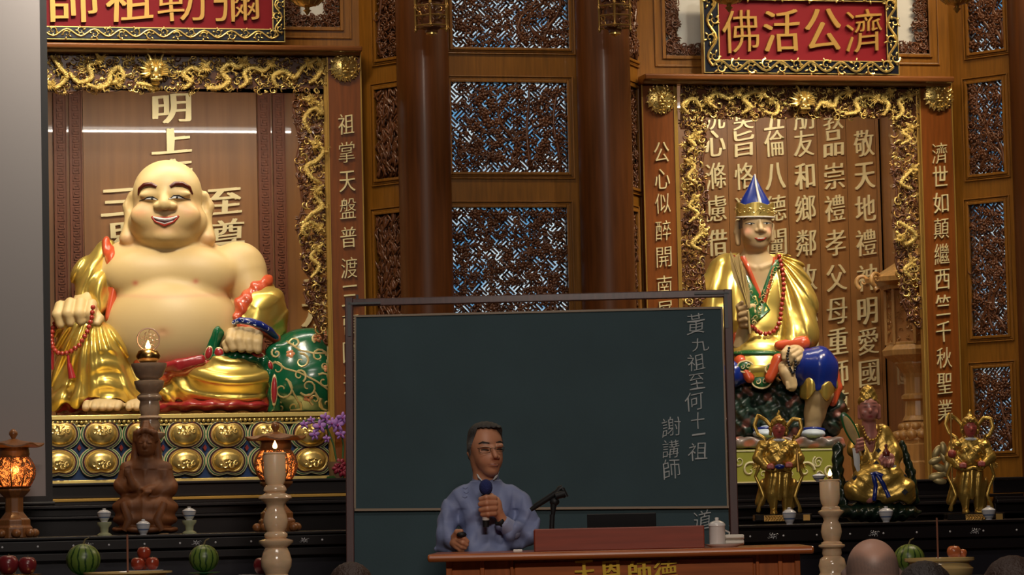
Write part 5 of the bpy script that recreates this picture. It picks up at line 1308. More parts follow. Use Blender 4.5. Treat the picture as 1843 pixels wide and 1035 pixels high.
# ------------------------------------------------------------------ smooth sculpting kit
def n3(v): return np.asarray(v, dtype=np.float32)
class Sculpt:
    """blended solids in picture-sized units (across, down, towards the viewer), meshed as one continuous surface"""
    def __init__(s, fr, px0, py0, k):
        s.fr = fr; s.px0 = px0; s.py0 = py0; s.k = k; s.P = []; s.disp = None
    def new(s): return Sculpt(s.fr, s.px0, s.py0, s.k)
    def loc(s, q):
        q = np.asarray(q, dtype=np.float64).reshape(-1, 3)
        dx, dy = q[:, 0]-s.px0, q[:, 1]-s.py0
        return np.stack([(dx-.0227*dy)*s.k, -q[:, 2]*s.k, -(dy+.0227*dx)*s.k], 1)
    def l1(s, x, y, w): return tuple(s.loc((x, y, w))[0])
    def e(s, x, y, w, rx, ry=None, rw=None, rot=0, k=6, op=1, tilt=0):
        """ellipsoid; rot turns it in the picture plane (degrees, clockwise), tilt about the cross axis"""
        if ry is None: ry = rx
        if rw is None: rw = min(rx, ry)
        a = math.radians(rot); ca, sa = math.cos(a), math.sin(a); b = math.radians(tilt); cb, sb = math.cos(b), math.sin(b)
        R = n3([[ca, sa, 0], [-sa*cb, ca*cb, sb], [sa*sb, -ca*sb, cb]])
        s.P.append(('e', n3((x, y, w)), n3((rx, ry, rw)), R, float(k), op, n3((x, y, w)), float(max(rx, ry, rw)))); return s
    def c(s, *pts, k=5, op=1):
        """tapered limb through (x, y, w, r) points"""
        for a, b in zip(pts[:-1], pts[1:]):
            A, B = n3(a[:3]), n3(b[:3])
            s.P.append(('c', A, B, (float(a[3]), float(b[3])), float(k), op, (A+B)/2, float(np.linalg.norm(B-A)/2+max(a[3], b[3])))); return_ = s
        return s
    def b(s, x, y, w, hx, hy, hw, r=2, rot=0, k=3, op=1):
        a = math.radians(rot); ca, sa = math.cos(a), math.sin(a); R = n3([[ca, sa, 0], [-sa, ca, 0], [0, 0, 1]])
        s.P.append(('b', n3((x, y, w)), n3((hx, hy, hw)), (R, float(r)), float(k), op, n3((x, y, w)), float(math.sqrt(hx*hx+hy*hy+hw*hw)))); return s
    def cut(s, f):
        """keep where f(Q) <= 0"""
        s.P.append(('f', None, None, f, 0.0, 2, n3((0, 0, 0)), 1e9)); return s
    def ev(s, Q, prims=None):
        d = None
        for p in (s.P if prims is None else prims):
            t, a, b, e, k, op = p[:6]
            if t == 'e':
                L = (Q-a) @ e.T; q = L/b; k0 = np.sqrt((q*q).sum(1)); q2 = q/b; k1 = np.sqrt((q2*q2).sum(1))+1e-9
                dd = k0*(k0-1)/k1
            elif t == 'c':
                ba = b-a; h = np.clip(((Q-a) @ ba)/max(float(ba @ ba), 1e-9), 0, 1)
                v = Q-a-h[:, None]*ba; dd = np.sqrt((v*v).sum(1))-(e[0]+(e[1]-e[0])*h)
            elif t == 'b':
                L = np.abs((Q-a) @ e[0].T)-(b-e[1]); dd = np.sqrt((np.maximum(L, 0)**2).sum(1))+np.minimum(L.max(1), 0)-e[1]
            else: dd = e(Q)
            if d is None:
                d = dd if op == 1 else np.full(len(Q), 50, np.float32); 
                if op == 1: continue
            if op == 1:
                if k <= 0: d = np.minimum(d, dd)
                else:
                    h = np.clip(.5+.5*(d-dd)/k, 0, 1); d = d*(1-h)+dd*h-k*h*(1-h)
            elif op == -1:
                k_ = max(k, 1e-3); h = np.clip(.5-.5*(d+dd)/k_, 0, 1); d = d*(1-h)-dd*h+k_*h*(1-h)
            else: d = np.maximum(d, dd)
        if s.disp is not None: d = d-s.disp(Q)
        return d
    def surf(s, x, y, wmax=260, wmin=-60):
        """front surface depth at a place"""
        w = np.arange(wmax, wmin, -2.0, dtype=np.float32); Q = np.stack([np.full_like(w, x), np.full_like(w, y), w], 1)
        d = s.ev(Q); i = np.argmax(d < 0)
        if d[i] >= 0: return None
        if i == 0: return float(w[0])
        t = d[i-1]/(d[i-1]-d[i]); return float(w[i-1]+(w[i]-w[i-1])*t)
    def mesh(s, h=2.2, pad=6):
        lo = np.min([p[6]-p[7] for p in s.P if p[7] < 1e8 and p[5] == 1], 0)-pad; hi = np.max([p[6]+p[7] for p in s.P if p[7] < 1e8 and p[5] == 1], 0)+pad
        B = 12; nb = np.ceil((hi-lo)/(h*B)).astype(int); N = nb*B+1
        g = np.stack(np.meshgrid(*[np.arange(n) for n in nb], indexing='ij'), -1).reshape(-1, 3)
        cen = (lo+(g+.5)*B*h).astype(np.float32); Rb = B*h*.87
        dc = s.ev(cen); act = np.abs(dc) < Rb*1.7+3
        g = g[act]; cen = cen[act]
        ii = np.stack(np.meshgrid(*[np.arange(B+1)]*3, indexing='ij'), -1).reshape(-1, 3)
        cid, cpos = [], []; edges = []
        st = np.array([N[1]*N[2], N[2], 1])
        for gi, c in zip(g, cen):
            pr = [p for p in s.P if p[7] > 1e8 or np.linalg.norm(p[6]-c)-p[7] < Rb+p[4]+2*h+2]
            if not pr: continue
            Q = (lo+(gi*B+ii)*h).astype(np.float32)
            D = s.ev(Q, pr).reshape(B+1, B+1, B+1); S = D < 0
            if S.all() or not S.any(): continue
            # cells
            c8 = [S[a:B+a, b:B+b, e:B+e] for a in (0, 1) for b in (0, 1) for e in (0, 1)]
            sm = sum(x.astype(np.int8) for x in c8); act_ = (sm > 0) & (sm < 8)
            idx = np.argwhere(act_)
            acc = np.zeros((len(idx), 3)); cnt = np.zeros(len(idx))
            for ax in range(3):
                o1, o2 = [q for q in range(3) if q != ax]
                for a in (0, 1):
                    for b in (0, 1):
                        off = [0, 0, 0]; off[o1] = a; off[o2] = b; off2 = list(off); off2[ax] = 1
                        i0 = idx+off; i1 = idx+off2
                        d0 = D[i0[:, 0], i0[:, 1], i0[:, 2]]; d1 = D[i1[:, 0], i1[:, 1], i1[:, 2]]
                        m = (d0 < 0) != (d1 < 0); t = np.where(m, d0/np.where(m, d0-d1, 1), 0)
                        p = i0.astype(float); p[:, ax] += t
                        acc[m] += p[m]; cnt[m] += 1
            pos = lo+(gi*B+acc/cnt[:, None])*h
            cid.append(((gi*B+idx)*st).sum(1)); cpos.append(pos)
            for ax in range(3):
                sl0 = [slice(0, B)]*3; sl1 = [slice(0, B)]*3; sl1[ax] = slice(1, B+1)
                s0, s1 = S[tuple(sl0)], S[tuple(sl1)]; m = np.argwhere(s0 != s1)
                if len(m): edges.append((ax, gi*B+m, s0[m[:, 0], m[:, 1], m[:, 2]]))
        cid = np.concatenate(cid); cpos = np.concatenate(cpos)
        u, first = np.unique(cid, return_index=True); V = cpos[first]
        Fs = []
        for ax, e, ins in edges:
            o1, o2 = (ax+1) % 3, (ax+2) % 3
            q = []
            for a, b in ((0, 0), (-1, 0), (-1, -1), (0, -1)):
                c = e.copy(); c[:, o1] += a; c[:, o2] += b; q.append((c*st).sum(1))
            q = np.stack(q, 1); j = np.searchsorted(u, q); j = np.minimum(j, len(u)-1); ok = (u[j] == q).all(1)
            j = j[ok]; f = ins[ok]; j = np.where(f[:, None], j[:, ::-1], j); Fs.append(j)
        Fc = np.concatenate(Fs)
        return V, Fc
    def build(s, name, m, parent, h=2.2, paint=None, **kw):
        V, Fc = s.mesh(h)
        L = s.loc(V)+np.array(BASE[parent.name])*0
        o = link_mesh(name, L+np.array(BASE[parent.name]), Fc, m, parent, smooth=True, colors=paint(V) if paint else None)
        if kw: tag(o, **kw)
        return o
    # thin surface features
    def on(s, x, y, lift=0):
        w = s.surf(x, y)
        if w is None: w = 0
        return s.l1(x, y, w+lift)
    def stroke(s, mb, pts, r, lift=0, n=6, flat=.5, mi=0, sm=4):
        """a raised painted line lying on the surface; pts [(x, y)] or with own radius"""
        P = []; R = []
        for i in range(len(pts)-1):
            a, b = pts[i], pts[i+1]; ra = a[2] if len(a) > 2 else r; rb = b[2] if len(b) > 2 else r
            for j in range(sm):
                t = j/sm; P.append(s.on(a[0]+(b[0]-a[0])*t, a[1]+(b[1]-a[1])*t, lift)); R.append((ra+(rb-ra)*t)*s.k)
        a = pts[-1]; P.append(s.on(a[0], a[1], lift)); R.append((a[2] if len(a) > 2 else r)*s.k)
        mb.tube(P, R, n, mi, flat=1.0); return mb
def figure(name, label, cat, fr, base_px, group=None):
    pass
def start(name, label, cat, px, py, z, group=None, turn=0.0):
    """an Empty at the base of a figure that stands at depth z; returns (thing, sculpt)"""
    fr = facing(px, py, z, turn); k = z/HF.dot(_f)/F if False else (z/F)
    t = thing(name, label, cat, fr, (0, 0, 0), group)
    return t, Sculpt(fr, px, py, k)
def sm_(mb): return mb
def lmb(s, mb): return mb
def hand(s, fingers, palm, thumb=None, r=8, k=3):
    """fingers: list of point chains (x, y, w); each tapers; palm: list of ellipsoids"""
    for p in palm: s.e(*p, k=5)
    for f in fingers:
        n = len(f); s.c(*[(q[0], q[1], q[2], r*(1-.16*i/(n-1)*1.3)) for i, q in enumerate(f)], k=k)
    if thumb: s.c(*thumb, k=k)
    return s
def beads(S, t, pts, r, m, name='bead', lift=0, ws=None, step=2.0):
    """separate round beads along a path of (x, y, w)"""
    P = [Vector(p) for p in pts]; out = []; acc = 0; last = P[0]; out.append(P[0])
    L = [P[0]]
    for i in range(len(P)-1):
        for j in range(1, 21): L.append(P[i].lerp(P[i+1], j/20))
    d = 0
    for a, b in zip(L[:-1], L[1:]):
        d += (b-a).length
        if d >= step*r: out.append(b); d = 0
    me = None
    for i, q in enumerate(out):
        c = S.l1(*q)
        if me is None:
            mb = MB(); mb.ell((0, 0, 0), r*S.k, None, 12, 8); o = mb.build(name, m, t, smooth=True); me = o.data
            for v in me.vertices: v.co += Vector(BASE[t.name])
            o.location = c
        else:
            o = bpy.data.objects.new(name, me); COL.objects.link(o); o.parent = t; o.location = c
    return out
def mixc(n, base): return np.tile(np.array(base, dtype=np.float32), (n, 1))
def blend(C, col, wgt): return C*(1-wgt[:, None])+np.array(col, dtype=np.float32)*wgt[:, None]
def gauss(Q, x, y, rx, ry): return np.exp(-((Q[:, 0]-x)/rx)**2-((Q[:, 1]-y)/ry)**2)
def scurl(x, y, r, th, turns, dr, n=14):
    return [(x+r*(1-i/(n-1)*.85)*math.cos(th+dr*2*PI*turns*i/(n-1)), y+r*(1-i/(n-1)*.85)*math.sin(th+dr*2*PI*turns*i/(n-1))) for i in range(n)]

m_bskin = mat('painted_statue_skin', (1, 1, 1), .48, attr=True)
m_robe = mat('gilded_robe', (.86, .64, .15), .30, metal=.75)
m_lining = mat('orange_red_lining', (.60, .09, .03), .28, coat=.4)
m_lred = mat('crimson_lining', (.38, .025, .03), .3, coat=.4)
m_brow = mat('brown_brow_paint', (.085, .012, .006), .3, coat=.3); m_ink = mat('black_eye_paint', (.01, .01, .012), .3); m_eyew = mat('eye_white', (.75, .78, .80), .25, coat=.4)
m_lip = mat('red_lip_paint', (.50, .05, .03), .3, coat=.3); m_teeth = mat('tooth_white', (.82, .80, .76), .25, coat=.4)
m_bead = mat('coral_bead', (.36, .035, .02), .25, coat=.5); m_sack = mat('green_sack', (.005, .115, .045), .22, coat=.5, bump=(10, .3))
m_tan2 = mat('tan_scroll_paint', (.62, .48, .20), .35, metal=.2); m_orf = mat('orange_flower_paint', (.70, .26, .10), .4); m_bluep = mat('deep_blue_paint', (.008, .025, .22), .25, coat=.5)

# ================================================================== the laughing statue
ZB = (FL.w((FL.p(300, 745, .62)[0], .62, 0))-CAM).dot(HF)
T, S = start('laughing_statue', 'huge bare bellied laughing seated statue in gilded robe on the lotus pedestal', 'statue', 302, 745, ZB)
TB = T
body = S.new()
body.e(312, 505, 0, 108, 82, 62, k=10)
body.e(256, 498, 40, 66, 46, 34, k=24).e(360, 498, 40, 68, 46, 34, k=24)
body.e(312, 592, 30, 124, 94, 80, k=12)
body.e(225, 478, 0, 46, 46, 44, k=14).e(426, 486, 0, 52, 52, 42, k=14)
body.e(305, 445, 0, 80, 30, 40, k=16)
body.c((440, 500, 5, 40), (466, 560, 25, 33), (455, 605, 60, 24), k=8)
body.c((210, 485, 5, 36), (166, 545, 25, 30), (150, 565, 60, 24), k=8)
# head
body.e(301, 349, 26, 62, 60, 58, k=6).e(303, 402, 30, 71, 47, 52, k=14).e(303, 428, 40, 46, 22, 36, k=10)
body.e(262, 392, 66, 22, 19, 14, k=12).e(342, 392, 66, 22, 19, 14, k=12)
body.e(303, 430, 70, 18, 10, 10, k=8)
body.c((302, 352, 76, 8), (303, 372, 88, 10), k=7).e(291, 377, 84, 9, 7.5, 8, k=4).e(316, 377, 84, 9, 7.5, 8, k=4).e(303, 377, 90, 10, 8, 8, k=4)
body.e(276, 357, 74, 20, 7, 8, k=8).e(328, 355, 74, 20, 7, 8, k=8)
body.e(303, 400, 92, 24, 5, 12, k=3, op=-1)
for sx in (-1, 1):
    x = 302+sx*68
    body.c((x-sx*3, 352, 18, 8), (x+sx*3, 372, 14, 11), (x+sx*1, 400, 18, 9), (x+sx*4, 430, 26, 15), k=5)
    body.e(x+sx*1, 368, 28, 5, 14, 6, k=3, op=-1)
body.e(303, 604, 118, 7, 4, 8, k=6, op=-1)
# hands
hand(body, [[(118, 556, 78), (115, 572, 92), (120, 589, 90)], [(136, 551, 82), (134, 570, 98), (138, 586, 95)], [(155, 550, 82), (154, 570, 98), (157, 584, 95)], [(173, 553, 78), (173, 570, 94), (175, 584, 92)]],
     [(146, 562, 66, 38, 20, 24)], [(178, 566, 70, 8), (189, 578, 84, 7), (186, 587, 92, 6)], r=10.8, k=4)
hand(body, [[(424, 604, 88), (423, 618, 104), (428, 632, 106)], [(440, 602, 92), (439, 618, 108), (443, 633, 110)], [(456, 604, 92), (456, 620, 108), (458, 634, 110)], [(471, 608, 88), (471, 622, 104), (472, 635, 106)]],
     [(447, 608, 76, 33, 18, 24)], [(424, 612, 84, 8), (414, 624, 96, 6.5), (416, 634, 100, 6)], r=9.6, k=3.6)
# feet
body.c((200, 700, 60, 26), (200, 728, 80, 18), k=5).e(200, 733, 92, 36, 14, 30, k=5)
for i, x in enumerate((172, 187, 201, 214, 227)): body.c((x, 732, 112, 8.4), (x-1, 738, 124, 7.2-.5*i*.4), k=2)
body.e(262, 733, 88, 26, 13, 28, k=4)
for i, x in enumerate((246, 260, 273, 284)): body.c((x, 732, 108, 7), (x, 738, 118, 6.4), k=2)
def p_buddha(Q):
    C = mixc(len(Q), (.63, .45, .195)); C = blend(C, (.66, .49, .27), np.clip((Q[:, 1]-540)/120, 0, 1)*.6)
    f = (Q[:, 2] > 40) & (Q[:, 1] < 450)
    C = blend(C, (.80, .30, .16), .55*gauss(Q, 258, 384, 16, 14)*f+.45*gauss(Q, 345, 383, 17, 14)*f)
    C = blend(C, (.70, .33, .15), .45*gauss(Q, 300, 322, 14, 10)*f)
    C = blend(C, (.66, .28, .16), .35*gauss(Q, 302, 418, 30, 10)*f)
    for x in (232, 376): C = blend(C, (.74, .36, .20), .5*gauss(Q, x, 434, 14, 12))
    C = blend(C, (.55, .16, .08), .9*gauss(Q, 250, 514, 5.5, 4.5)+.9*gauss(Q, 358, 511, 5.5, 4.5)); C = blend(C, (.62, .26, .13), .55*gauss(Q, 303, 604, 16, 10))
    C = blend(C, (.66, .30, .16), np.clip((Q[:, 1]-737)/5, 0, 1)*.6)
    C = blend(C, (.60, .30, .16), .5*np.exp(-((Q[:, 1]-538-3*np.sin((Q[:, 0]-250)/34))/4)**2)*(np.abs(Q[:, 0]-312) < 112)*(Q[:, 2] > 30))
    return C
ob = body.build('body', m_bskin, T, 2.3, p_buddha)
def face_lines(S_, T_, brows, eyes, lids, iris, m_b, ir=2.6):
    for b in brows: mb = MB(); S_.stroke(mb, b, 3, .2, 8); mb.build('eyebrow', m_b, T_, smooth=True)
    for e in eyes: mb = MB(); S_.stroke(mb, e, 2, -.6, 8); mb.build('eye', m_eyew, T_, smooth=True)
    for e in lids: mb = MB(); S_.stroke(mb, e, .8, .1, 5); mb.build('eyelid_line', m_ink, T_, smooth=True)
    for (x, y) in iris: mb = MB(); c = S_.on(x, y, 1.7); mb.ell(c, (ir*S_.k, ir*.6*S_.k, ir*.85*S_.k), None, 10, 6); mb.build('iris', m_ink, T_, smooth=True)
face_lines(body, T,
    [[(253, 356, 1.5), (256, 346, 4), (266, 339, 5), (278, 338.5, 4.6), (288, 343, 3)], [(312, 343, 3), (320, 337.5, 4.6), (333, 337.5, 5), (344, 343, 4.2), (350, 354, 1.5)]],
    [[(264, 365, 1), (272, 363.5, 2.6), (281, 363.5, 3.0), (289, 366, 1)], [(311, 365, 1), (319, 361.5, 3.0), (328, 361.5, 2.6), (337, 364, 1)]],
    [[(255, 366.5, .7), (264, 365, 1.1), (272, 361.5, 1.3), (281, 361, 1.3), (291, 366, .6)], [(310, 366, .6), (318, 359, 1.3), (328, 358.5, 1.3), (337, 363, 1.1), (347, 364.5, .7)]],
    [(280, 364), (324, 362)], m_brow)
m_out = mat('dark_mouth_line', (.05, .01, .01), .4)
mb = MB(); body.stroke(mb, [(280, 397, 2.5), (290, 403, 4.6), (303, 405.5, 5.4), (316, 402.5, 4.6), (326, 396, 2.5)], 4, -1.0, 8); mb.build('mouth_opening', m_out, T, smooth=True)
mb = MB(); body.stroke(mb, [(282, 397, 1.6), (292, 400, 2.6), (303, 401.5, 2.9), (314, 400, 2.6), (325, 396, 1.6)], 3, 1.8, 8); mb.build('upper_teeth', m_teeth, T, smooth=True)
mb = MB(); body.stroke(mb, [(288, 404.5, 1.2), (303, 408.5, 1.9), (318, 404, 1.2)], 2, 1.8, 8); mb.build('lower_teeth', m_teeth, T, smooth=True)
mb = MB(); body.stroke(mb, [(279, 396, 1.2), (286, 404.5, 2.4), (303, 411.5, 3.0), (319, 404.5, 2.4), (328, 395, 1.2)], 2, .6, 8); body.stroke(mb, [(279, 396, 1), (292, 397.2, 1.2), (303, 398, 1.2), (314, 397, 1.2), (328, 395, 1)], 1, 1.2, 6); mb.build('lips', m_lip, T, smooth=True)

def fold(Q, ph, amp, sharp=.65):
    s = np.sin(ph); return amp*(np.sign(s)*np.abs(s)**sharp)
# robe over the raised knee
r1 = S.new()
r1.c((155, 600, 55, 40), (185, 640, 66, 50), (196, 700, 62, 52), k=18).c((140, 600, 40, 30), (115, 730, 40, 22), k=26).c((230, 610, 30, 24), (262, 722, 48, 24), k=22).e(170, 722, 50, 80, 26, 52, k=18).e(150, 590, 62, 44, 14, 34, k=10)
def d1(Q):
    x, y = Q[:, 0], Q[:, 1]
    th = np.arctan2(x-175, y-545); a = fold(Q, th*34, 3.2)
    yy = (y-((x-205)/36)**2*-10); b = fold(Q, (y+ .011*(x-207)**2*-1)/5.2, 3.0)
    w = np.clip(1-np.abs(x-207)/38, 0, 1)*np.clip((y-625)/20, 0, 1); w = w*w*(3-2*w)
    return (a*(1-w)+b*w)*np.clip((y-588)/22, .1, 1)+2.2*np.sin(y/23+x/17)
r1.disp = d1
hem = lambda Q: Q[:, 1]-(733-14*np.exp(-((Q[:, 0]-200)/36)**2)+5*np.sin(Q[:, 0]/7.5)+np.clip((Q[:, 2]-60)/10, -1, 1))
r1.cut(hem); r1.build('robe_over_raised_knee', m_robe, T, 2.0)
u1 = S.new(); u1.c((115, 735, 34, 20), (185, 730, 55, 28), (262, 733, 44, 24), k=16).e(182, 722, 50, 72, 22, 50, k=12)
u1.disp = lambda Q: fold(Q, Q[:, 0]/4.2, 2.0); u1.cut(lambda Q: Q[:, 1]-(743-16*np.exp(-((Q[:, 0]-200)/32)**4))); u1.build('red_hem', m_lred, T, 2.4)
# robe over the folded leg
r2 = S.new()
r2.c((318, 700, 60, 26), (400, 676, 66, 38), (455, 676, 60, 38), k=18).e(420, 690, 62, 78, 46, 56, k=12).c((300, 700, 55, 14), (340, 722, 60, 18), (430, 728, 60, 16), k=10)
def d2(Q):
    x, y = Q[:, 0], Q[:, 1]; cx = 432; r = np.sqrt(((x-cx)/1.9)**2+((y-632)/1.0)**2)
    a = fold(Q, r/6.2-1.2, 4.2)
    g = fold(Q, (x*.75-y*.62)/6.0, 3.0); w = np.clip((350-x)/26, 0, 1); return (a*(1-w)+g*w)*np.clip((y-640)/14, .2, 1)
r2.disp = d2; r2.cut(lambda Q: Q[:, 1]-(731+7*np.sin(Q[:, 0]/9.0)+3*np.sin(Q[:, 0]/5+1)))
r2.build('robe_over_folded_leg', m_robe, T, 2.0)
u2 = S.new(); u2.c((292, 732, 56, 11), (360, 736, 70, 11), (480, 734, 62, 12), k=6).e(400, 732, 62, 92, 12, 56, k=6)
u2.disp = lambda Q: fold(Q, (Q[:, 0]+Q[:, 1]*.6)/6.5, 1.8); u2.cut(lambda Q: Q[:, 1]-743); u2.build('red_hem', m_lred, T, 2.4)
o3 = S.new(); o3.c((470, 660, 50, 30), (478, 720, 48, 28), k=10).c((240, 615, 60, 12), (262, 655, 66, 14), (300, 676, 76, 16), (350, 664, 88, 12), (385, 655, 88, 8), k=10); o3.cut(lambda Q: Q[:, 1]-742)
o3.disp = lambda Q: fold(Q, (Q[:, 0]-Q[:, 1])/7, 1.5); o3.build('orange_lining', m_lining, T, 2.4)
# sleeves
s1 = S.new(); s1.c((186, 452, -2, 20), (168, 500, 14, 36), (164, 545, 28, 30), k=10).e(180, 528, 40, 22, 40, 26, rot=-8, k=8).c((196, 440, 6, 10), (204, 505, 30, 13), (190, 555, 52, 12), k=8)
s1.disp = lambda Q: fold(Q, (Q[:, 0]*.95+(Q[:, 1]-450)*.18+9*np.sin(Q[:, 1]/26))/5.0, 3.6)*np.clip((Q[:, 1]-440)/30, .2, 1)
s1.build('sleeve_on_raised_arm', m_robe, T, 2.0)
q1 = S.new(); q1.c((190, 436, 14, 9), (203, 470, 32, 12), (207, 520, 40, 12), (205, 575, 56, 9), k=8); q1.disp = lambda Q: fold(Q, (Q[:, 0]*1.2+Q[:, 1]*.3)/4, 1.8); q1.build('orange_lining', m_lining, T, 2.2)
s2 = S.new(); s2.c((478, 520, 8, 18), (476, 555, 30, 40), (462, 578, 52, 36), k=10).c((480, 560, 20, 36), (492, 598, 20, 26), k=10)
def d5(Q):
    x, y = Q[:, 0], Q[:, 1]; v = y*.62-x*.62+.012*(x-450)**2
    return fold(Q, v/6.5, 2.4)
s2.disp = d5; s2.cut(lambda Q: (Q[:, 1]-(588+(Q[:, 0]-432)*.34))*.9); s2.cut(lambda Q: ((500+(485-Q[:, 0])*1.05)-Q[:, 1])*.7)
s2.build('sleeve_on_lowered_arm', m_robe, T, 2.0)
q2 = S.new(); q2.c((484, 502, 14, 9), (466, 524, 36, 17), (444, 552, 62, 17), (434, 576, 78, 9), k=8).c((440, 592, 80, 9), (478, 598, 78, 12), (500, 612, 50, 10), k=6)
q2.disp = lambda Q: fold(Q, (Q[:, 0]-Q[:, 1])/5, 1.6); q2.build('orange_lining', m_lining, T, 2.2)
mb = MB(); pts = [S.l1(x, y, w) for x, y, w in ((428, 586, 100), (440, 583, 106), (458, 585, 108), (476, 591, 102), (491, 600, 86), (501, 611, 60))]
mb.tube(pts, [4*S.k, 6*S.k, 7*S.k, 7*S.k, 7*S.k, 5*S.k], 10); mb.build('blue_cuff', m_bluep, T, smooth=True)
mb = MB()
for i in range(9):
    t_ = i/8*4.999; j = int(t_); f_ = t_-j; q = Vector(pts[j]).lerp(Vector(pts[min(5, j+1)]), f_)
    P_, R_ = spiral(q.x, q.z, q.y-6.5*S.k, 4*S.k, i*1.3, 1, 1 if i % 2 else -1, 10, .22, lift=0); mb.tube(P_, R_, 5)
mb.build('cuff_scrolls', m_eyew, T, smooth=True)
# sack
sk = S.new(); sk.e(556, 686, 30, 86, 80, 66, k=10).e(556, 634, 26, 62, 40, 44, k=24).c((500, 640, 66, 18), (520, 700, 66, 26), k=18)
sk.disp = lambda Q: fold(Q, (Q[:, 0]*.5+Q[:, 1])/15, .9); sk.cut(lambda Q: Q[:, 1]-743); sk.cut(lambda Q: (Q[:, 0]-599)*1.0)
sk.build('green_sack', m_sack, T, 2.4)
mb = MB()
for (x, y, r, th, dr) in ((505, 668, 17, 2, 1), (548, 655, 15, 4.5, 1), (578, 645, 14, 0, -1), (535, 622, 11, 3, 1), (515, 705, 20, 5, 1), (560, 700, 17, 2.5, -1), (588, 690, 15, 4, 1), (535, 735, 14, 5.5, 1), (592, 730, 14, 4, -1), (545, 680, 13, 1, -1), (575, 612, 10, 2, 1), (510, 735, 9, 5, -1), (590, 662, 11, 5, 1), (572, 722, 10, 2, 1), (503, 640, 9, 4, -1)):
    mb_ = [(a, b, 2.6*(1-.4*i/13)) for i, (a, b) in enumerate(scurl(x, y, r, th, 1.15, dr))]
    mb_ = [q for q in mb_ if q[0] < 597 and q[1] < 741 and sk.surf(q[0], q[1]) is not None]
    if len(mb_) > 3: sk.stroke(mb, mb_, 2.6, -.8, 6, sm=1)
for pts in ([(500, 655), (520, 668), (545, 675), (575, 690), (596, 705)], [(520, 618), (545, 635), (570, 640), (596, 640)], [(525, 690), (535, 712), (545, 730), (548, 740)], [(570, 705), (580, 722), (585, 738)]):
    sk.stroke(mb, pts, 2.2, -.8, 6, sm=4)
mb.build('scroll_pattern', m_tan2, T, smooth=True, kind='stuff')
for (x, y) in ((528, 642), (575, 614), (560, 718), (594, 668), (592, 605)):
    mb = MB()
    for j in range(5):
        a = j*2*PI/5; xx, yy = x+5*math.cos(a), y+4.4*math.sin(a)
        if xx > 597: continue
        mb.ell(sk.on(xx, yy, -.6), (4.6*S.k, 1.6*S.k, 4.2*S.k), None, 8, 5)
    mb.build('painted_flower', m_orf, T, smooth=True)
nk = S.new(); nk.c((398, 604, 84, 12), (388, 640, 84, 11), (372, 655, 84, 7), k=4).c((384, 650, 86, 8), (430, 646, 92, 9), (478, 652, 84, 10), (497, 690, 80, 10), (500, 742, 74, 12), k=6)
nk.disp = lambda Q: fold(Q, (Q[:, 0]*1.1+Q[:, 1]*.12)/2.6, 1.0)*(Q[:, 1] < 640)+fold(Q, (Q[:, 0]+Q[:, 1])/5, 1.2)*(Q[:, 1] >= 640); nk.cut(lambda Q: Q[:, 1]-743); nk.build('gathered_sack_neck', m_sack, T, 2.0)
for (x, y, a, b, rt) in ((372, 650, 9, 4, -20), (384, 640, 6, 11, 15), (402, 640, 8, 9, -20), (420, 634, 9, 10, 10), (442, 637, 12, 5, -25), (470, 643, 11, 5, 10), (492, 662, 5, 8, -15), (500, 706, 5, 24, 2)):
    w = nk.surf(x, y) or 90
    for rr_, mt, lf in ((1.22, m_cream, 0), (1.0, m_lred, 1.6)):
        mb = MB(); mb.ell(S.l1(x, y, w+lf), (a*rr_*S.k, 3*S.k, b*rr_*S.k), Matrix.Rotation(math.radians(rt), 3, 'Y'), 12, 6); mb.build('ruffle_lining', mt, T, smooth=True)
# red beads in the raised hand
beads(S, T, [(180, 560, 110), (178, 580, 112), (171, 605, 118), (158, 628, 122), (140, 641, 122), (122, 643, 116), (110, 634, 106), (104, 615, 92), (105, 595, 80), (110, 582, 76)], 4.6, m_bead, step=1.85)
mb = MB(); mb.tube([S.l1(138, 645, 120), S.l1(140, 662, 120)], 2.6*S.k, 8); mb.tube([S.l1(140, 660, 120), S.l1(146, 686, 120)], [4*S.k, 7*S.k], 10); mb.build('bead_tassel', m_lred, T, smooth=True)
mb = MB(); mb.tube([S.l1(101, 598, 60), S.l1(99, 630, 60), S.l1(100, 668, 60)], [4*S.k, 6*S.k, 5*S.k], 10); mb.build('red_sash_end', m_lred, T, smooth=True)
sh = S.new(); sh.c((296, 668, 92, 9), (330, 662, 100, 10), (372, 652, 96, 8), k=5); sh.disp = lambda Q: fold(Q, (Q[:, 1]+Q[:, 0]*.3)/3.5, 1.3); sh.build('red_waist_sash', m_lred, T, 2.2)
# ================================================================== the blue hatted seated statue
m_fskin = m_bskin; m_hat = mat('blue_hat_paint', (.008, .030, .26), .35, coat=.15); m_hatw = mat('cream_hat_edge', (.80, .74, .62), .4)
m_gband = mat('gold_hat_band', (.62, .46, .12), .35, metal=.6); m_greenp = mat('green_collar_paint', (.015, .11, .03), .3, coat=.4)
m_blkb = mat('black_bead', (.012, .012, .014), .3, coat=.4); m_palm = mat('palm_leaf_fan', (.52, .36, .14), .55, noise=(20, .7)); m_shoe = mat('pale_blue_shoe', (.52, .60, .70), .5)
m_grey = mat('grey_hair_paint', (.10, .11, .13), .5)
ZJ = (FL.w((FL.p(1400, 800, .55)[0], .55, 0))-CAM).dot(HF)
T, S = start('seated_monk_statue', 'seated statue in gilded robe and pointed blue hat, holding a leaf fan', 'statue', 1400, 868, ZJ)
b = S.new()
b.e(1362, 402, 12, 29, 32, 28, k=6).e(1363, 425, 14, 27, 28, 26, k=8).e(1364, 441, 18, 15, 11, 16, k=6)
b.c((1367, 402, 38, 3.5), (1369, 416, 44, 4.5), k=4).e(1363, 418, 40, 4.5, 3.5, 4, k=3).e(1374, 418, 40, 4.5, 3.5, 4, k=3)
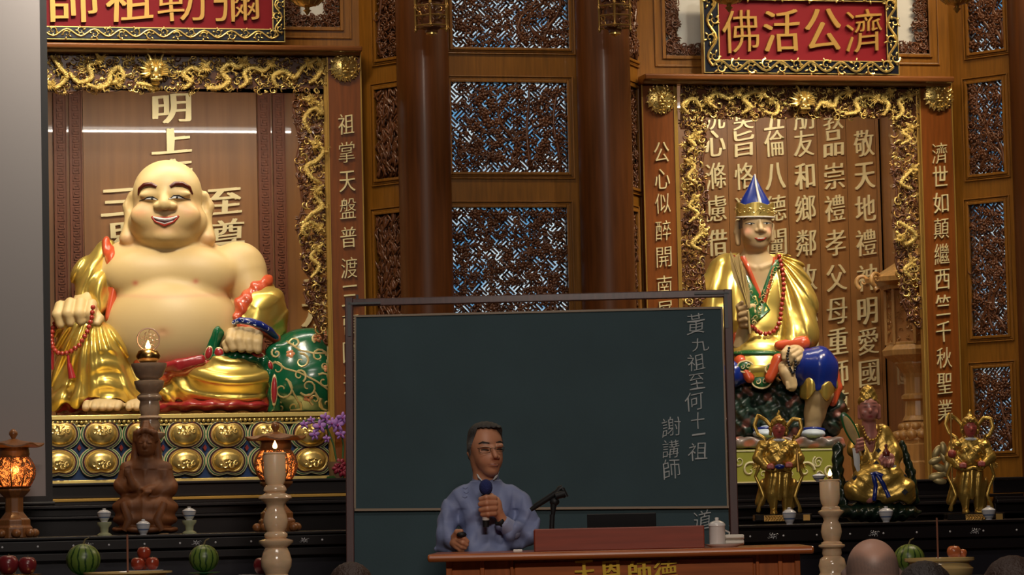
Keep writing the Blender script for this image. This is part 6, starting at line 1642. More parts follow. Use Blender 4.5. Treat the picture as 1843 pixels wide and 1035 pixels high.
b.e(1348, 424, 32, 9, 9, 7, k=6).e(1380, 423, 32, 8, 9, 7, k=6)
b.c((1330, 400, -2, 5), (1329, 418, -2, 6), (1331, 438, 0, 5), k=3).c((1393, 404, -6, 4), (1393, 432, -4, 4), k=3)
b.c((1362, 440, 0, 20), (1362, 478, -4, 24), k=8).e(1362, 500, -6, 56, 46, 30, k=14).e(1345, 540, 8, 30, 34, 18, k=10).e(1384, 540, 8, 28, 34, 18, k=10).e(1365, 580, -2, 46, 50, 26, k=10)
for sg in (-1, 1): b.c((1364+sg*6, 484, 22, 3), (1364+sg*30, 474, 16, 3), k=5)
# hands, leg, feet
hand(b, [[(1352, 556, 64), (1340, 558, 76), (1329, 561, 70)], [(1353, 566, 66), (1341, 568, 78), (1329, 571, 72)], [(1352, 576, 66), (1340, 579, 77), (1330, 581, 70)], [(1350, 586, 64), (1341, 589, 72), (1332, 590, 66)]],
     [(1340, 574, 58, 17, 20, 12)], [(1330, 568, 56, 6), (1326, 556, 66, 5), (1332, 550, 72, 4.4)], r=5.8, k=1.5)
b.c((1340, 590, 52, 12), (1330, 625, 40, 14), k=5)
hand(b, [[(1426, 634, 92), (1415, 640, 100), (1410, 651, 98)], [(1432, 640, 94), (1421, 647, 102), (1416, 657, 99)], [(1437, 646, 92), (1428, 653, 100), (1423, 661, 97)], [(1440, 652, 88), (1434, 659, 95), (1430, 664, 92)]],
     [(1425, 640, 84, 18, 15, 10)], [(1412, 632, 86, 6), (1404, 640, 94, 5), (1404, 650, 96, 4)], r=5.2, k=1.5)
b.c((1404, 664, 84, 11), (1411, 676, 92, 12), (1414, 688, 92, 12), k=6).c((1407, 676, 96, 10), (1418, 700, 96, 9), k=5)
for i in range(5): b.c((1409+i*3.6, 694-i*1.5, 103-i*2, 3.6), (1410+i*3.8, 703-i*1.5, 104-i*2, 3.2), k=1)
b.c((1466, 670, 78, 30), (1468, 710, 76, 25), (1461, 745, 70, 18), (1456, 778, 66, 14), k=8)
def p_jg(Q):
    C = mixc(len(Q), (.54, .38, .19)); f = (Q[:, 2] > 16) & (Q[:, 1] < 450)
    C = blend(C, (.82, .30, .20), .55*gauss(Q, 1345, 418, 9, 8)*f+.5*gauss(Q, 1386, 416, 8, 8)*f)
    C = blend(C, (.42, .30, .22), .5*f*gauss(Q, 1364, 447, 18, 6))
    C = blend(C, (.12, .13, .15), ((Q[:, 1] < 412) & (Q[:, 0] < 1337) & (Q[:, 2] > -12) & (Q[:, 0] > 1332))*.8)
    for y in (500, 516, 532): C = blend(C, (.50, .34, .20), .30*np.exp(-((Q[:, 1]-y-6*np.abs(Q[:, 0]-1366)/20)/3)**2)*(Q[:, 2] > 10)*(Q[:, 1] < 560))
    return C
b.build('body', m_fskin, T, 1.5, p_jg)
face_lines(b, T, [[(1339, 397, .8), (1346, 392, 1.8), (1356, 394, 1.2)], [(1372, 393, 1.2), (1381, 389.5, 1.8), (1390, 391, .8)]],
    [[(1344, 405, .5), (1350, 405.5, 1.4), (1357, 405.5, .5)], [(1373, 404.5, .5), (1379, 404.5, 1.4), (1386, 404, .5)]],
    [[(1341, 405, .4), (1350, 403.5, .8), (1358, 405, .4)], [(1372, 404, .4), (1380, 402.5, .8), (1389, 403, .4)]], [(1352, 405.4), (1380, 404.4)], m_ink, 1.8)
mb = MB(); b.stroke(mb, [(1358, 431, .8), (1364, 433.5, 2.2), (1369, 434, 2.4), (1374, 433, 2.0), (1379, 429.5, .8)], 2, 0, 8); mb.build('lips', m_lip, T, smooth=True)
mb = MB(); b.stroke(mb, [(1363, 431.8, .6), (1369, 432, 1.0), (1375, 431, .6)], 1, 2.0, 6); mb.build('teeth', m_teeth, T, smooth=True)
# hat
V = []; n = 40
for j, (t_, rx, ry) in enumerate(((0, 31, 29), (.15, 30, 28), (.35, 24, 23), (.6, 14, 14), (.85, 5.5, 6), (1, 1, 1))):
    for i in range(n):
        a = 2*PI*i/n; bul = 1+.10*math.cos(2*a)
        V.append(S.l1(1361-1*t_+rx*math.cos(a), 382-68*t_, 8+ry*math.sin(a)*bul))
Fc = [(r*n+i, (r+1)*n+i, (r+1)*n+(i+1) % n, r*n+(i+1) % n) for r in range(5) for i in range(n)]+[tuple(range(n-1, -1, -1))]
mb = MB(); mb.add(V, Fc); mb.build('blue_hat', m_hat, T, smooth=True)
mb = MB(); mb.tube([S.l1(1361, 313, 8), S.l1(1362, 330, 18), S.l1(1364, 345, 26), S.l1(1367, 362, 34), S.l1(1369, 376, 39)], [1*S.k, 1.8*S.k, 2.2*S.k, 3*S.k, 3.4*S.k], 8); mb.build('hat_seam', m_hatw, T, smooth=True)
mb = MB(); V = []; m_ = 48
for j, (yo, ro) in enumerate(((0, 0), (0, 2.5), (1, 2.5), (1, 0))):
    for i in range(m_):
        a = 2*PI*i/m_; sc_ = 5*abs(math.sin(a*2.5+.8))
        y = (367-sc_+3) if yo == 0 else 391-3.5*math.sin(a)*0
        V.append(S.l1(1361+(32+ro)*math.cos(a), y+1.5*math.sin(a), 9+(31+ro)*math.sin(a)))
Fc = [(j*m_+i, j*m_+(i+1) % m_, ((j+1) % 4)*m_+(i+1) % m_, ((j+1) % 4)*m_+i) for j in range(4) for i in range(m_)]
mb.add(V, Fc); bd = mb.build('hat_band', m_gband, T, bevel=.002)
mb = MB()
for i in range(12):
    a = .15+i*(PI-.3)/11; c = S.l1(1361+35*math.cos(a), 380+1.5*math.sin(a), 9+34*math.sin(a))
    P_, R_ = spiral(c[0], c[2], c[1], 5*S.k, i, 1, 1 if i % 2 else -1, 10, .2, lift=0); mb.tube([(p[0], p[1]-.001-0*abs(p[0]-c[0]), p[2]) for p in P_], R_, 5)
mb.build('band_scrolls', m_gold, T, smooth=True)
for yy in (391.5, ):
    mb = MB(); mb.tube([S.l1(1361+35*math.cos(a), yy+1.5*math.sin(a), 9+34*math.sin(a)) for a in [i*2*PI/40 for i in range(41)]], 1.5*S.k, 6); mb.build('band_edge', m_hatw, T, smooth=True)
# robe
rb = S.new()
rb.c((1300, 486, -4, 26), (1286, 530, 4, 34), (1294, 590, 20, 36), k=14).c((1425, 488, -4, 26), (1440, 540, 4, 30), (1440, 600, 28, 32), (1425, 625, 50, 22), k=14).e(1365, 560, -10, 80, 92, 46, k=16).e(1364, 600, 8, 56, 48, 40, k=16).c((1320, 468, -10, 14), (1405, 468, -10, 14), k=14).e(1365, 640, 22, 62, 36, 44, k=14)
def dj(Q):
    x, y = Q[:, 0], Q[:, 1]; th = np.arctan2(x-1395, y-455)
    a = fold(Q, th*26+y/60, 2.4)*np.clip((x-1398)/14, 0, 1); c = fold(Q, (x*.9+y*.25)/5.5, 2.2)*np.clip((1322-x)/12, 0, 1)
    d = fold(Q, (y-.01*(x-1365)**2)/6, 1.0)*(np.abs(x-1365) < 34)*np.clip((y-590)/10, 0, 1)
    return a+c+d
rb.disp = dj
# neckline opening
rb.cut(lambda Q: np.where(Q[:, 2] > -16, np.minimum((1334+(Q[:, 1]-455)*.33-Q[:, 0])*-1, (1401-(Q[:, 1]-455)*.25-Q[:, 0]))*.9, -50))
rb.cut(lambda Q: Q[:, 1]-668)
rb.build('gilded_robe', m_robe, T, 1.8)
def band(name, m, pts, r, lift, scl=None, target=None, **kw):
    mb = MB(); mb.tube([S.l1(*q) for q in pts], r*S.k if not isinstance(r, list) else [x*S.k for x in r], 8); return mb.build(name, m, T, smooth=True)
def sw(x, y, lift=0): 
    w = rb.surf(x, y); w2 = b.surf(x, y); w = max([q for q in (w, w2) if q is not None] or [10]); return (x, y, w+lift)
# collar: red inner band and green patterned band, each a ribbon lying on chest
def ribbon(name, m, L, R, lift, th=2.0):
    """L, R: matching edge points (x, y)"""
    V = []; n = 0
    for (a, c) in zip(L, R):
        for t_ in (0, .25, .5, .75, 1):
            x, y = a[0]+(c[0]-a[0])*t_, a[1]+(c[1]-a[1])*t_; q = sw(x, y); V.append((q[0], q[1], q[2]+lift+th*math.sin(PI*t_)*.8)); n += 1
    k = len(L); W_ = [(v[0], v[1], v[2]-8) for v in V]; V2 = [S.l1(*v) for v in V+W_]; N_ = len(V)
    Fc = [(i*5+j, i*5+j+1, (i+1)*5+j+1, (i+1)*5+j) for i in range(k-1) for j in range(4)]
    Fc += [(N_+i*5+j, N_+(i+1)*5+j, N_+(i+1)*5+j+1, N_+i*5+j+1) for i in range(k-1) for j in range(4)]
    Fc += [(i*5, (i+1)*5, N_+(i+1)*5, N_+i*5) for i in range(k-1)]+[(i*5+4, N_+i*5+4, N_+(i+1)*5+4, (i+1)*5+4) for i in range(k-1)]
    mb = MB(); mb.add(V2, Fc); return mb.build(name, m, T, smooth=True)
def lin(a, b_, n=8): return [(a[0]+(b_[0]-a[0])*i/(n-1), a[1]+(b_[1]-a[1])*i/(n-1)) for i in range(n)]
ribbon('green_collar', m_greenp, lin((1334, 490), (1348, 592)), lin((1348, 500), (1385, 560)), 4)
ribbon('green_collar', m_greenp, lin((1408, 466), (1344, 606), 12), lin((1392, 470), (1352, 578), 12), 6)
ribbon('red_collar', m_lining, lin((1333, 462), (1373, 556), 10), lin((1341, 461), (1376, 545), 10), 5)
ribbon('red_collar', m_lining, lin((1402, 460), (1374, 560), 10), lin((1394, 462), (1371, 546), 10), 6)
mb = MB()
for i in range(13):
    t_ = i/12; x, y = 1400-52*t_, 478+118*t_; q = sw(x, y, 9); c = S.l1(*q)
    P_, R_ = spiral(c[0], c[2], c[1], 5.5*S.k, i*1.7, 1.0, 1 if i % 2 else -1, 10, .2, lift=0); mb.tube(P_, R_, 5)
for i in range(7):
    t_ = i/6; x, y = 1344+22*t_, 510+58*t_; c = S.l1(*sw(x, y, 7)); P_, R_ = spiral(c[0], c[2], c[1], 4.5*S.k, i*1.7, 1.0, 1 if i % 2 else -1, 10, .2, lift=0); mb.tube(P_, R_, 5)
mb.build('collar_scrolls', m_tan2, T, smooth=True, kind='stuff')
beads(S, T, [sw(1322, 462, 4), sw(1328, 480, 5), (1336, 500, 44)], 3.4, m_bead, step=1.9)
beads(S, T, [sw(1404, 462, 6), sw(1409, 490, 6), sw(1410, 520, 7), sw(1406, 550, 8), sw(1402, 580, 9), sw(1393, 598, 9), sw(1378, 605, 9), sw(1362, 602, 10), sw(1350, 592, 12)], 4.4, m_bead, step=1.9)
# fan
mb = MB(); ol = [(1341, 560), (1332, 535), (1316, 505), (1311, 480), (1310, 458), (1318, 470), (1326, 462), (1330, 480), (1337, 492), (1340, 510), (1345, 530), (1346, 558)]
A = [S.l1(x, y, 84+(560-y)*.1) for x, y in ol]; B_ = [S.l1(x, y, 80+(560-y)*.1) for x, y in ol]; n = len(ol)
mb.add(A+B_, [tuple(range(n-1, -1, -1)), tuple(range(n, 2*n))]+[(i, (i+1) % n, n+(i+1) % n, n+i) for i in range(n)]); mb.build('leaf_fan', m_palm, T)
mb = MB()
for q in ((1311, 462), (1318, 474), (1325, 466), (1330, 484), (1337, 498), (1341, 515)): mb.tube([S.l1(1341, 556, 86), S.l1(q[0], q[1], 86+(560-q[1])*.1)], [1.1*S.k, .5*S.k], 4)
mb.tube([S.l1(1342, 565, 84), S.l1(1346, 605, 78)], 2.2*S.k, 8); mb.build('fan_ribs', m_tan2, T, smooth=True)
# waist, skirt panels, trousers
ws = S.new(); ws.e(1362, 640, 40, 50, 10, 38, k=4); ws.build('green_sash', m_greenp, T, 2.0)
mb = MB()
for x in range(1326, 1402, 9):
    c = S.l1(x, 640+((x-1362)/40)**2*-2, 36+38*math.sqrt(max(0, 1-((x-1362)/50)**2))+1); P_, R_ = spiral(c[0], c[2], c[1], 4*S.k, x, 1, 1, 9, .2, lift=0); mb.tube(P_, R_, 5)
mb.build('sash_scrolls', m_tan2, T, smooth=True)
rl = S.new(); rl.c((1325, 612, 36, 14), (1322, 640, 34, 12), k=6).c((1330, 655, 66, 13), (1345, 684, 74, 9), k=6).c((1396, 652, 78, 12), (1380, 684, 80, 9), k=6).c((1440, 622, 66, 14), (1398, 625, 60, 8), k=6).c((1494, 650, 52, 8), (1503, 700, 50, 9), (1494, 726, 56, 8), k=4)
rl.build('red_lining', m_lining, T, 1.8)
gp = S.new(); gp.e(1362, 664, 62, 44, 26, 20, k=6); gp.disp = lambda Q: fold(Q, (Q[:, 1]-.01*(Q[:, 0]-1364)**2)/5, 1.2); gp.build('gilded_apron', m_robe, T, 1.8)
for (x, y, r_) in ((1337, 664, 14), (1386, 668, 14), (1366, 690, 17)):
    w = gp.surf(x, y) or 72; mb = MB(); mb.ell(S.l1(x, y, w), (r_*S.k, 4*S.k, r_*.72*S.k), None, 14, 6); mb.build('green_petal_panel', m_greenp, T, smooth=True)
    mb = MB(); c = S.l1(x, y, w+2); mb.tube([(c[0]+r_*S.k*math.cos(a), c[1], c[2]+r_*.72*S.k*math.sin(a)) for a in [i*PI/10 for i in range(21)]], 1.6*S.k, 6)
    for e in (-1, 1): P_, R_ = spiral(c[0]+e*r_*.4*S.k, c[2], c[1]-3*S.k, r_*.35*S.k, 1, 1, e, 10, .2, lift=0); mb.tube(P_, R_, 5)
    mb.build('panel_edging', m_cream, T, smooth=True)
tr = S.new(); tr.c((1425, 668, 56, 30), (1465, 664, 78, 34), (1467, 696, 76, 32), k=12).c((1340, 670, 50, 22), (1318, 676, 60, 24), k=8)
tr.disp = lambda Q: fold(Q, (Q[:, 0]+(Q[:, 1]-600)*.15)/6, 1.2); tr.cut(lambda Q: Q[:, 1]-(702+5*np.sin(Q[:, 0]/7))); tr.build('blue_trousers', m_bluep, T, 1.8)
cf = S.new(); cf.c((1466, 696, 76, 34), (1464, 710, 75, 33), k=6); cf.disp = lambda Q: fold(Q, Q[:, 0]/4.5, 2.4); cf.cut(lambda Q: 692+6*np.sin(Q[:, 0]/8)-Q[:, 1]); cf.cut(lambda Q: Q[:, 1]-(716+7*np.sin(Q[:, 0]/6.5)))
cf.build('gilded_cuff', m_robe, T, 1.6)
beads(S, T, [(1413, 632, 104), (1409, 648, 106), (1413, 665, 107), (1419, 678, 106), (1424, 668, 104), (1424, 655, 103)], 2.6, m_blkb, 'black_bead', step=1.9)
for (x, y, sgn) in ((1457, 783, 1), (1372, 783, -1)):
    s_ = S.new(); s_.e(x, y, 72, 22, 10, 26, k=4).e(x-sgn*4, y-8, 62, 14, 8, 16, k=5); s_.cut(lambda Q: Q[:, 1]-791); s_.build('shoe', m_shoe, T, 1.6)
    mb = MB(); mb.tube([S.l1(x-20+i*5, y-10+((i-4)/4)**2*3, 74+10*math.sin(i*PI/8)) for i in range(9)], 2.6*S.k, 7); mb.build('shoe_band', m_bluep, T, smooth=True)
# rock
m_rock = mat('speckled_rock', (.030, .050, .035), .45, coat=.3, noise=(9, .25)); m_rockr = mat('reddish_rock', (.26, .10, .07), .5, coat=.2, noise=(14, .35))
rk = S.new(); rnd2 = random.Random(3)
rk.e(1415, 745, 10, 95, 62, 56, k=6).e(1500, 742, 20, 22, 44, 30, k=8).e(1330, 740, 10, 40, 60, 50, k=8)
rk.disp = lambda Q: 5*np.sin(Q[:, 0]/7+np.sin(Q[:, 1]/9)*2)*np.sin(Q[:, 1]/8+Q[:, 2]/11)+3*np.sin(Q[:, 0]/3.7+Q[:, 2]/5)*np.sin(Q[:, 1]/4.1); rk.cut(lambda Q: Q[:, 1]-794)
def p_rock(Q):
    C = mixc(len(Q), (.018, .040, .028)); v = np.sin(Q[:, 0]/13+2)*np.sin(Q[:, 1]/9+Q[:, 0]/19)+.5*np.sin(Q[:, 0]/4)*np.sin(Q[:, 1]/5)
    C = blend(C, (.34, .13, .10), np.clip((v-.55)*2.2, 0, .85)); C = blend(C, (.16, .17, .14), np.clip((np.sin(Q[:, 0]/3.1+Q[:, 1]/7)*np.sin(Q[:, 1]/3.3)-.75)*3, 0, .6)); return C
rk.build('rock_seat', mat('painted_rock', (1, 1, 1), .4, attr=True, coat=.3), T, 2.4, p_rock)
rk2 = S.new(); rk2.b(1408, 799, 24, 104, 10, 66, r=5); rk2.disp = lambda Q: 2*np.sin(Q[:, 0]/5)*np.sin(Q[:, 2]/6+Q[:, 1]/4)
def p_r2(Q):
    C = mixc(len(Q), (.17, .12, .10)); v = np.sin(Q[:, 0]/9)*np.sin(Q[:, 1]/5+Q[:, 0]/23); C = blend(C, (.42, .12, .07), np.clip(v*2-.5, 0, .8)); return blend(C, (.05, .06, .05), np.clip(-v*2-.9, 0, .8))
rk2.build('rock_base', MATS['painted_rock'], T, 2.4, p_r2)
# patterned plinth
m_olive = mat('olive_cloth', (.27, .28, .030), .7); m_oscr = mat('cream_scroll_print', (.62, .58, .34), .7)
t = thing('patterned_plinth', 'olive plinth with cream scrolls under the rock of the seated statue', 'plinth', FL, (FL.p(1415, 868, .12)[0], .5, R_bot))
xa, xb = FL.p(1313, 840, .12)[0], FL.p(1513, 840, .12)[0]; zt_ = FL.p(1415, 808, .12)[2]
MB().box(xa, xb, .12, 1.05, R_bot, zt_).build('plinth_body', m_olive, t, bevel=.003)
mb = MB()
k = FL.m(1, 1415, 840, .12)
for cx, dr in ((1350, 1), (1400, -1), (1450, 1), (1495, -1)):
    for (dx, dy, r_, th) in ((0, 6, 17, 0), (22, -8, 11, 2), (-20, -10, 9, 4), (24, 14, 9, 5)):
        c = FL.p(cx+dx, 840+dy, .118)
        if c[0] > xb-.04: continue
        P_, R_ = spiral(c[0], c[2], c[1], r_*k, th, 1.1, dr, 18, .17, lift=0); mb.tube(P_, R_, 5)
mb.build('scroll_print', m_oscr, t, smooth=True, kind='stuff')
mb = MB(); mb.box(xa-.004, xb+.004, .116, 1.05, zt_-.012, zt_-.004); mb.box(xa-.004, xb+.004, .116, 1.05, R_bot+.002, R_bot+.012); mb.build('cream_border', m_oscr, t)

# ================================================================== two guardian statues
m_gs = mat('antique_gilding', (.58, .38, .09), .32, metal=.75, bump=(70, .2)); m_gface = mat('red_painted_face', (1, 1, 1), .35, attr=True, coat=.3)
m_stbase = mat('black_statue_base', (.010, .008, .008), .2, coat=.5)
def guardian(label, px, py, h_, lotus, Y2fr, y):
    """px, py: middle of the base's foot; built at the scale of the left one"""
    fr0 = Y2fr; q = fr0.p(px, py, y); z = (fr0.w(q)-CAM).dot(HF)
    T, S = start('guardian_statue', label, 'statue', px, py, z, 'small gilded guardian statues')
    X = lambda x: px+x; Yp = lambda v: py+v
    u = S.new()
    # torso, belly armour, skirt, legs
    u.e(X(-2), Yp(-122), 0, 27, 24, 18, k=5).e(X(-4), Yp(-104), 6, 24, 20, 19, k=5).e(X(-2), Yp(-80), 2, 25, 22, 18, k=6)
    u.c((X(-10), Yp(-72), 4, 17), (X(-12), Yp(-44), 6, 12), (X(-11), Yp(-14), 6, 7), k=4).c((X(6), Yp(-72), 4, 17), (X(12), Yp(-44), 4, 12), (X(14), Yp(-14), 6, 7), k=4)
    u.c((X(-30), Yp(-130), 2, 10), (X(-38), Yp(-106), 10, 10), (X(-22), Yp(-88), 24, 7), k=4).c((X(24), Yp(-130), 2, 10), (X(34), Yp(-106), 10, 10), (X(18), Yp(-92), 24, 7), k=4)
    u.e(X(-11), Yp(-8), 12, 8, 6, 14, k=3).e(X(14), Yp(-8), 12, 8, 6, 14, k=3).e(X(-3), Yp(-103), 16, 14, 13, 10, k=2)
    u.e(X(-2), Yp(-58), -2, 31, 18, 20, k=8).e(X(0), Yp(-54), 16, 7, 26, 8, k=3).c((X(-24), Yp(-62), -6, 9), (X(-34), Yp(-28), -14, 8), k=6).c((X(22), Yp(-62), -6, 9), (X(26), Yp(-24), -14, 7), k=6).e(X(-26), Yp(-128), 4, 13, 9, 13, k=2).e(X(22), Yp(-128), 4, 13, 9, 13, k=2).e(X(-12), Yp(-118), 16, 9, 8, 7, k=2).e(X(9), Yp(-118), 16, 9, 8, 7, k=2)
    u.disp = lambda Q: np.where(Q[:, 1] > py-90, fold(Q, (Q[:, 0]-px+(Q[:, 1]-py)*.15)/2.6, 1.3), 0)+np.where((Q[:, 1] < py-88), .35*np.sin(Q[:, 0]/1.5+Q[:, 1]/3)*np.sin(Q[:, 1]/1.5), 0)
    u.build('armoured_body', m_gs, T, 1.5)
    f = S.new(); f.e(X(-1), Yp(-158), 6, 12, 14, 13, k=3).e(X(-1), Yp(-149), 8, 9, 8, 10, k=3).e(X(-1), Yp(-156), 19, 2.6, 4, 4, k=2).c((X(-1), Yp(-146), 0, 8), (X(-1), Yp(-134), 0, 9), k=3)
    for sx, sy in ((-18, -92), (15, -95)):
        hd = S.new(); hd.e(X(sx), Yp(sy), 28, 7, 5.5, 6, k=2)
        for j in range(4): hd.c((X(sx-5+j*3.2), Yp(sy-1), 32, 2.1), (X(sx-5+j*3.2), Yp(sy+4), 33, 1.8), k=.8)
        hd.build('hand', mat('red_hand_paint', (.36, .06, .05), .4), T, 1.1)
    f.build('face', m_gface, T, 1.1, lambda Q: blend(blend(mixc(len(Q), (.42, .085, .075)), (.05, .02, .02), .9*np.clip(gauss(Q, X(-6), Yp(-160), 3, 1.2)+gauss(Q, X(4), Yp(-160), 3, 1.2)+gauss(Q, X(-6), Yp(-164), 4, 1.3)+gauss(Q, X(4), Yp(-164), 4, 1.3), 0, 1)), (.30, .01, .02), .9*gauss(Q, X(-1), Yp(-149), 3.5, 1.4)))
    mb = MB(); mb.tube([S.l1(X(-1)+11*math.cos(a), Yp(-137)-2*math.sin(a), 2+11*math.sin(a)) for a in [i*PI/10 for i in range(-3, 14)]], 3*S.k, 7); mb.build('white_scarf', m_eyew, T, smooth=True)
    hm = S.new(); hm.e(X(-1), Yp(-168), 2, 14.5, 13, 14, k=3).c((X(-1), Yp(-180), 2, 5), (X(-1), Yp(-192), 2, 1.5), k=4).c((X(-15), Yp(-160), 0, 4), (X(-15), Yp(-150), 0, 3), k=3).c((X(13), Yp(-160), 0, 4), (X(13), Yp(-150), 0, 3), k=3).e(X(-1), Yp(-174), 12, 8, 4, 6, k=2)
    hm.e(X(-1), Yp(-156), 14, 10.5, 13, 12, k=1, op=-1); hm.disp = lambda Q: .8*np.sin(Q[:, 0]/1.6)*np.sin(Q[:, 1]/1.6); hm.build('helmet', m_gs, T, 1.2)
    # looping ribbons
    for e in (-1, 1):
        mb = MB(); xs = 1 if e == 1 else 1.25
        P_ = [(15, -165, -6), (26, -178, -10), (38, -176, -8), (41, -160, -4), (34, -146, 0), (24, -140, 4), (28, -150, 8)] if e == 1 else [(-15, -165, -6), (-24, -176, -10), (-37, -184, -8), (-44, -166, -4), (-38, -150, 0), (-26, -142, 4), (-24, -130, 8)]
        Q_ = []
        for i in range(len(P_)-1):
            for j in range(4): t_ = j/4; Q_.append(tuple(P_[i][c]+(P_[i+1][c]-P_[i][c])*t_ for c in range(3)))
        mb.tube([S.l1(X(a), Yp(b_), w) for a, b_, w in Q_], [3.4*S.k]*len(Q_), 8, flat=.6); mb.build('ribbon_loop', m_gs, T, smooth=True)
        mb = MB(); P_ = [(e*30, -112, 14), (e*36, -90, 18), (e*42, -74, 14), (e*34, -56, 18), (e*28, -38, 22), (e*36, -20, 20), (e*38, -7, 16)]
        Q_ = []
        for i in range(len(P_)-1):
            for j in range(4): t_ = j/4; Q_.append(tuple(P_[i][c]+(P_[i+1][c]-P_[i][c])*t_ for c in range(3)))
        mb.tube([S.l1(X(a-2), Yp(b_), w) for a, b_, w in Q_], [2.8*S.k]*(len(Q_)-3)+[3.4*S.k, 4*S.k, 3.4*S.k], 8, flat=.6); mb.build('hanging_ribbon', m_gs, T, smooth=True)
    for e in (-1, 1):      # feathered cuffs
        mb = MB()
        for j in range(6): a = j*.42+.3; c = S.l1(X(e*36-2), Yp(-98), 8); mb.tube([c, (c[0]+e*math.cos(a-.6)*13*S.k, c[1]-6*S.k, c[2]-math.sin(a)*13*S.k)], [3*S.k, .7*S.k], 5)
        mb.build('feathered_cuff', m_gs, T, smooth=True)
    mb = MB(); mb.tube([S.l1(X(-22+i*5), Yp(-86+2*math.sin(i)), 20+5*math.sin(i*PI/8)) for i in range(9)], 3.2*S.k, 7); mb.build('waist_belt', m_gs, T, smooth=True)
    if lotus:
        mb = MB(); mb.tube([S.l1(X(-36), Yp(-60), 18), S.l1(X(-37), Yp(-185), 14)], 1.8*S.k, 8); mb.build('staff', m_goldd, T, smooth=True)
        mb = MB()
        for j, (dx, dy, a_, s_) in enumerate(((-62, -116, 60, 14), (-50, -122, 100, 13), (-66, -100, 20, 13), (-48, -104, 120, 13), (-58, -88, -20, 14), (-64, -72, 10, 15), (-50, -78, 150, 13), (-44, -90, 80, 12), (-58, -64, 170, 13))):
            mb.ell(S.l1(X(dx), Yp(dy), 10+3*(j % 3)), (s_*S.k, 3*S.k, s_*.5*S.k), Matrix.Rotation(math.radians(-a_), 3, 'Y'), 10, 6)
        mb.build('lotus_leaf', mat('tarnished_gilt_leaf', (.45, .36, .17), .4, metal=.6), T, smooth=True)
        hb = S.new(); hb.e(X(-36), Yp(-112), 20, 8, 8, 8, k=2); hb.build('raised_hand', mat('red_hand_paint', (.36, .06, .05), .4), T, 1.6)
    else:
        mb = MB(); mb.ell(S.l1(X(-2), Yp(-91), 36), (9*S.k, 5*S.k, 5*S.k), None, 10, 6); mb.build('blue_sleeve_end', m_bluep, T, smooth=True)
        mb = MB(); mb.tube([S.l1(X(32), Yp(-82), 26), S.l1(X(30), Yp(-125), 20)], [3.2*S.k, 2.2*S.k], 8); mb.build('short_sword', m_goldd, T, smooth=True)
    mb = MB(); A = S.loc([(X(-46), Yp(8), 28), (X(56), Yp(-6), -28)])
    x0_, x1_ = A[0][0], A[1][0]; mb.box(x0_, x1_, A[0][1], A[1][1], S.l1(X(5), Yp(5), 0)[2], S.l1(X(5), Yp(-6), 0)[2]+.002); mb.build('statue_base', m_stbase, T, bevel=.006)
    mb = MB(); c = S.l1(X(-10 if not lotus else 6), Yp(0), 0); kk = S.k; mb.box(c[0]-20*kk, c[0]+26*kk, A[0][1]-.004, A[0][1]+.004, c[2]-6*kk, c[2]+4.5*kk); mb.box(x1_-16*kk, x1_-4*kk, A[0][1]-.004, A[0][1]+.004, c[2]-6*kk, c[2]+4.5*kk)
    for i in range(9): mb.tube([(c[0]+(-18+i*5)*kk, A[0][1]-.005, c[2]-5*kk), (c[0]+(-14+i*5)*kk, A[0][1]-.006, c[2]), (c[0]+(-18+i*5)*kk, A[0][1]-.005, c[2]+3.5*kk)], 1*kk, 4)
    mb.build('gilt_base_carving', m_goldd, T, kind='stuff')
    return T
guardian('small gilded guardian statue with looped ribbons beside the blackboard, holding a short sword', 1403, 932, 190, False, F2R, .42)
guardian('small gilded guardian statue with a staff and lotus leaves under the far corner panel', 1748, 930, 190, True, F2R, .42)

# ================================================================== small seated monk with a leaf fan
q = F2R.p(1580, 939, .45); z = (F2R.w(q)-CAM).dot(HF)
T, S = start('seated_monk_statue', 'small seated statue in patched gold robe with a pink face and leaf fan', 'statue', 1580, 939, z)
b = S.new(); b.e(1565, 735, 6, 18, 22, 18, k=4).e(1565, 748, 8, 15, 13, 15, k=4).e(1565, 741, 24, 3, 4.5, 4.5, k=2).c((1565, 755, 0, 12), (1566, 785, -4, 14), k=4).e(1566, 800, -2, 24, 26, 12, k=6)
b.c((1549, 732, 0, 4), (1549, 752, 0, 4), k=2).c((1583, 732, 0, 4), (1583, 752, 0, 4), k=2).e(1555, 744, 18, 5, 5, 4, k=3).e(1575, 744, 18, 5, 5, 4, k=3)
hand(b, [[(1548, 792, 40), (1540, 794, 46), (1536, 798, 42)], [(1549, 798, 41), (1541, 800, 47), (1537, 804, 43)], [(1549, 804, 41), (1541, 806, 47), (1538, 810, 43)], [(1548, 810, 40), (1542, 812, 45), (1539, 815, 42)]], [(1544, 803, 36, 9, 12, 7)], [(1538, 796, 36, 4), (1535, 788, 42, 3)], r=3.6, k=1)
hand(b, [[(1588, 828, 48), (1582, 832, 54), (1582, 837, 52)], [(1593, 830, 49), (1588, 835, 55), (1588, 840, 52)], [(1598, 830, 49), (1595, 836, 55), (1594, 841, 52)], [(1603, 829, 47), (1601, 835, 52), (1600, 840, 50)]], [(1594, 824, 44, 12, 8, 7)], [(1584, 822, 46, 4), (1579, 828, 50, 3)], r=3.4, k=1)
b.c((1552, 888, 40, 11), (1560, 898, 44, 9), k=3)
def p_sj(Q):
    C = mixc(len(Q), (.50, .20, .17)); f = (Q[:, 2] > 10) & (Q[:, 1] < 770)
    d = np.clip(gauss(Q, 1557, 734, 4, 1.3)+gauss(Q, 1573, 733, 4, 1.3)+gauss(Q, 1557, 728, 6, 1.5)+gauss(Q, 1573, 727, 6, 1.5), 0, 1)*f
    return blend(blend(C, (.03, .02, .02), d*.9), (.32, .02, .03), .95*gauss(Q, 1566, 751, 5, 2.4)*f)
b.build('body', m_gface, T, 1.2, p_sj)
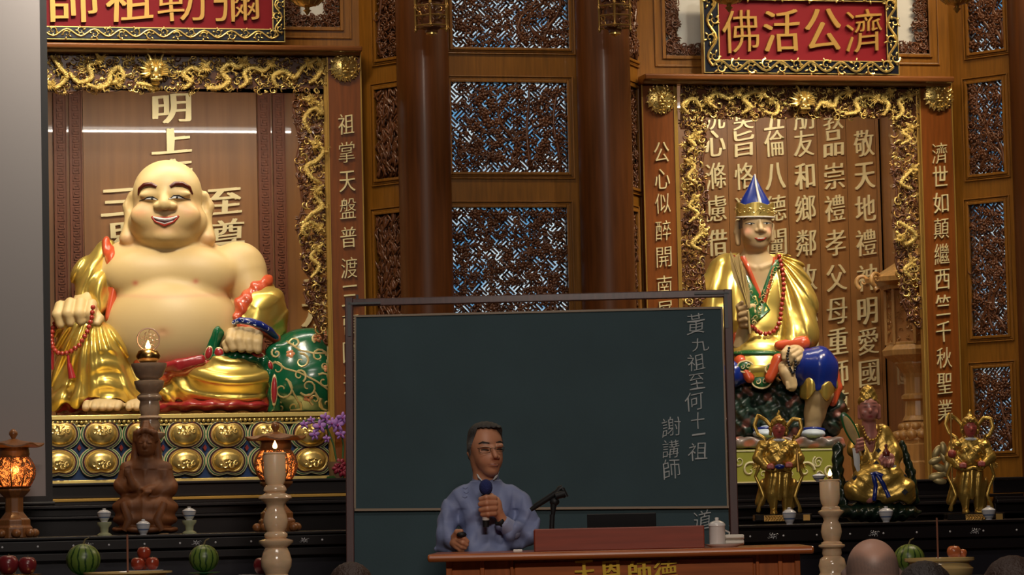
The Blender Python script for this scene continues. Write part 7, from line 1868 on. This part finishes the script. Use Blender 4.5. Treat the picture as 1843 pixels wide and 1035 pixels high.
hm = S.new(); hm.c((1564, 722, 2, 19), (1564, 708, 2, 14), (1564, 699, 2, 6), k=3).e(1565, 738, 16, 17, 19, 14, k=1, op=-1).cut(lambda Q: Q[:, 1]-732); hm.disp = lambda Q: .9*np.sin(Q[:, 0]/2)*np.sin(Q[:, 1]/2); hm.build('gilded_cap', m_gs, T, 1.3)
rb = S.new(); rb.e(1572, 820, -6, 40, 58, 28, k=8).c((1545, 776, 0, 12), (1538, 812, 12, 14), k=8).c((1592, 776, 0, 12), (1608, 820, 12, 16), (1600, 835, 24, 12), k=8).c((1590, 862, 20, 34), (1620, 885, 28, 26), k=10).c((1560, 862, 26, 26), (1538, 884, 34, 22), k=10).e(1580, 892, 20, 62, 18, 36, k=10)
rb.cut(lambda Q: np.where(Q[:, 2] > -8, np.minimum(Q[:, 0]-(1552+(Q[:, 1]-775)*.3), (1580-(Q[:, 1]-775)*.25)-Q[:, 0])*.9-0*Q[:, 1], -50)*np.where(Q[:, 1] < 815, 1, 0)-np.where(Q[:, 1] < 815, 0, 9))
rb.disp = lambda Q: fold(Q, (Q[:, 1]*.7+np.abs(Q[:, 0]-1575)*.55)/4.6, 1.7)*np.clip((Q[:, 1]-845)/10, .35, 1)+fold(Q, Q[:, 0]/3.6, .8)*(Q[:, 1] < 845)
rb.cut(lambda Q: Q[:, 1]-(905+3*np.sin(Q[:, 0]/6))); rb.build('patched_robe', m_gs, T, 1.5)
for (x, y, r_) in ((1552, 812, 4.5), (1580, 812, 5), (1574, 836, 6), (1622, 886, 6), (1536, 862, 6), (1625, 858, 4)):
    w = rb.surf(x, y)
    if w is None: continue
    mb = MB(); c = S.l1(x, y, w+.4); kk = r_*S.k; mb.add([(c[0]-kk, c[1]-.002, c[2]), (c[0], c[1]-.002, c[2]-kk), (c[0]+kk, c[1]-.002, c[2]), (c[0], c[1]-.002, c[2]+kk), (c[0]-kk, c[1]+.01, c[2]), (c[0], c[1]+.01, c[2]-kk), (c[0]+kk, c[1]+.01, c[2]), (c[0], c[1]+.01, c[2]+kk)], [(0, 1, 2, 3), (0, 4, 5, 1), (1, 5, 6, 2), (2, 6, 7, 3), (3, 7, 4, 0)]); mb.build('dark_patch', m_navy, T)
for pts in ([(1566, 856), (1571, 875), (1568, 900)], [(1574, 856), (1584, 872), (1594, 896)], [(1562, 856), (1572, 853), (1584, 858)]):
    mb = MB(); rb.stroke(mb, pts, 4, 1, 8); mb.build('blue_sash', m_bluep, T, smooth=True)
for e, x in ((-1, 1538), (1, 1602)):
    mb = MB(); mb.tube([S.l1(x, 808 if e < 0 else 838, 40), S.l1(x-e*1, 838 if e < 0 else 862, 42), S.l1(x-e*6, 858 if e < 0 else 876, 38)], [7*S.k, 5*S.k, 1*S.k], 10, flat=.4); mb.build('white_sleeve', m_eyew, T, smooth=True)
mb = MB(); mb.ell(S.l1(1528, 775, 44), (11*S.k, 2*S.k, 34*S.k), Matrix.Rotation(math.radians(-24), 3, 'Y'), 18, 10); mb.build('fan_rim', m_greenp, T, smooth=True)
mb = MB(); mb.ell(S.l1(1529, 777, 46), (8*S.k, 2*S.k, 29*S.k), Matrix.Rotation(math.radians(-24), 3, 'Y'), 18, 10); mb.tube([S.l1(1538, 800, 46), S.l1(1546, 822, 46)], 2*S.k, 6); mb.build('leaf_fan', m_palm, T, smooth=True)
mb = MB(); mb.lathe([(1, -10), (6, -9), (7, -4), (4, 0), (2, 4), (3.4, 8), (2, 11)], (0, 0, 0), 14); mb.V = [tuple(Vector(S.l1(1590, 812, 52))+Vector((x, y, z))*S.k) for x, y, z in mb.V]; mb.build('gourd_flask', mat('dark_red_flask', (.14, .02, .015), .3, coat=.4), T, smooth=True)
beads(S, T, [sw_ for sw_ in [(1552, 770, 22), (1556, 785, 26), (1564, 794, 28), (1574, 792, 28), (1583, 780, 24), (1584, 768, 20)]], 2.8, m_gs, 'bead', step=1.9)
tk = S.new(); tk.c((1510, 805, -6, 9), (1508, 850, -2, 11), (1516, 900, 0, 14), k=5).c((1626, 800, -8, 6), (1640, 850, -4, 9), (1644, 900, 0, 10), k=5).e(1580, 922, 10, 76, 19, 50, k=6)
tk.disp = lambda Q: 2*np.sin(Q[:, 0]/3+Q[:, 1]/9)*np.sin(Q[:, 1]/5); tk.cut(lambda Q: Q[:, 1]-940); tk.build('green_rock_base', mat('dark_green_rock', (.010, .030, .018), .3, coat=.4, noise=(16, .4)), T, 2.0)

# ================================================================== carved wooden statue
q = F2L.p(262, 960, .60); z = (F2L.w(q)-CAM).dot(HF)
T, S = start('wooden_statue', 'unpainted carved wooden figure sitting cross legged before the oil lamp stand', 'statue', 262, 961, z)
m_cw = mat('carved_camphor_wood', (.22, .075, .022), .6, noise=(10, .55), bump=(35, .2), stretch=(1, 1, .35))
b = S.new(); b.e(262, 800, 4, 18, 23, 19, k=4).e(262, 813, 6, 14, 12, 15, k=4).e(262, 779, -2, 15, 14, 14, k=6).c((262, 770, -2, 9), (262, 765, -2, 5), k=4).c((243, 795, -4, 6), (240, 830, -4, 7), k=4).c((281, 795, -4, 6), (284, 830, -4, 7), k=4)
b.c((243, 792, 8, 5), (246, 780, 14, 5), (262, 775, 16, 5), (278, 780, 14, 5), (281, 792, 8, 5), k=2).c((262, 776, 4, 12), (262, 764, 0, 7), k=3).e(255, 799, 23, 6, 3, 4, k=2, op=-1).e(269, 799, 23, 6, 3, 4, k=2, op=-1)
b.e(262, 804, 23, 3.4, 6, 5, k=2).e(262, 813, 20, 5.5, 2, 3, k=1.5).e(255, 798, 19, 5, 1.8, 3, k=1.5).e(269, 798, 19, 5, 1.8, 3, k=1.5)
b.c((262, 820, 0, 11), (262, 835, 0, 14), k=5).e(262, 850, 0, 36, 26, 20, k=8).e(262, 880, 4, 36, 30, 24, k=8).c((228, 845, 0, 14), (222, 875, 8, 15), (240, 878, 26, 10), k=6).c((296, 845, 0, 14), (303, 880, 8, 16), (280, 884, 26, 10), k=6)
b.c((240, 872, 30, 7), (234, 852, 34, 5.5), k=3)
for j in range(4): b.c((230+j*2.6, 856, 36, 2.2), (229+j*2.8, 842-j, 37, 1.7), k=.8)
hand(b, [[(262+j*3.4, 881, 34), (266+j*2.8, 887, 38), (262+j*2.4, 890, 36)] for j in range(4)], [(268, 882, 30, 10, 6, 6)], None, r=2.6, k=1)
b.c((225, 915, 14, 17), (262, 925, 30, 14), (300, 915, 14, 17), k=8).e(262, 912, 6, 58, 24, 40, k=8).e(262, 935, 8, 57, 20, 42, k=8).e(262, 953, 8, 58, 10, 44, k=5)
b.disp = lambda Q: np.where(Q[:, 1] > 845, fold(Q, (np.abs(Q[:, 0]-262)*.55+Q[:, 1]*(.25)+4*np.sin(Q[:, 1]/14))/3.2, 1.3), 0)+np.where(Q[:, 1] < 790, .7*np.sin(Q[:, 0]/1.4), 0)
b.cut(lambda Q: Q[:, 1]-961); b.build('carved_figure', m_cw, T, 1.5)
for x in (225, 300):
    mb = MB(); mb.tube([S.l1(x, 905, 40), S.l1(x+(262-x)*.35, 935, 46), S.l1(x+(262-x)*.1, 955, 44)], [6*S.k, 8*S.k, 5*S.k], 8, flat=.5); mb.build('sleeve_drape', m_cw, T, smooth=True)
# ================================================================== the speaker
q = FPo.w(FPo.p(880, 985, .95)); z = (q-CAM).dot(HF)
T, S = start('person', 'grey haired person in a pale blue gown and glasses speaking into a blue topped microphone', 'person', 880, 929, z)
zf = -S.fr.o.z/S.k      # floor, in picture units below the eye line
YF = 929-zf*(-1) if False else 929+S.fr.o.z/S.k
m_pskin = mat('speaker_skin', (1, 1, 1), .5, attr=True, sss=.12); m_gown = mat('blue_gown', (.20, .24, .42), .6, bump=(40, .15), noise=(3, .85)); m_hair = mat('greying_hair', (1, 1, 1), .6, attr=True, bump=(160, .5))
m_ahr = mat('dark_brow_hair', (.02, .014, .012), .6); m_collar = mat('white_collar', (.60, .62, .62), .7); m_trs = mat('dark_trousers', (.02, .02, .03), .8); m_shoeb = mat('black_shoe', (.01, .01, .01), .3)
b = S.new()
# head turned a little to the viewer's right
b.e(874, 800, 0, 30, 36, 34, k=6).e(880, 826, 8, 25, 28, 27, k=9).e(884, 848, 16, 13, 10, 13, k=7).e(858, 826, -6, 12, 24, 16, k=8)
b.c((887, 806, 30, 4), (892, 822, 39, 4.6), k=4).e(887, 825, 33, 4, 3.4, 4, k=2.5).e(896, 824, 33, 4, 3.4, 4, k=2.5)
b.e(873, 805, 30, 8, 5, 4, k=4, op=1).e(900, 803, 26, 6, 5, 4, k=4).e(872, 812, 34, 7, 4.5, 5, k=4, op=-1).e(900, 810, 33, 6, 4.5, 5, k=4, op=-1)
b.e(871, 828, 24, 8, 9, 7, k=6).e(888, 838, 28, 9, 3.4, 6, k=3)
b.c((849, 806, -8, 4), (847, 816, -8, 6.5), (851, 828, -6, 4), k=2.5)
b.c((872, 845, -8, 21), (874, 880, -12, 24), k=6).e(876, 905, -14, 50, 26, 26, k=8)
# hands
hand(b, [[(890, 897, 62), (876, 896, 72), (866, 899, 66)], [(891, 906, 64), (877, 906, 74), (865, 908, 67)], [(891, 915, 64), (878, 916, 73), (866, 918, 66)], [(890, 924, 62), (879, 925, 70), (869, 926, 64)]],
     [(892, 912, 54, 12, 18, 10)], [(893, 900, 52, 6), (884, 893, 60, 5), (874, 892, 64, 4.4)], r=5.6, k=1.6)
b.c((896, 920, 52, 9), (905, 938, 46, 9), (925, 955, 34, 12), k=4)
hand(b, [[(826, 964, 50), (836, 968, 60), (842, 974, 58)], [(824, 970, 50), (834, 976, 60), (841, 980, 57)], [(823, 977, 49), (832, 983, 57), (838, 985, 55)], [(822, 983, 47), (829, 988, 53), (834, 989, 51)]],
     [(824, 974, 44, 10, 14, 10)], [(818, 966, 46, 5.5), (824, 957, 56, 5), (831, 956, 60, 4.4)], r=5.2, k=1.8)
b.c((820, 976, 42, 9), (808, 972, 26, 10), k=4)
def p_sp(Q):
    C = mixc(len(Q), (.50, .22, .12)); f = (Q[:, 2] > 8) & (Q[:, 1] < 860)
    C = blend(C, (.34, .09, .06), .8*gauss(Q, 888, 837, 8, 2.4)*f); C = blend(C, (.10, .03, .02), .8*gauss(Q, 888, 836.5, 9, .9)*f)
    C = blend(C, (.025, .015, .012), .95*np.clip(gauss(Q, 873, 799, 10, 2.0)+gauss(Q, 900, 797, 6, 1.6), 0, 1)*f)
    C = blend(C, (.03, .02, .015), .9*np.clip(gauss(Q, 874, 811, 6, 2.0)+gauss(Q, 900, 809.5, 5, 2.0), 0, 1)*f)
    return blend(C, (.46, .16, .09), .35*(gauss(Q, 890, 823, 8, 8)+gauss(Q, 870, 826, 8, 8))*f)
b.build('body', m_pskin, T, 1.2, p_sp)
h = S.new(); h.e(873, 798, -3, 32.5, 38.5, 36, k=4).e(878, 774, 8, 26, 13, 20, k=8).e(862, 782, 4, 20, 18, 22, k=6).e(849, 806, -14, 9, 26, 16, k=5)
h.e(886, 820, 26, 29, 36, 32, k=3, op=-1)
h.cut(lambda Q: (Q[:, 1]-(781+np.clip((858-Q[:, 0])*3.2, -4, 42)+np.clip((8-Q[:, 2])*1.3, -6, 30)))*.5); h.disp = lambda Q: .35*np.sin(Q[:, 0]/1.5+Q[:, 1]/3)
def p_hair(Q):
    C = mixc(len(Q), (.030, .026, .024)); return blend(C, (.19, .19, .19), np.clip((Q[:, 1]-783)/16, 0, 1)*(.75)*np.clip((866-Q[:, 0])/8, 0, 1)+np.clip((Q[:, 1]-783)/16, 0, 1)*np.clip((Q[:, 0]-896)/6, 0, 1)*.8)
h.build('hair', m_hair, T, 1.2, p_hair)
for q_ in ([(862, 800, .8), (869, 797, 1.6), (881, 799, 1.1)], [(893, 798, 1.1), (900, 795.5, 1.5), (906, 798, .8)]):
    mb = MB(); b.stroke(mb, q_, 1.4, .2, 6); mb.build('eyebrow', m_ahr, T, smooth=True)
for q_ in ([(866, 811), (872, 810), (880, 812)], [(894, 810), (900, 809), (905, 810)]):
    mb = MB(); b.stroke(mb, q_, 1.0, .2, 6); mb.build('eye', m_ahr, T, smooth=True)
# glasses
mb = MB(); m_gl = mat('glasses_wire', (.20, .16, .12), .35, metal=.9)
for (cx, w_, dx) in ((873, 10, 0), (899, 8, 0)):
    c = Vector(S.l1(cx, 811 if cx < 890 else 809, 37 if cx < 890 else 36)); P_ = []
    for i in range(17):
        a = 2*PI*i/16; sx, sz = math.cos(a), math.sin(a); sx = math.copysign(abs(sx)**.6, sx); sz = math.copysign(abs(sz)**.6, sz)
        P_.append((c.x+w_*sx*S.k, c.y+(0 if cx < 890 else max(0, sx)*3*S.k), c.z+5.5*sz*S.k))
    mb.tube(P_, .55*S.k, 5)
mb.tube([S.l1(883, 809, 38), S.l1(887, 807.5, 41), S.l1(891, 808, 39)], .6*S.k, 5); mb.tube([S.l1(863, 808, 36), S.l1(856, 807, 20), S.l1(848, 807, -8)], .6*S.k, 5); mb.tube([S.l1(907, 806, 35), S.l1(908, 805, 10)], .6*S.k, 5)
mb.build('glasses', m_gl, T, smooth=True)
# gown
g = S.new()
g.c((875, 868, -12, 27), (876, 890, -12, 30), k=8).c((832, 890, -14, 18), (918, 890, -14, 18), k=14).e(876, 925, -8, 56, 50, 34, k=10).e(876, 985, -6, 54, 60, 34, k=10)
g.c((872, 1010, -6, 58), (872, YF-60, -6, 62), k=20)
g.c((824, 896, -12, 20), (806, 935, -2, 18), (800, 962, 18, 17), (812, 972, 30, 14), k=8).c((802, 968, 16, 16), (800, 985, 12, 15), k=8)
g.c((930, 896, -12, 20), (948, 930, 0, 19), (948, 958, 16, 19), (920, 955, 34, 15), (908, 944, 42, 13), k=8).c((945, 965, 14, 18), (925, 978, 24, 12), k=8)
def dg(Q):
    x, y = Q[:, 0], Q[:, 1]
    return fold(Q, (x*.9+(y-900)*np.where(x > 880, .35, -.28)+5*np.sin(y/19))/5.6, 2.7, .6)*np.clip((y-872)/30, 0, 1)*np.clip(np.abs(x-872)/26, .25, 1)+2.0*np.sin((x*np.where(x > 880, -1, 1)+y)/7)*(y > 915)
g.disp = dg
g.cut(lambda Q: 862+(Q[:, 0]-878)**2*.006*np.sign(30-Q[:, 2])-np.clip(Q[:, 2], -30, 30)*-.12-Q[:, 1])
g.e(876, 850, 14, 17, 16, 22, k=3, op=-1)
g.build('gown', m_gown, T, 2.0)
lg = S.new()
for sx in (-1, 1): lg.c((872+sx*28, YF-120, -6, 26), (872+sx*30, YF-18, -6, 20), k=4)
lg.build('trousers', m_trs, T, 4.0)
sh = S.new()
for sx in (-1, 1): sh.c((872+sx*30, YF-14, -14, 15), (872+sx*32, YF-12, 34, 14), k=4)
sh.cut(lambda Q: Q[:, 1]-YF); sh.build('shoes', m_shoeb, T, 3.5)
cl = S.new(); cl.c((874, 862, -12, 24), (874, 870, -12, 26), k=3); cl.e(878, 862, 12, 9, 18, 24, k=2, op=-1).cut(lambda Q: Q[:, 1]-872).cut(lambda Q: 848+.3*np.abs(Q[:, 0]-876)-Q[:, 1]*1.0+np.clip(Q[:, 2], -10, 20)*.4)
cl.build('stand_up_collar', m_gown, T, 1.6)
mb = MB(); mb.tube([S.l1(857, 850, 2), S.l1(862, 860, 14), S.l1(868, 866, 18)], [1.2*S.k, 1.6*S.k, 1*S.k], 6); mb.tube([S.l1(897, 849, 6), S.l1(893, 858, 14), S.l1(888, 864, 18)], [1.6*S.k, 2.4*S.k, 1*S.k], 6); mb.build('white_collar_edge', m_collar, T, smooth=True)
mb = MB()
for (x, y) in ((838, 880), (840, 888), (837, 896)):
    w = g.surf(x, y) or 20; mb.tube([S.l1(x-5, y-2, w), S.l1(x, y, w+1), S.l1(x+4, y-3, w)], .9*S.k, 5)
mb.build('knotted_button', m_gown, T, smooth=True)
cu1 = S.new(); cu1.c((922, 955, 33, 17), (907, 943, 42, 15), k=3).c((905, 942, 43, 12.2), (900, 936, 46, 12), k=0, op=-1); cu1.cut(lambda Q: -(Q[:, 0]-903)+0*(Q[:, 1])); cu1.build('turned_cuff', mat('gown_cuff', (.27, .30, .46), .6), T, 1.8)
mb = MB(); a_, b_ = Vector(S.l1(896, 934, 50)), Vector(S.l1(906, 943, 45)); 
mb.tube([a_.lerp(b_, .2), a_.lerp(b_, .3), a_.lerp(b_, .8), a_.lerp(b_, .9)], [10*S.k, 10.8*S.k, 10.8*S.k, 10*S.k], 16); mb.build('wristwatch', m_blk, T, smooth=True)
# things held
t = thing('microphone', 'handheld microphone with a blue foam top in the hand of the speaker', 'microphone', S.fr, S.l1(874, 948, 60))
A = lambda x, y, w: S.l1(x, y, w)
mb = MB(); mb.ell(A(875, 878, 64), (12*S.k, 12*S.k, 14.5*S.k), None, 20, 14); mb.build('foam_windshield', m_foam, t, smooth=True)
mb = MB(); mb.tube([A(875, 891, 63), A(875, 895, 63), A(875, 925, 61)], [9*S.k, 6.5*S.k, 5.4*S.k], 16); mb.tube([A(875, 935, 60), A(875, 948, 59)], [6*S.k, 5.6*S.k], 16); mb.build('microphone_body', m_blk, t, smooth=True)
mb = MB(); mb.tube([A(875, 923, 61), A(875, 936, 60)], 6.4*S.k, 16); mb.build('white_band', m_wp, t, smooth=True)
t = thing('remote_control', 'small black round clicker in the lowered hand of the speaker', 'remote control', S.fr, S.l1(832, 968, 64))
mb = MB(); mb.ell(A(832, 962, 62), (9*S.k, 7*S.k, 5.5*S.k), None, 16, 10); mb.build('clicker_body', m_blk, t, smooth=True)

# ================================================================== listeners in the front rows, seen from behind
m_ask = mat('listener_skin', (1, 1, 1), .5, attr=True, sss=.1); m_ahair = mat('dark_hair', (.022, .014, .012), .55, bump=(140, .6)); m_ahair2 = mat('brown_hair', (.035, .016, .010), .55, bump=(140, .6))
m_shirt = mat('pale_shirt', (.45, .45, .48), .8, noise=(4, .85)); m_shirtd = mat('dark_shirt', (.05, .05, .08), .8)
m_stool = mat('stool_wood', (.16, .07, .03), .5)
def listener(label, px, ptop, r, depth, hair, shirt, bald=False):
    T, S = start('person', label, 'person', px, ptop, depth, None)
    fl = ptop+S.fr.o.z/S.k
    b = S.new(); s = r/48.0
    X = lambda v: px+v*s; Y = lambda v: ptop+v*s
    b.e(X(0), Y(50), 0, 45*s, 50*s, 52*s, k=8*s).e(X(0), Y(66), -2*s, 45*s, 44*s, 48*s, k=8*s).e(X(0), Y(82), -8*s, 36*s, 36*s, 38*s, k=10*s).e(X(0), Y(90), -22*s, 22*s, 26*s, 26*s, k=8*s)
    for e in (-1, 1): b.c((X(e*44), Y(52), -6*s, 4*s), (X(e*47), Y(62), -6*s, 8*s), (X(e*43), Y(80), -6*s, 4*s), k=3*s)
    b.c((X(0), Y(100), 4*s, 32*s), (X(0), Y(150), 6*s, 36*s), k=8*s).c((X(0), Y(85), -50*s, 6*s), (X(0), Y(95), -56*s, 8*s), k=5*s)
    b.c((X(0), Y(150), 4*s, 34*s), (X(0), Y(210), 0, 40*s), k=8*s)
    for e in (-1, 1): b.c((X(0), Y(200), 0, 26*s), (X(e*100), Y(205), -4*s, 22*s), (X(e*112), Y(320), -20*s, 19*s), (X(e*64), Y(384), -88*s, 16*s), (X(e*52), Y(392), -126*s, 15*s), k=6*s)
    C0 = (.36, .18, .12)
    def pc(Q):
        C = mixc(len(Q), C0 if not bald else (.44, .24, .17))
        if bald:
            v = np.clip((Q[:, 1]-Y(24)+6*np.sin(Q[:, 0]/9))/(16*s), 0, 1)*np.clip((Y(68)-Q[:, 1])/(8*s), 0, 1)*(Q[:, 2] > -20*s)
            C = blend(C, (.13, .095, .085), (.72+.10*np.sin(Q[:, 0]*2.1+Q[:, 1])*np.sin(Q[:, 1]*1.7-Q[:, 0]))*v); C = blend(C, (.13, .09, .08), .4*np.clip((np.abs(Q[:, 0]-px)-34*s)/(10*s), 0, 1)*v)
        return C
    b.build('body', m_ask, T, max(1.6, 2.2*s), pc)
    if hair is not None:
        h = S.new(); h.e(X(0), Y(48), 4*s, 50*s, 54*s, 56*s, k=6*s).e(X(0), Y(85), 12*s, 42*s, 34*s, 44*s, k=10*s); h.e(X(0), Y(72), -52*s, 44*s, 54*s, 40*s, k=4*s, op=-1)
        h.disp = lambda Q: .35*s*np.sin(Q[:, 0]/(2*s)+np.sin(Q[:, 1]/(9*s))); h.build('hair', hair, T, max(1.6, 2.2*s))
    g = S.new(); g.c((X(0), Y(140), 4*s, 42*s), (X(0), Y(160), 2*s, 50*s), k=10*s).c((X(-90), Y(190), 0, 38*s), (X(90), Y(190), 0, 38*s), k=20*s).e(X(0), Y(290), -4*s, 100*s, 150*s, 62*s, k=20*s)
    for e in (-1, 1): g.c((X(e*104), Y(200), -4*s, 34*s), (X(e*118), Y(320), -20*s, 28*s), (X(e*66), Y(382), -84*s, 22*s), k=12*s)
    g.disp = lambda Q: 1.6*s*np.sin(Q[:, 0]/(15*s)+Q[:, 1]/(24*s)); g.build('shirt', shirt, T, 5*s)
    l = S.new()
    for e in (-1, 1): l.c((X(e*44), Y(430), 0, 52*s), (X(e*58), Y(440), -200*s, 38*s), (X(e*58), fl-30*s, -200*s, 26*s), k=12*s)
    l.build('trousers', m_trs, T, 6*s)
    sh = S.new()
    for e in (-1, 1): sh.c((X(e*58), fl-22*s, -190*s, 22*s), (X(e*60), fl-18*s, -250*s, 18*s), k=6*s)
    sh.cut(lambda Q: Q[:, 1]-fl); sh.build('shoes', m_shoeb, T, 6*s)
    # stool
    st = thing('stool', 'wooden stool under the '+label, 'stool', S.fr, S.l1(px, fl, 0)); zz = S.l1(px, Y(484), 0)[2]; z0 = S.l1(px, fl, 0)[2]; R = .19
    c = S.l1(px, fl, 0); MB().box(c[0]-R, c[0]+R, -R-.0, R, zz-.04, zz).build('seat', m_stool, st, bevel=.006)
    for ex in (-1, 1):
        for ey in (-1, 1): MB().box(c[0]+ex*.15-.018, c[0]+ex*.15+.018, ey*.15-.018, ey*.15+.018, z0, zz-.04).build('leg', m_stool, st)
    return T
listener('person with a close-cropped bald head seen from behind', 1570, 970, 49, 10.2, None, m_shirt, True)
listener('person with dark hair seen from behind, beside the bald head', 1664, 1015, 50, 9.25, m_ahair, m_shirtd)
listener('person with brown hair seen from behind at the lower corner', 1822, 1006, 54, 8.4, m_ahair2, m_shirt)
listener('person with brown hair seen from behind below the blackboard', 632, 1016, 40, 10.4, m_ahair2, m_shirtd)
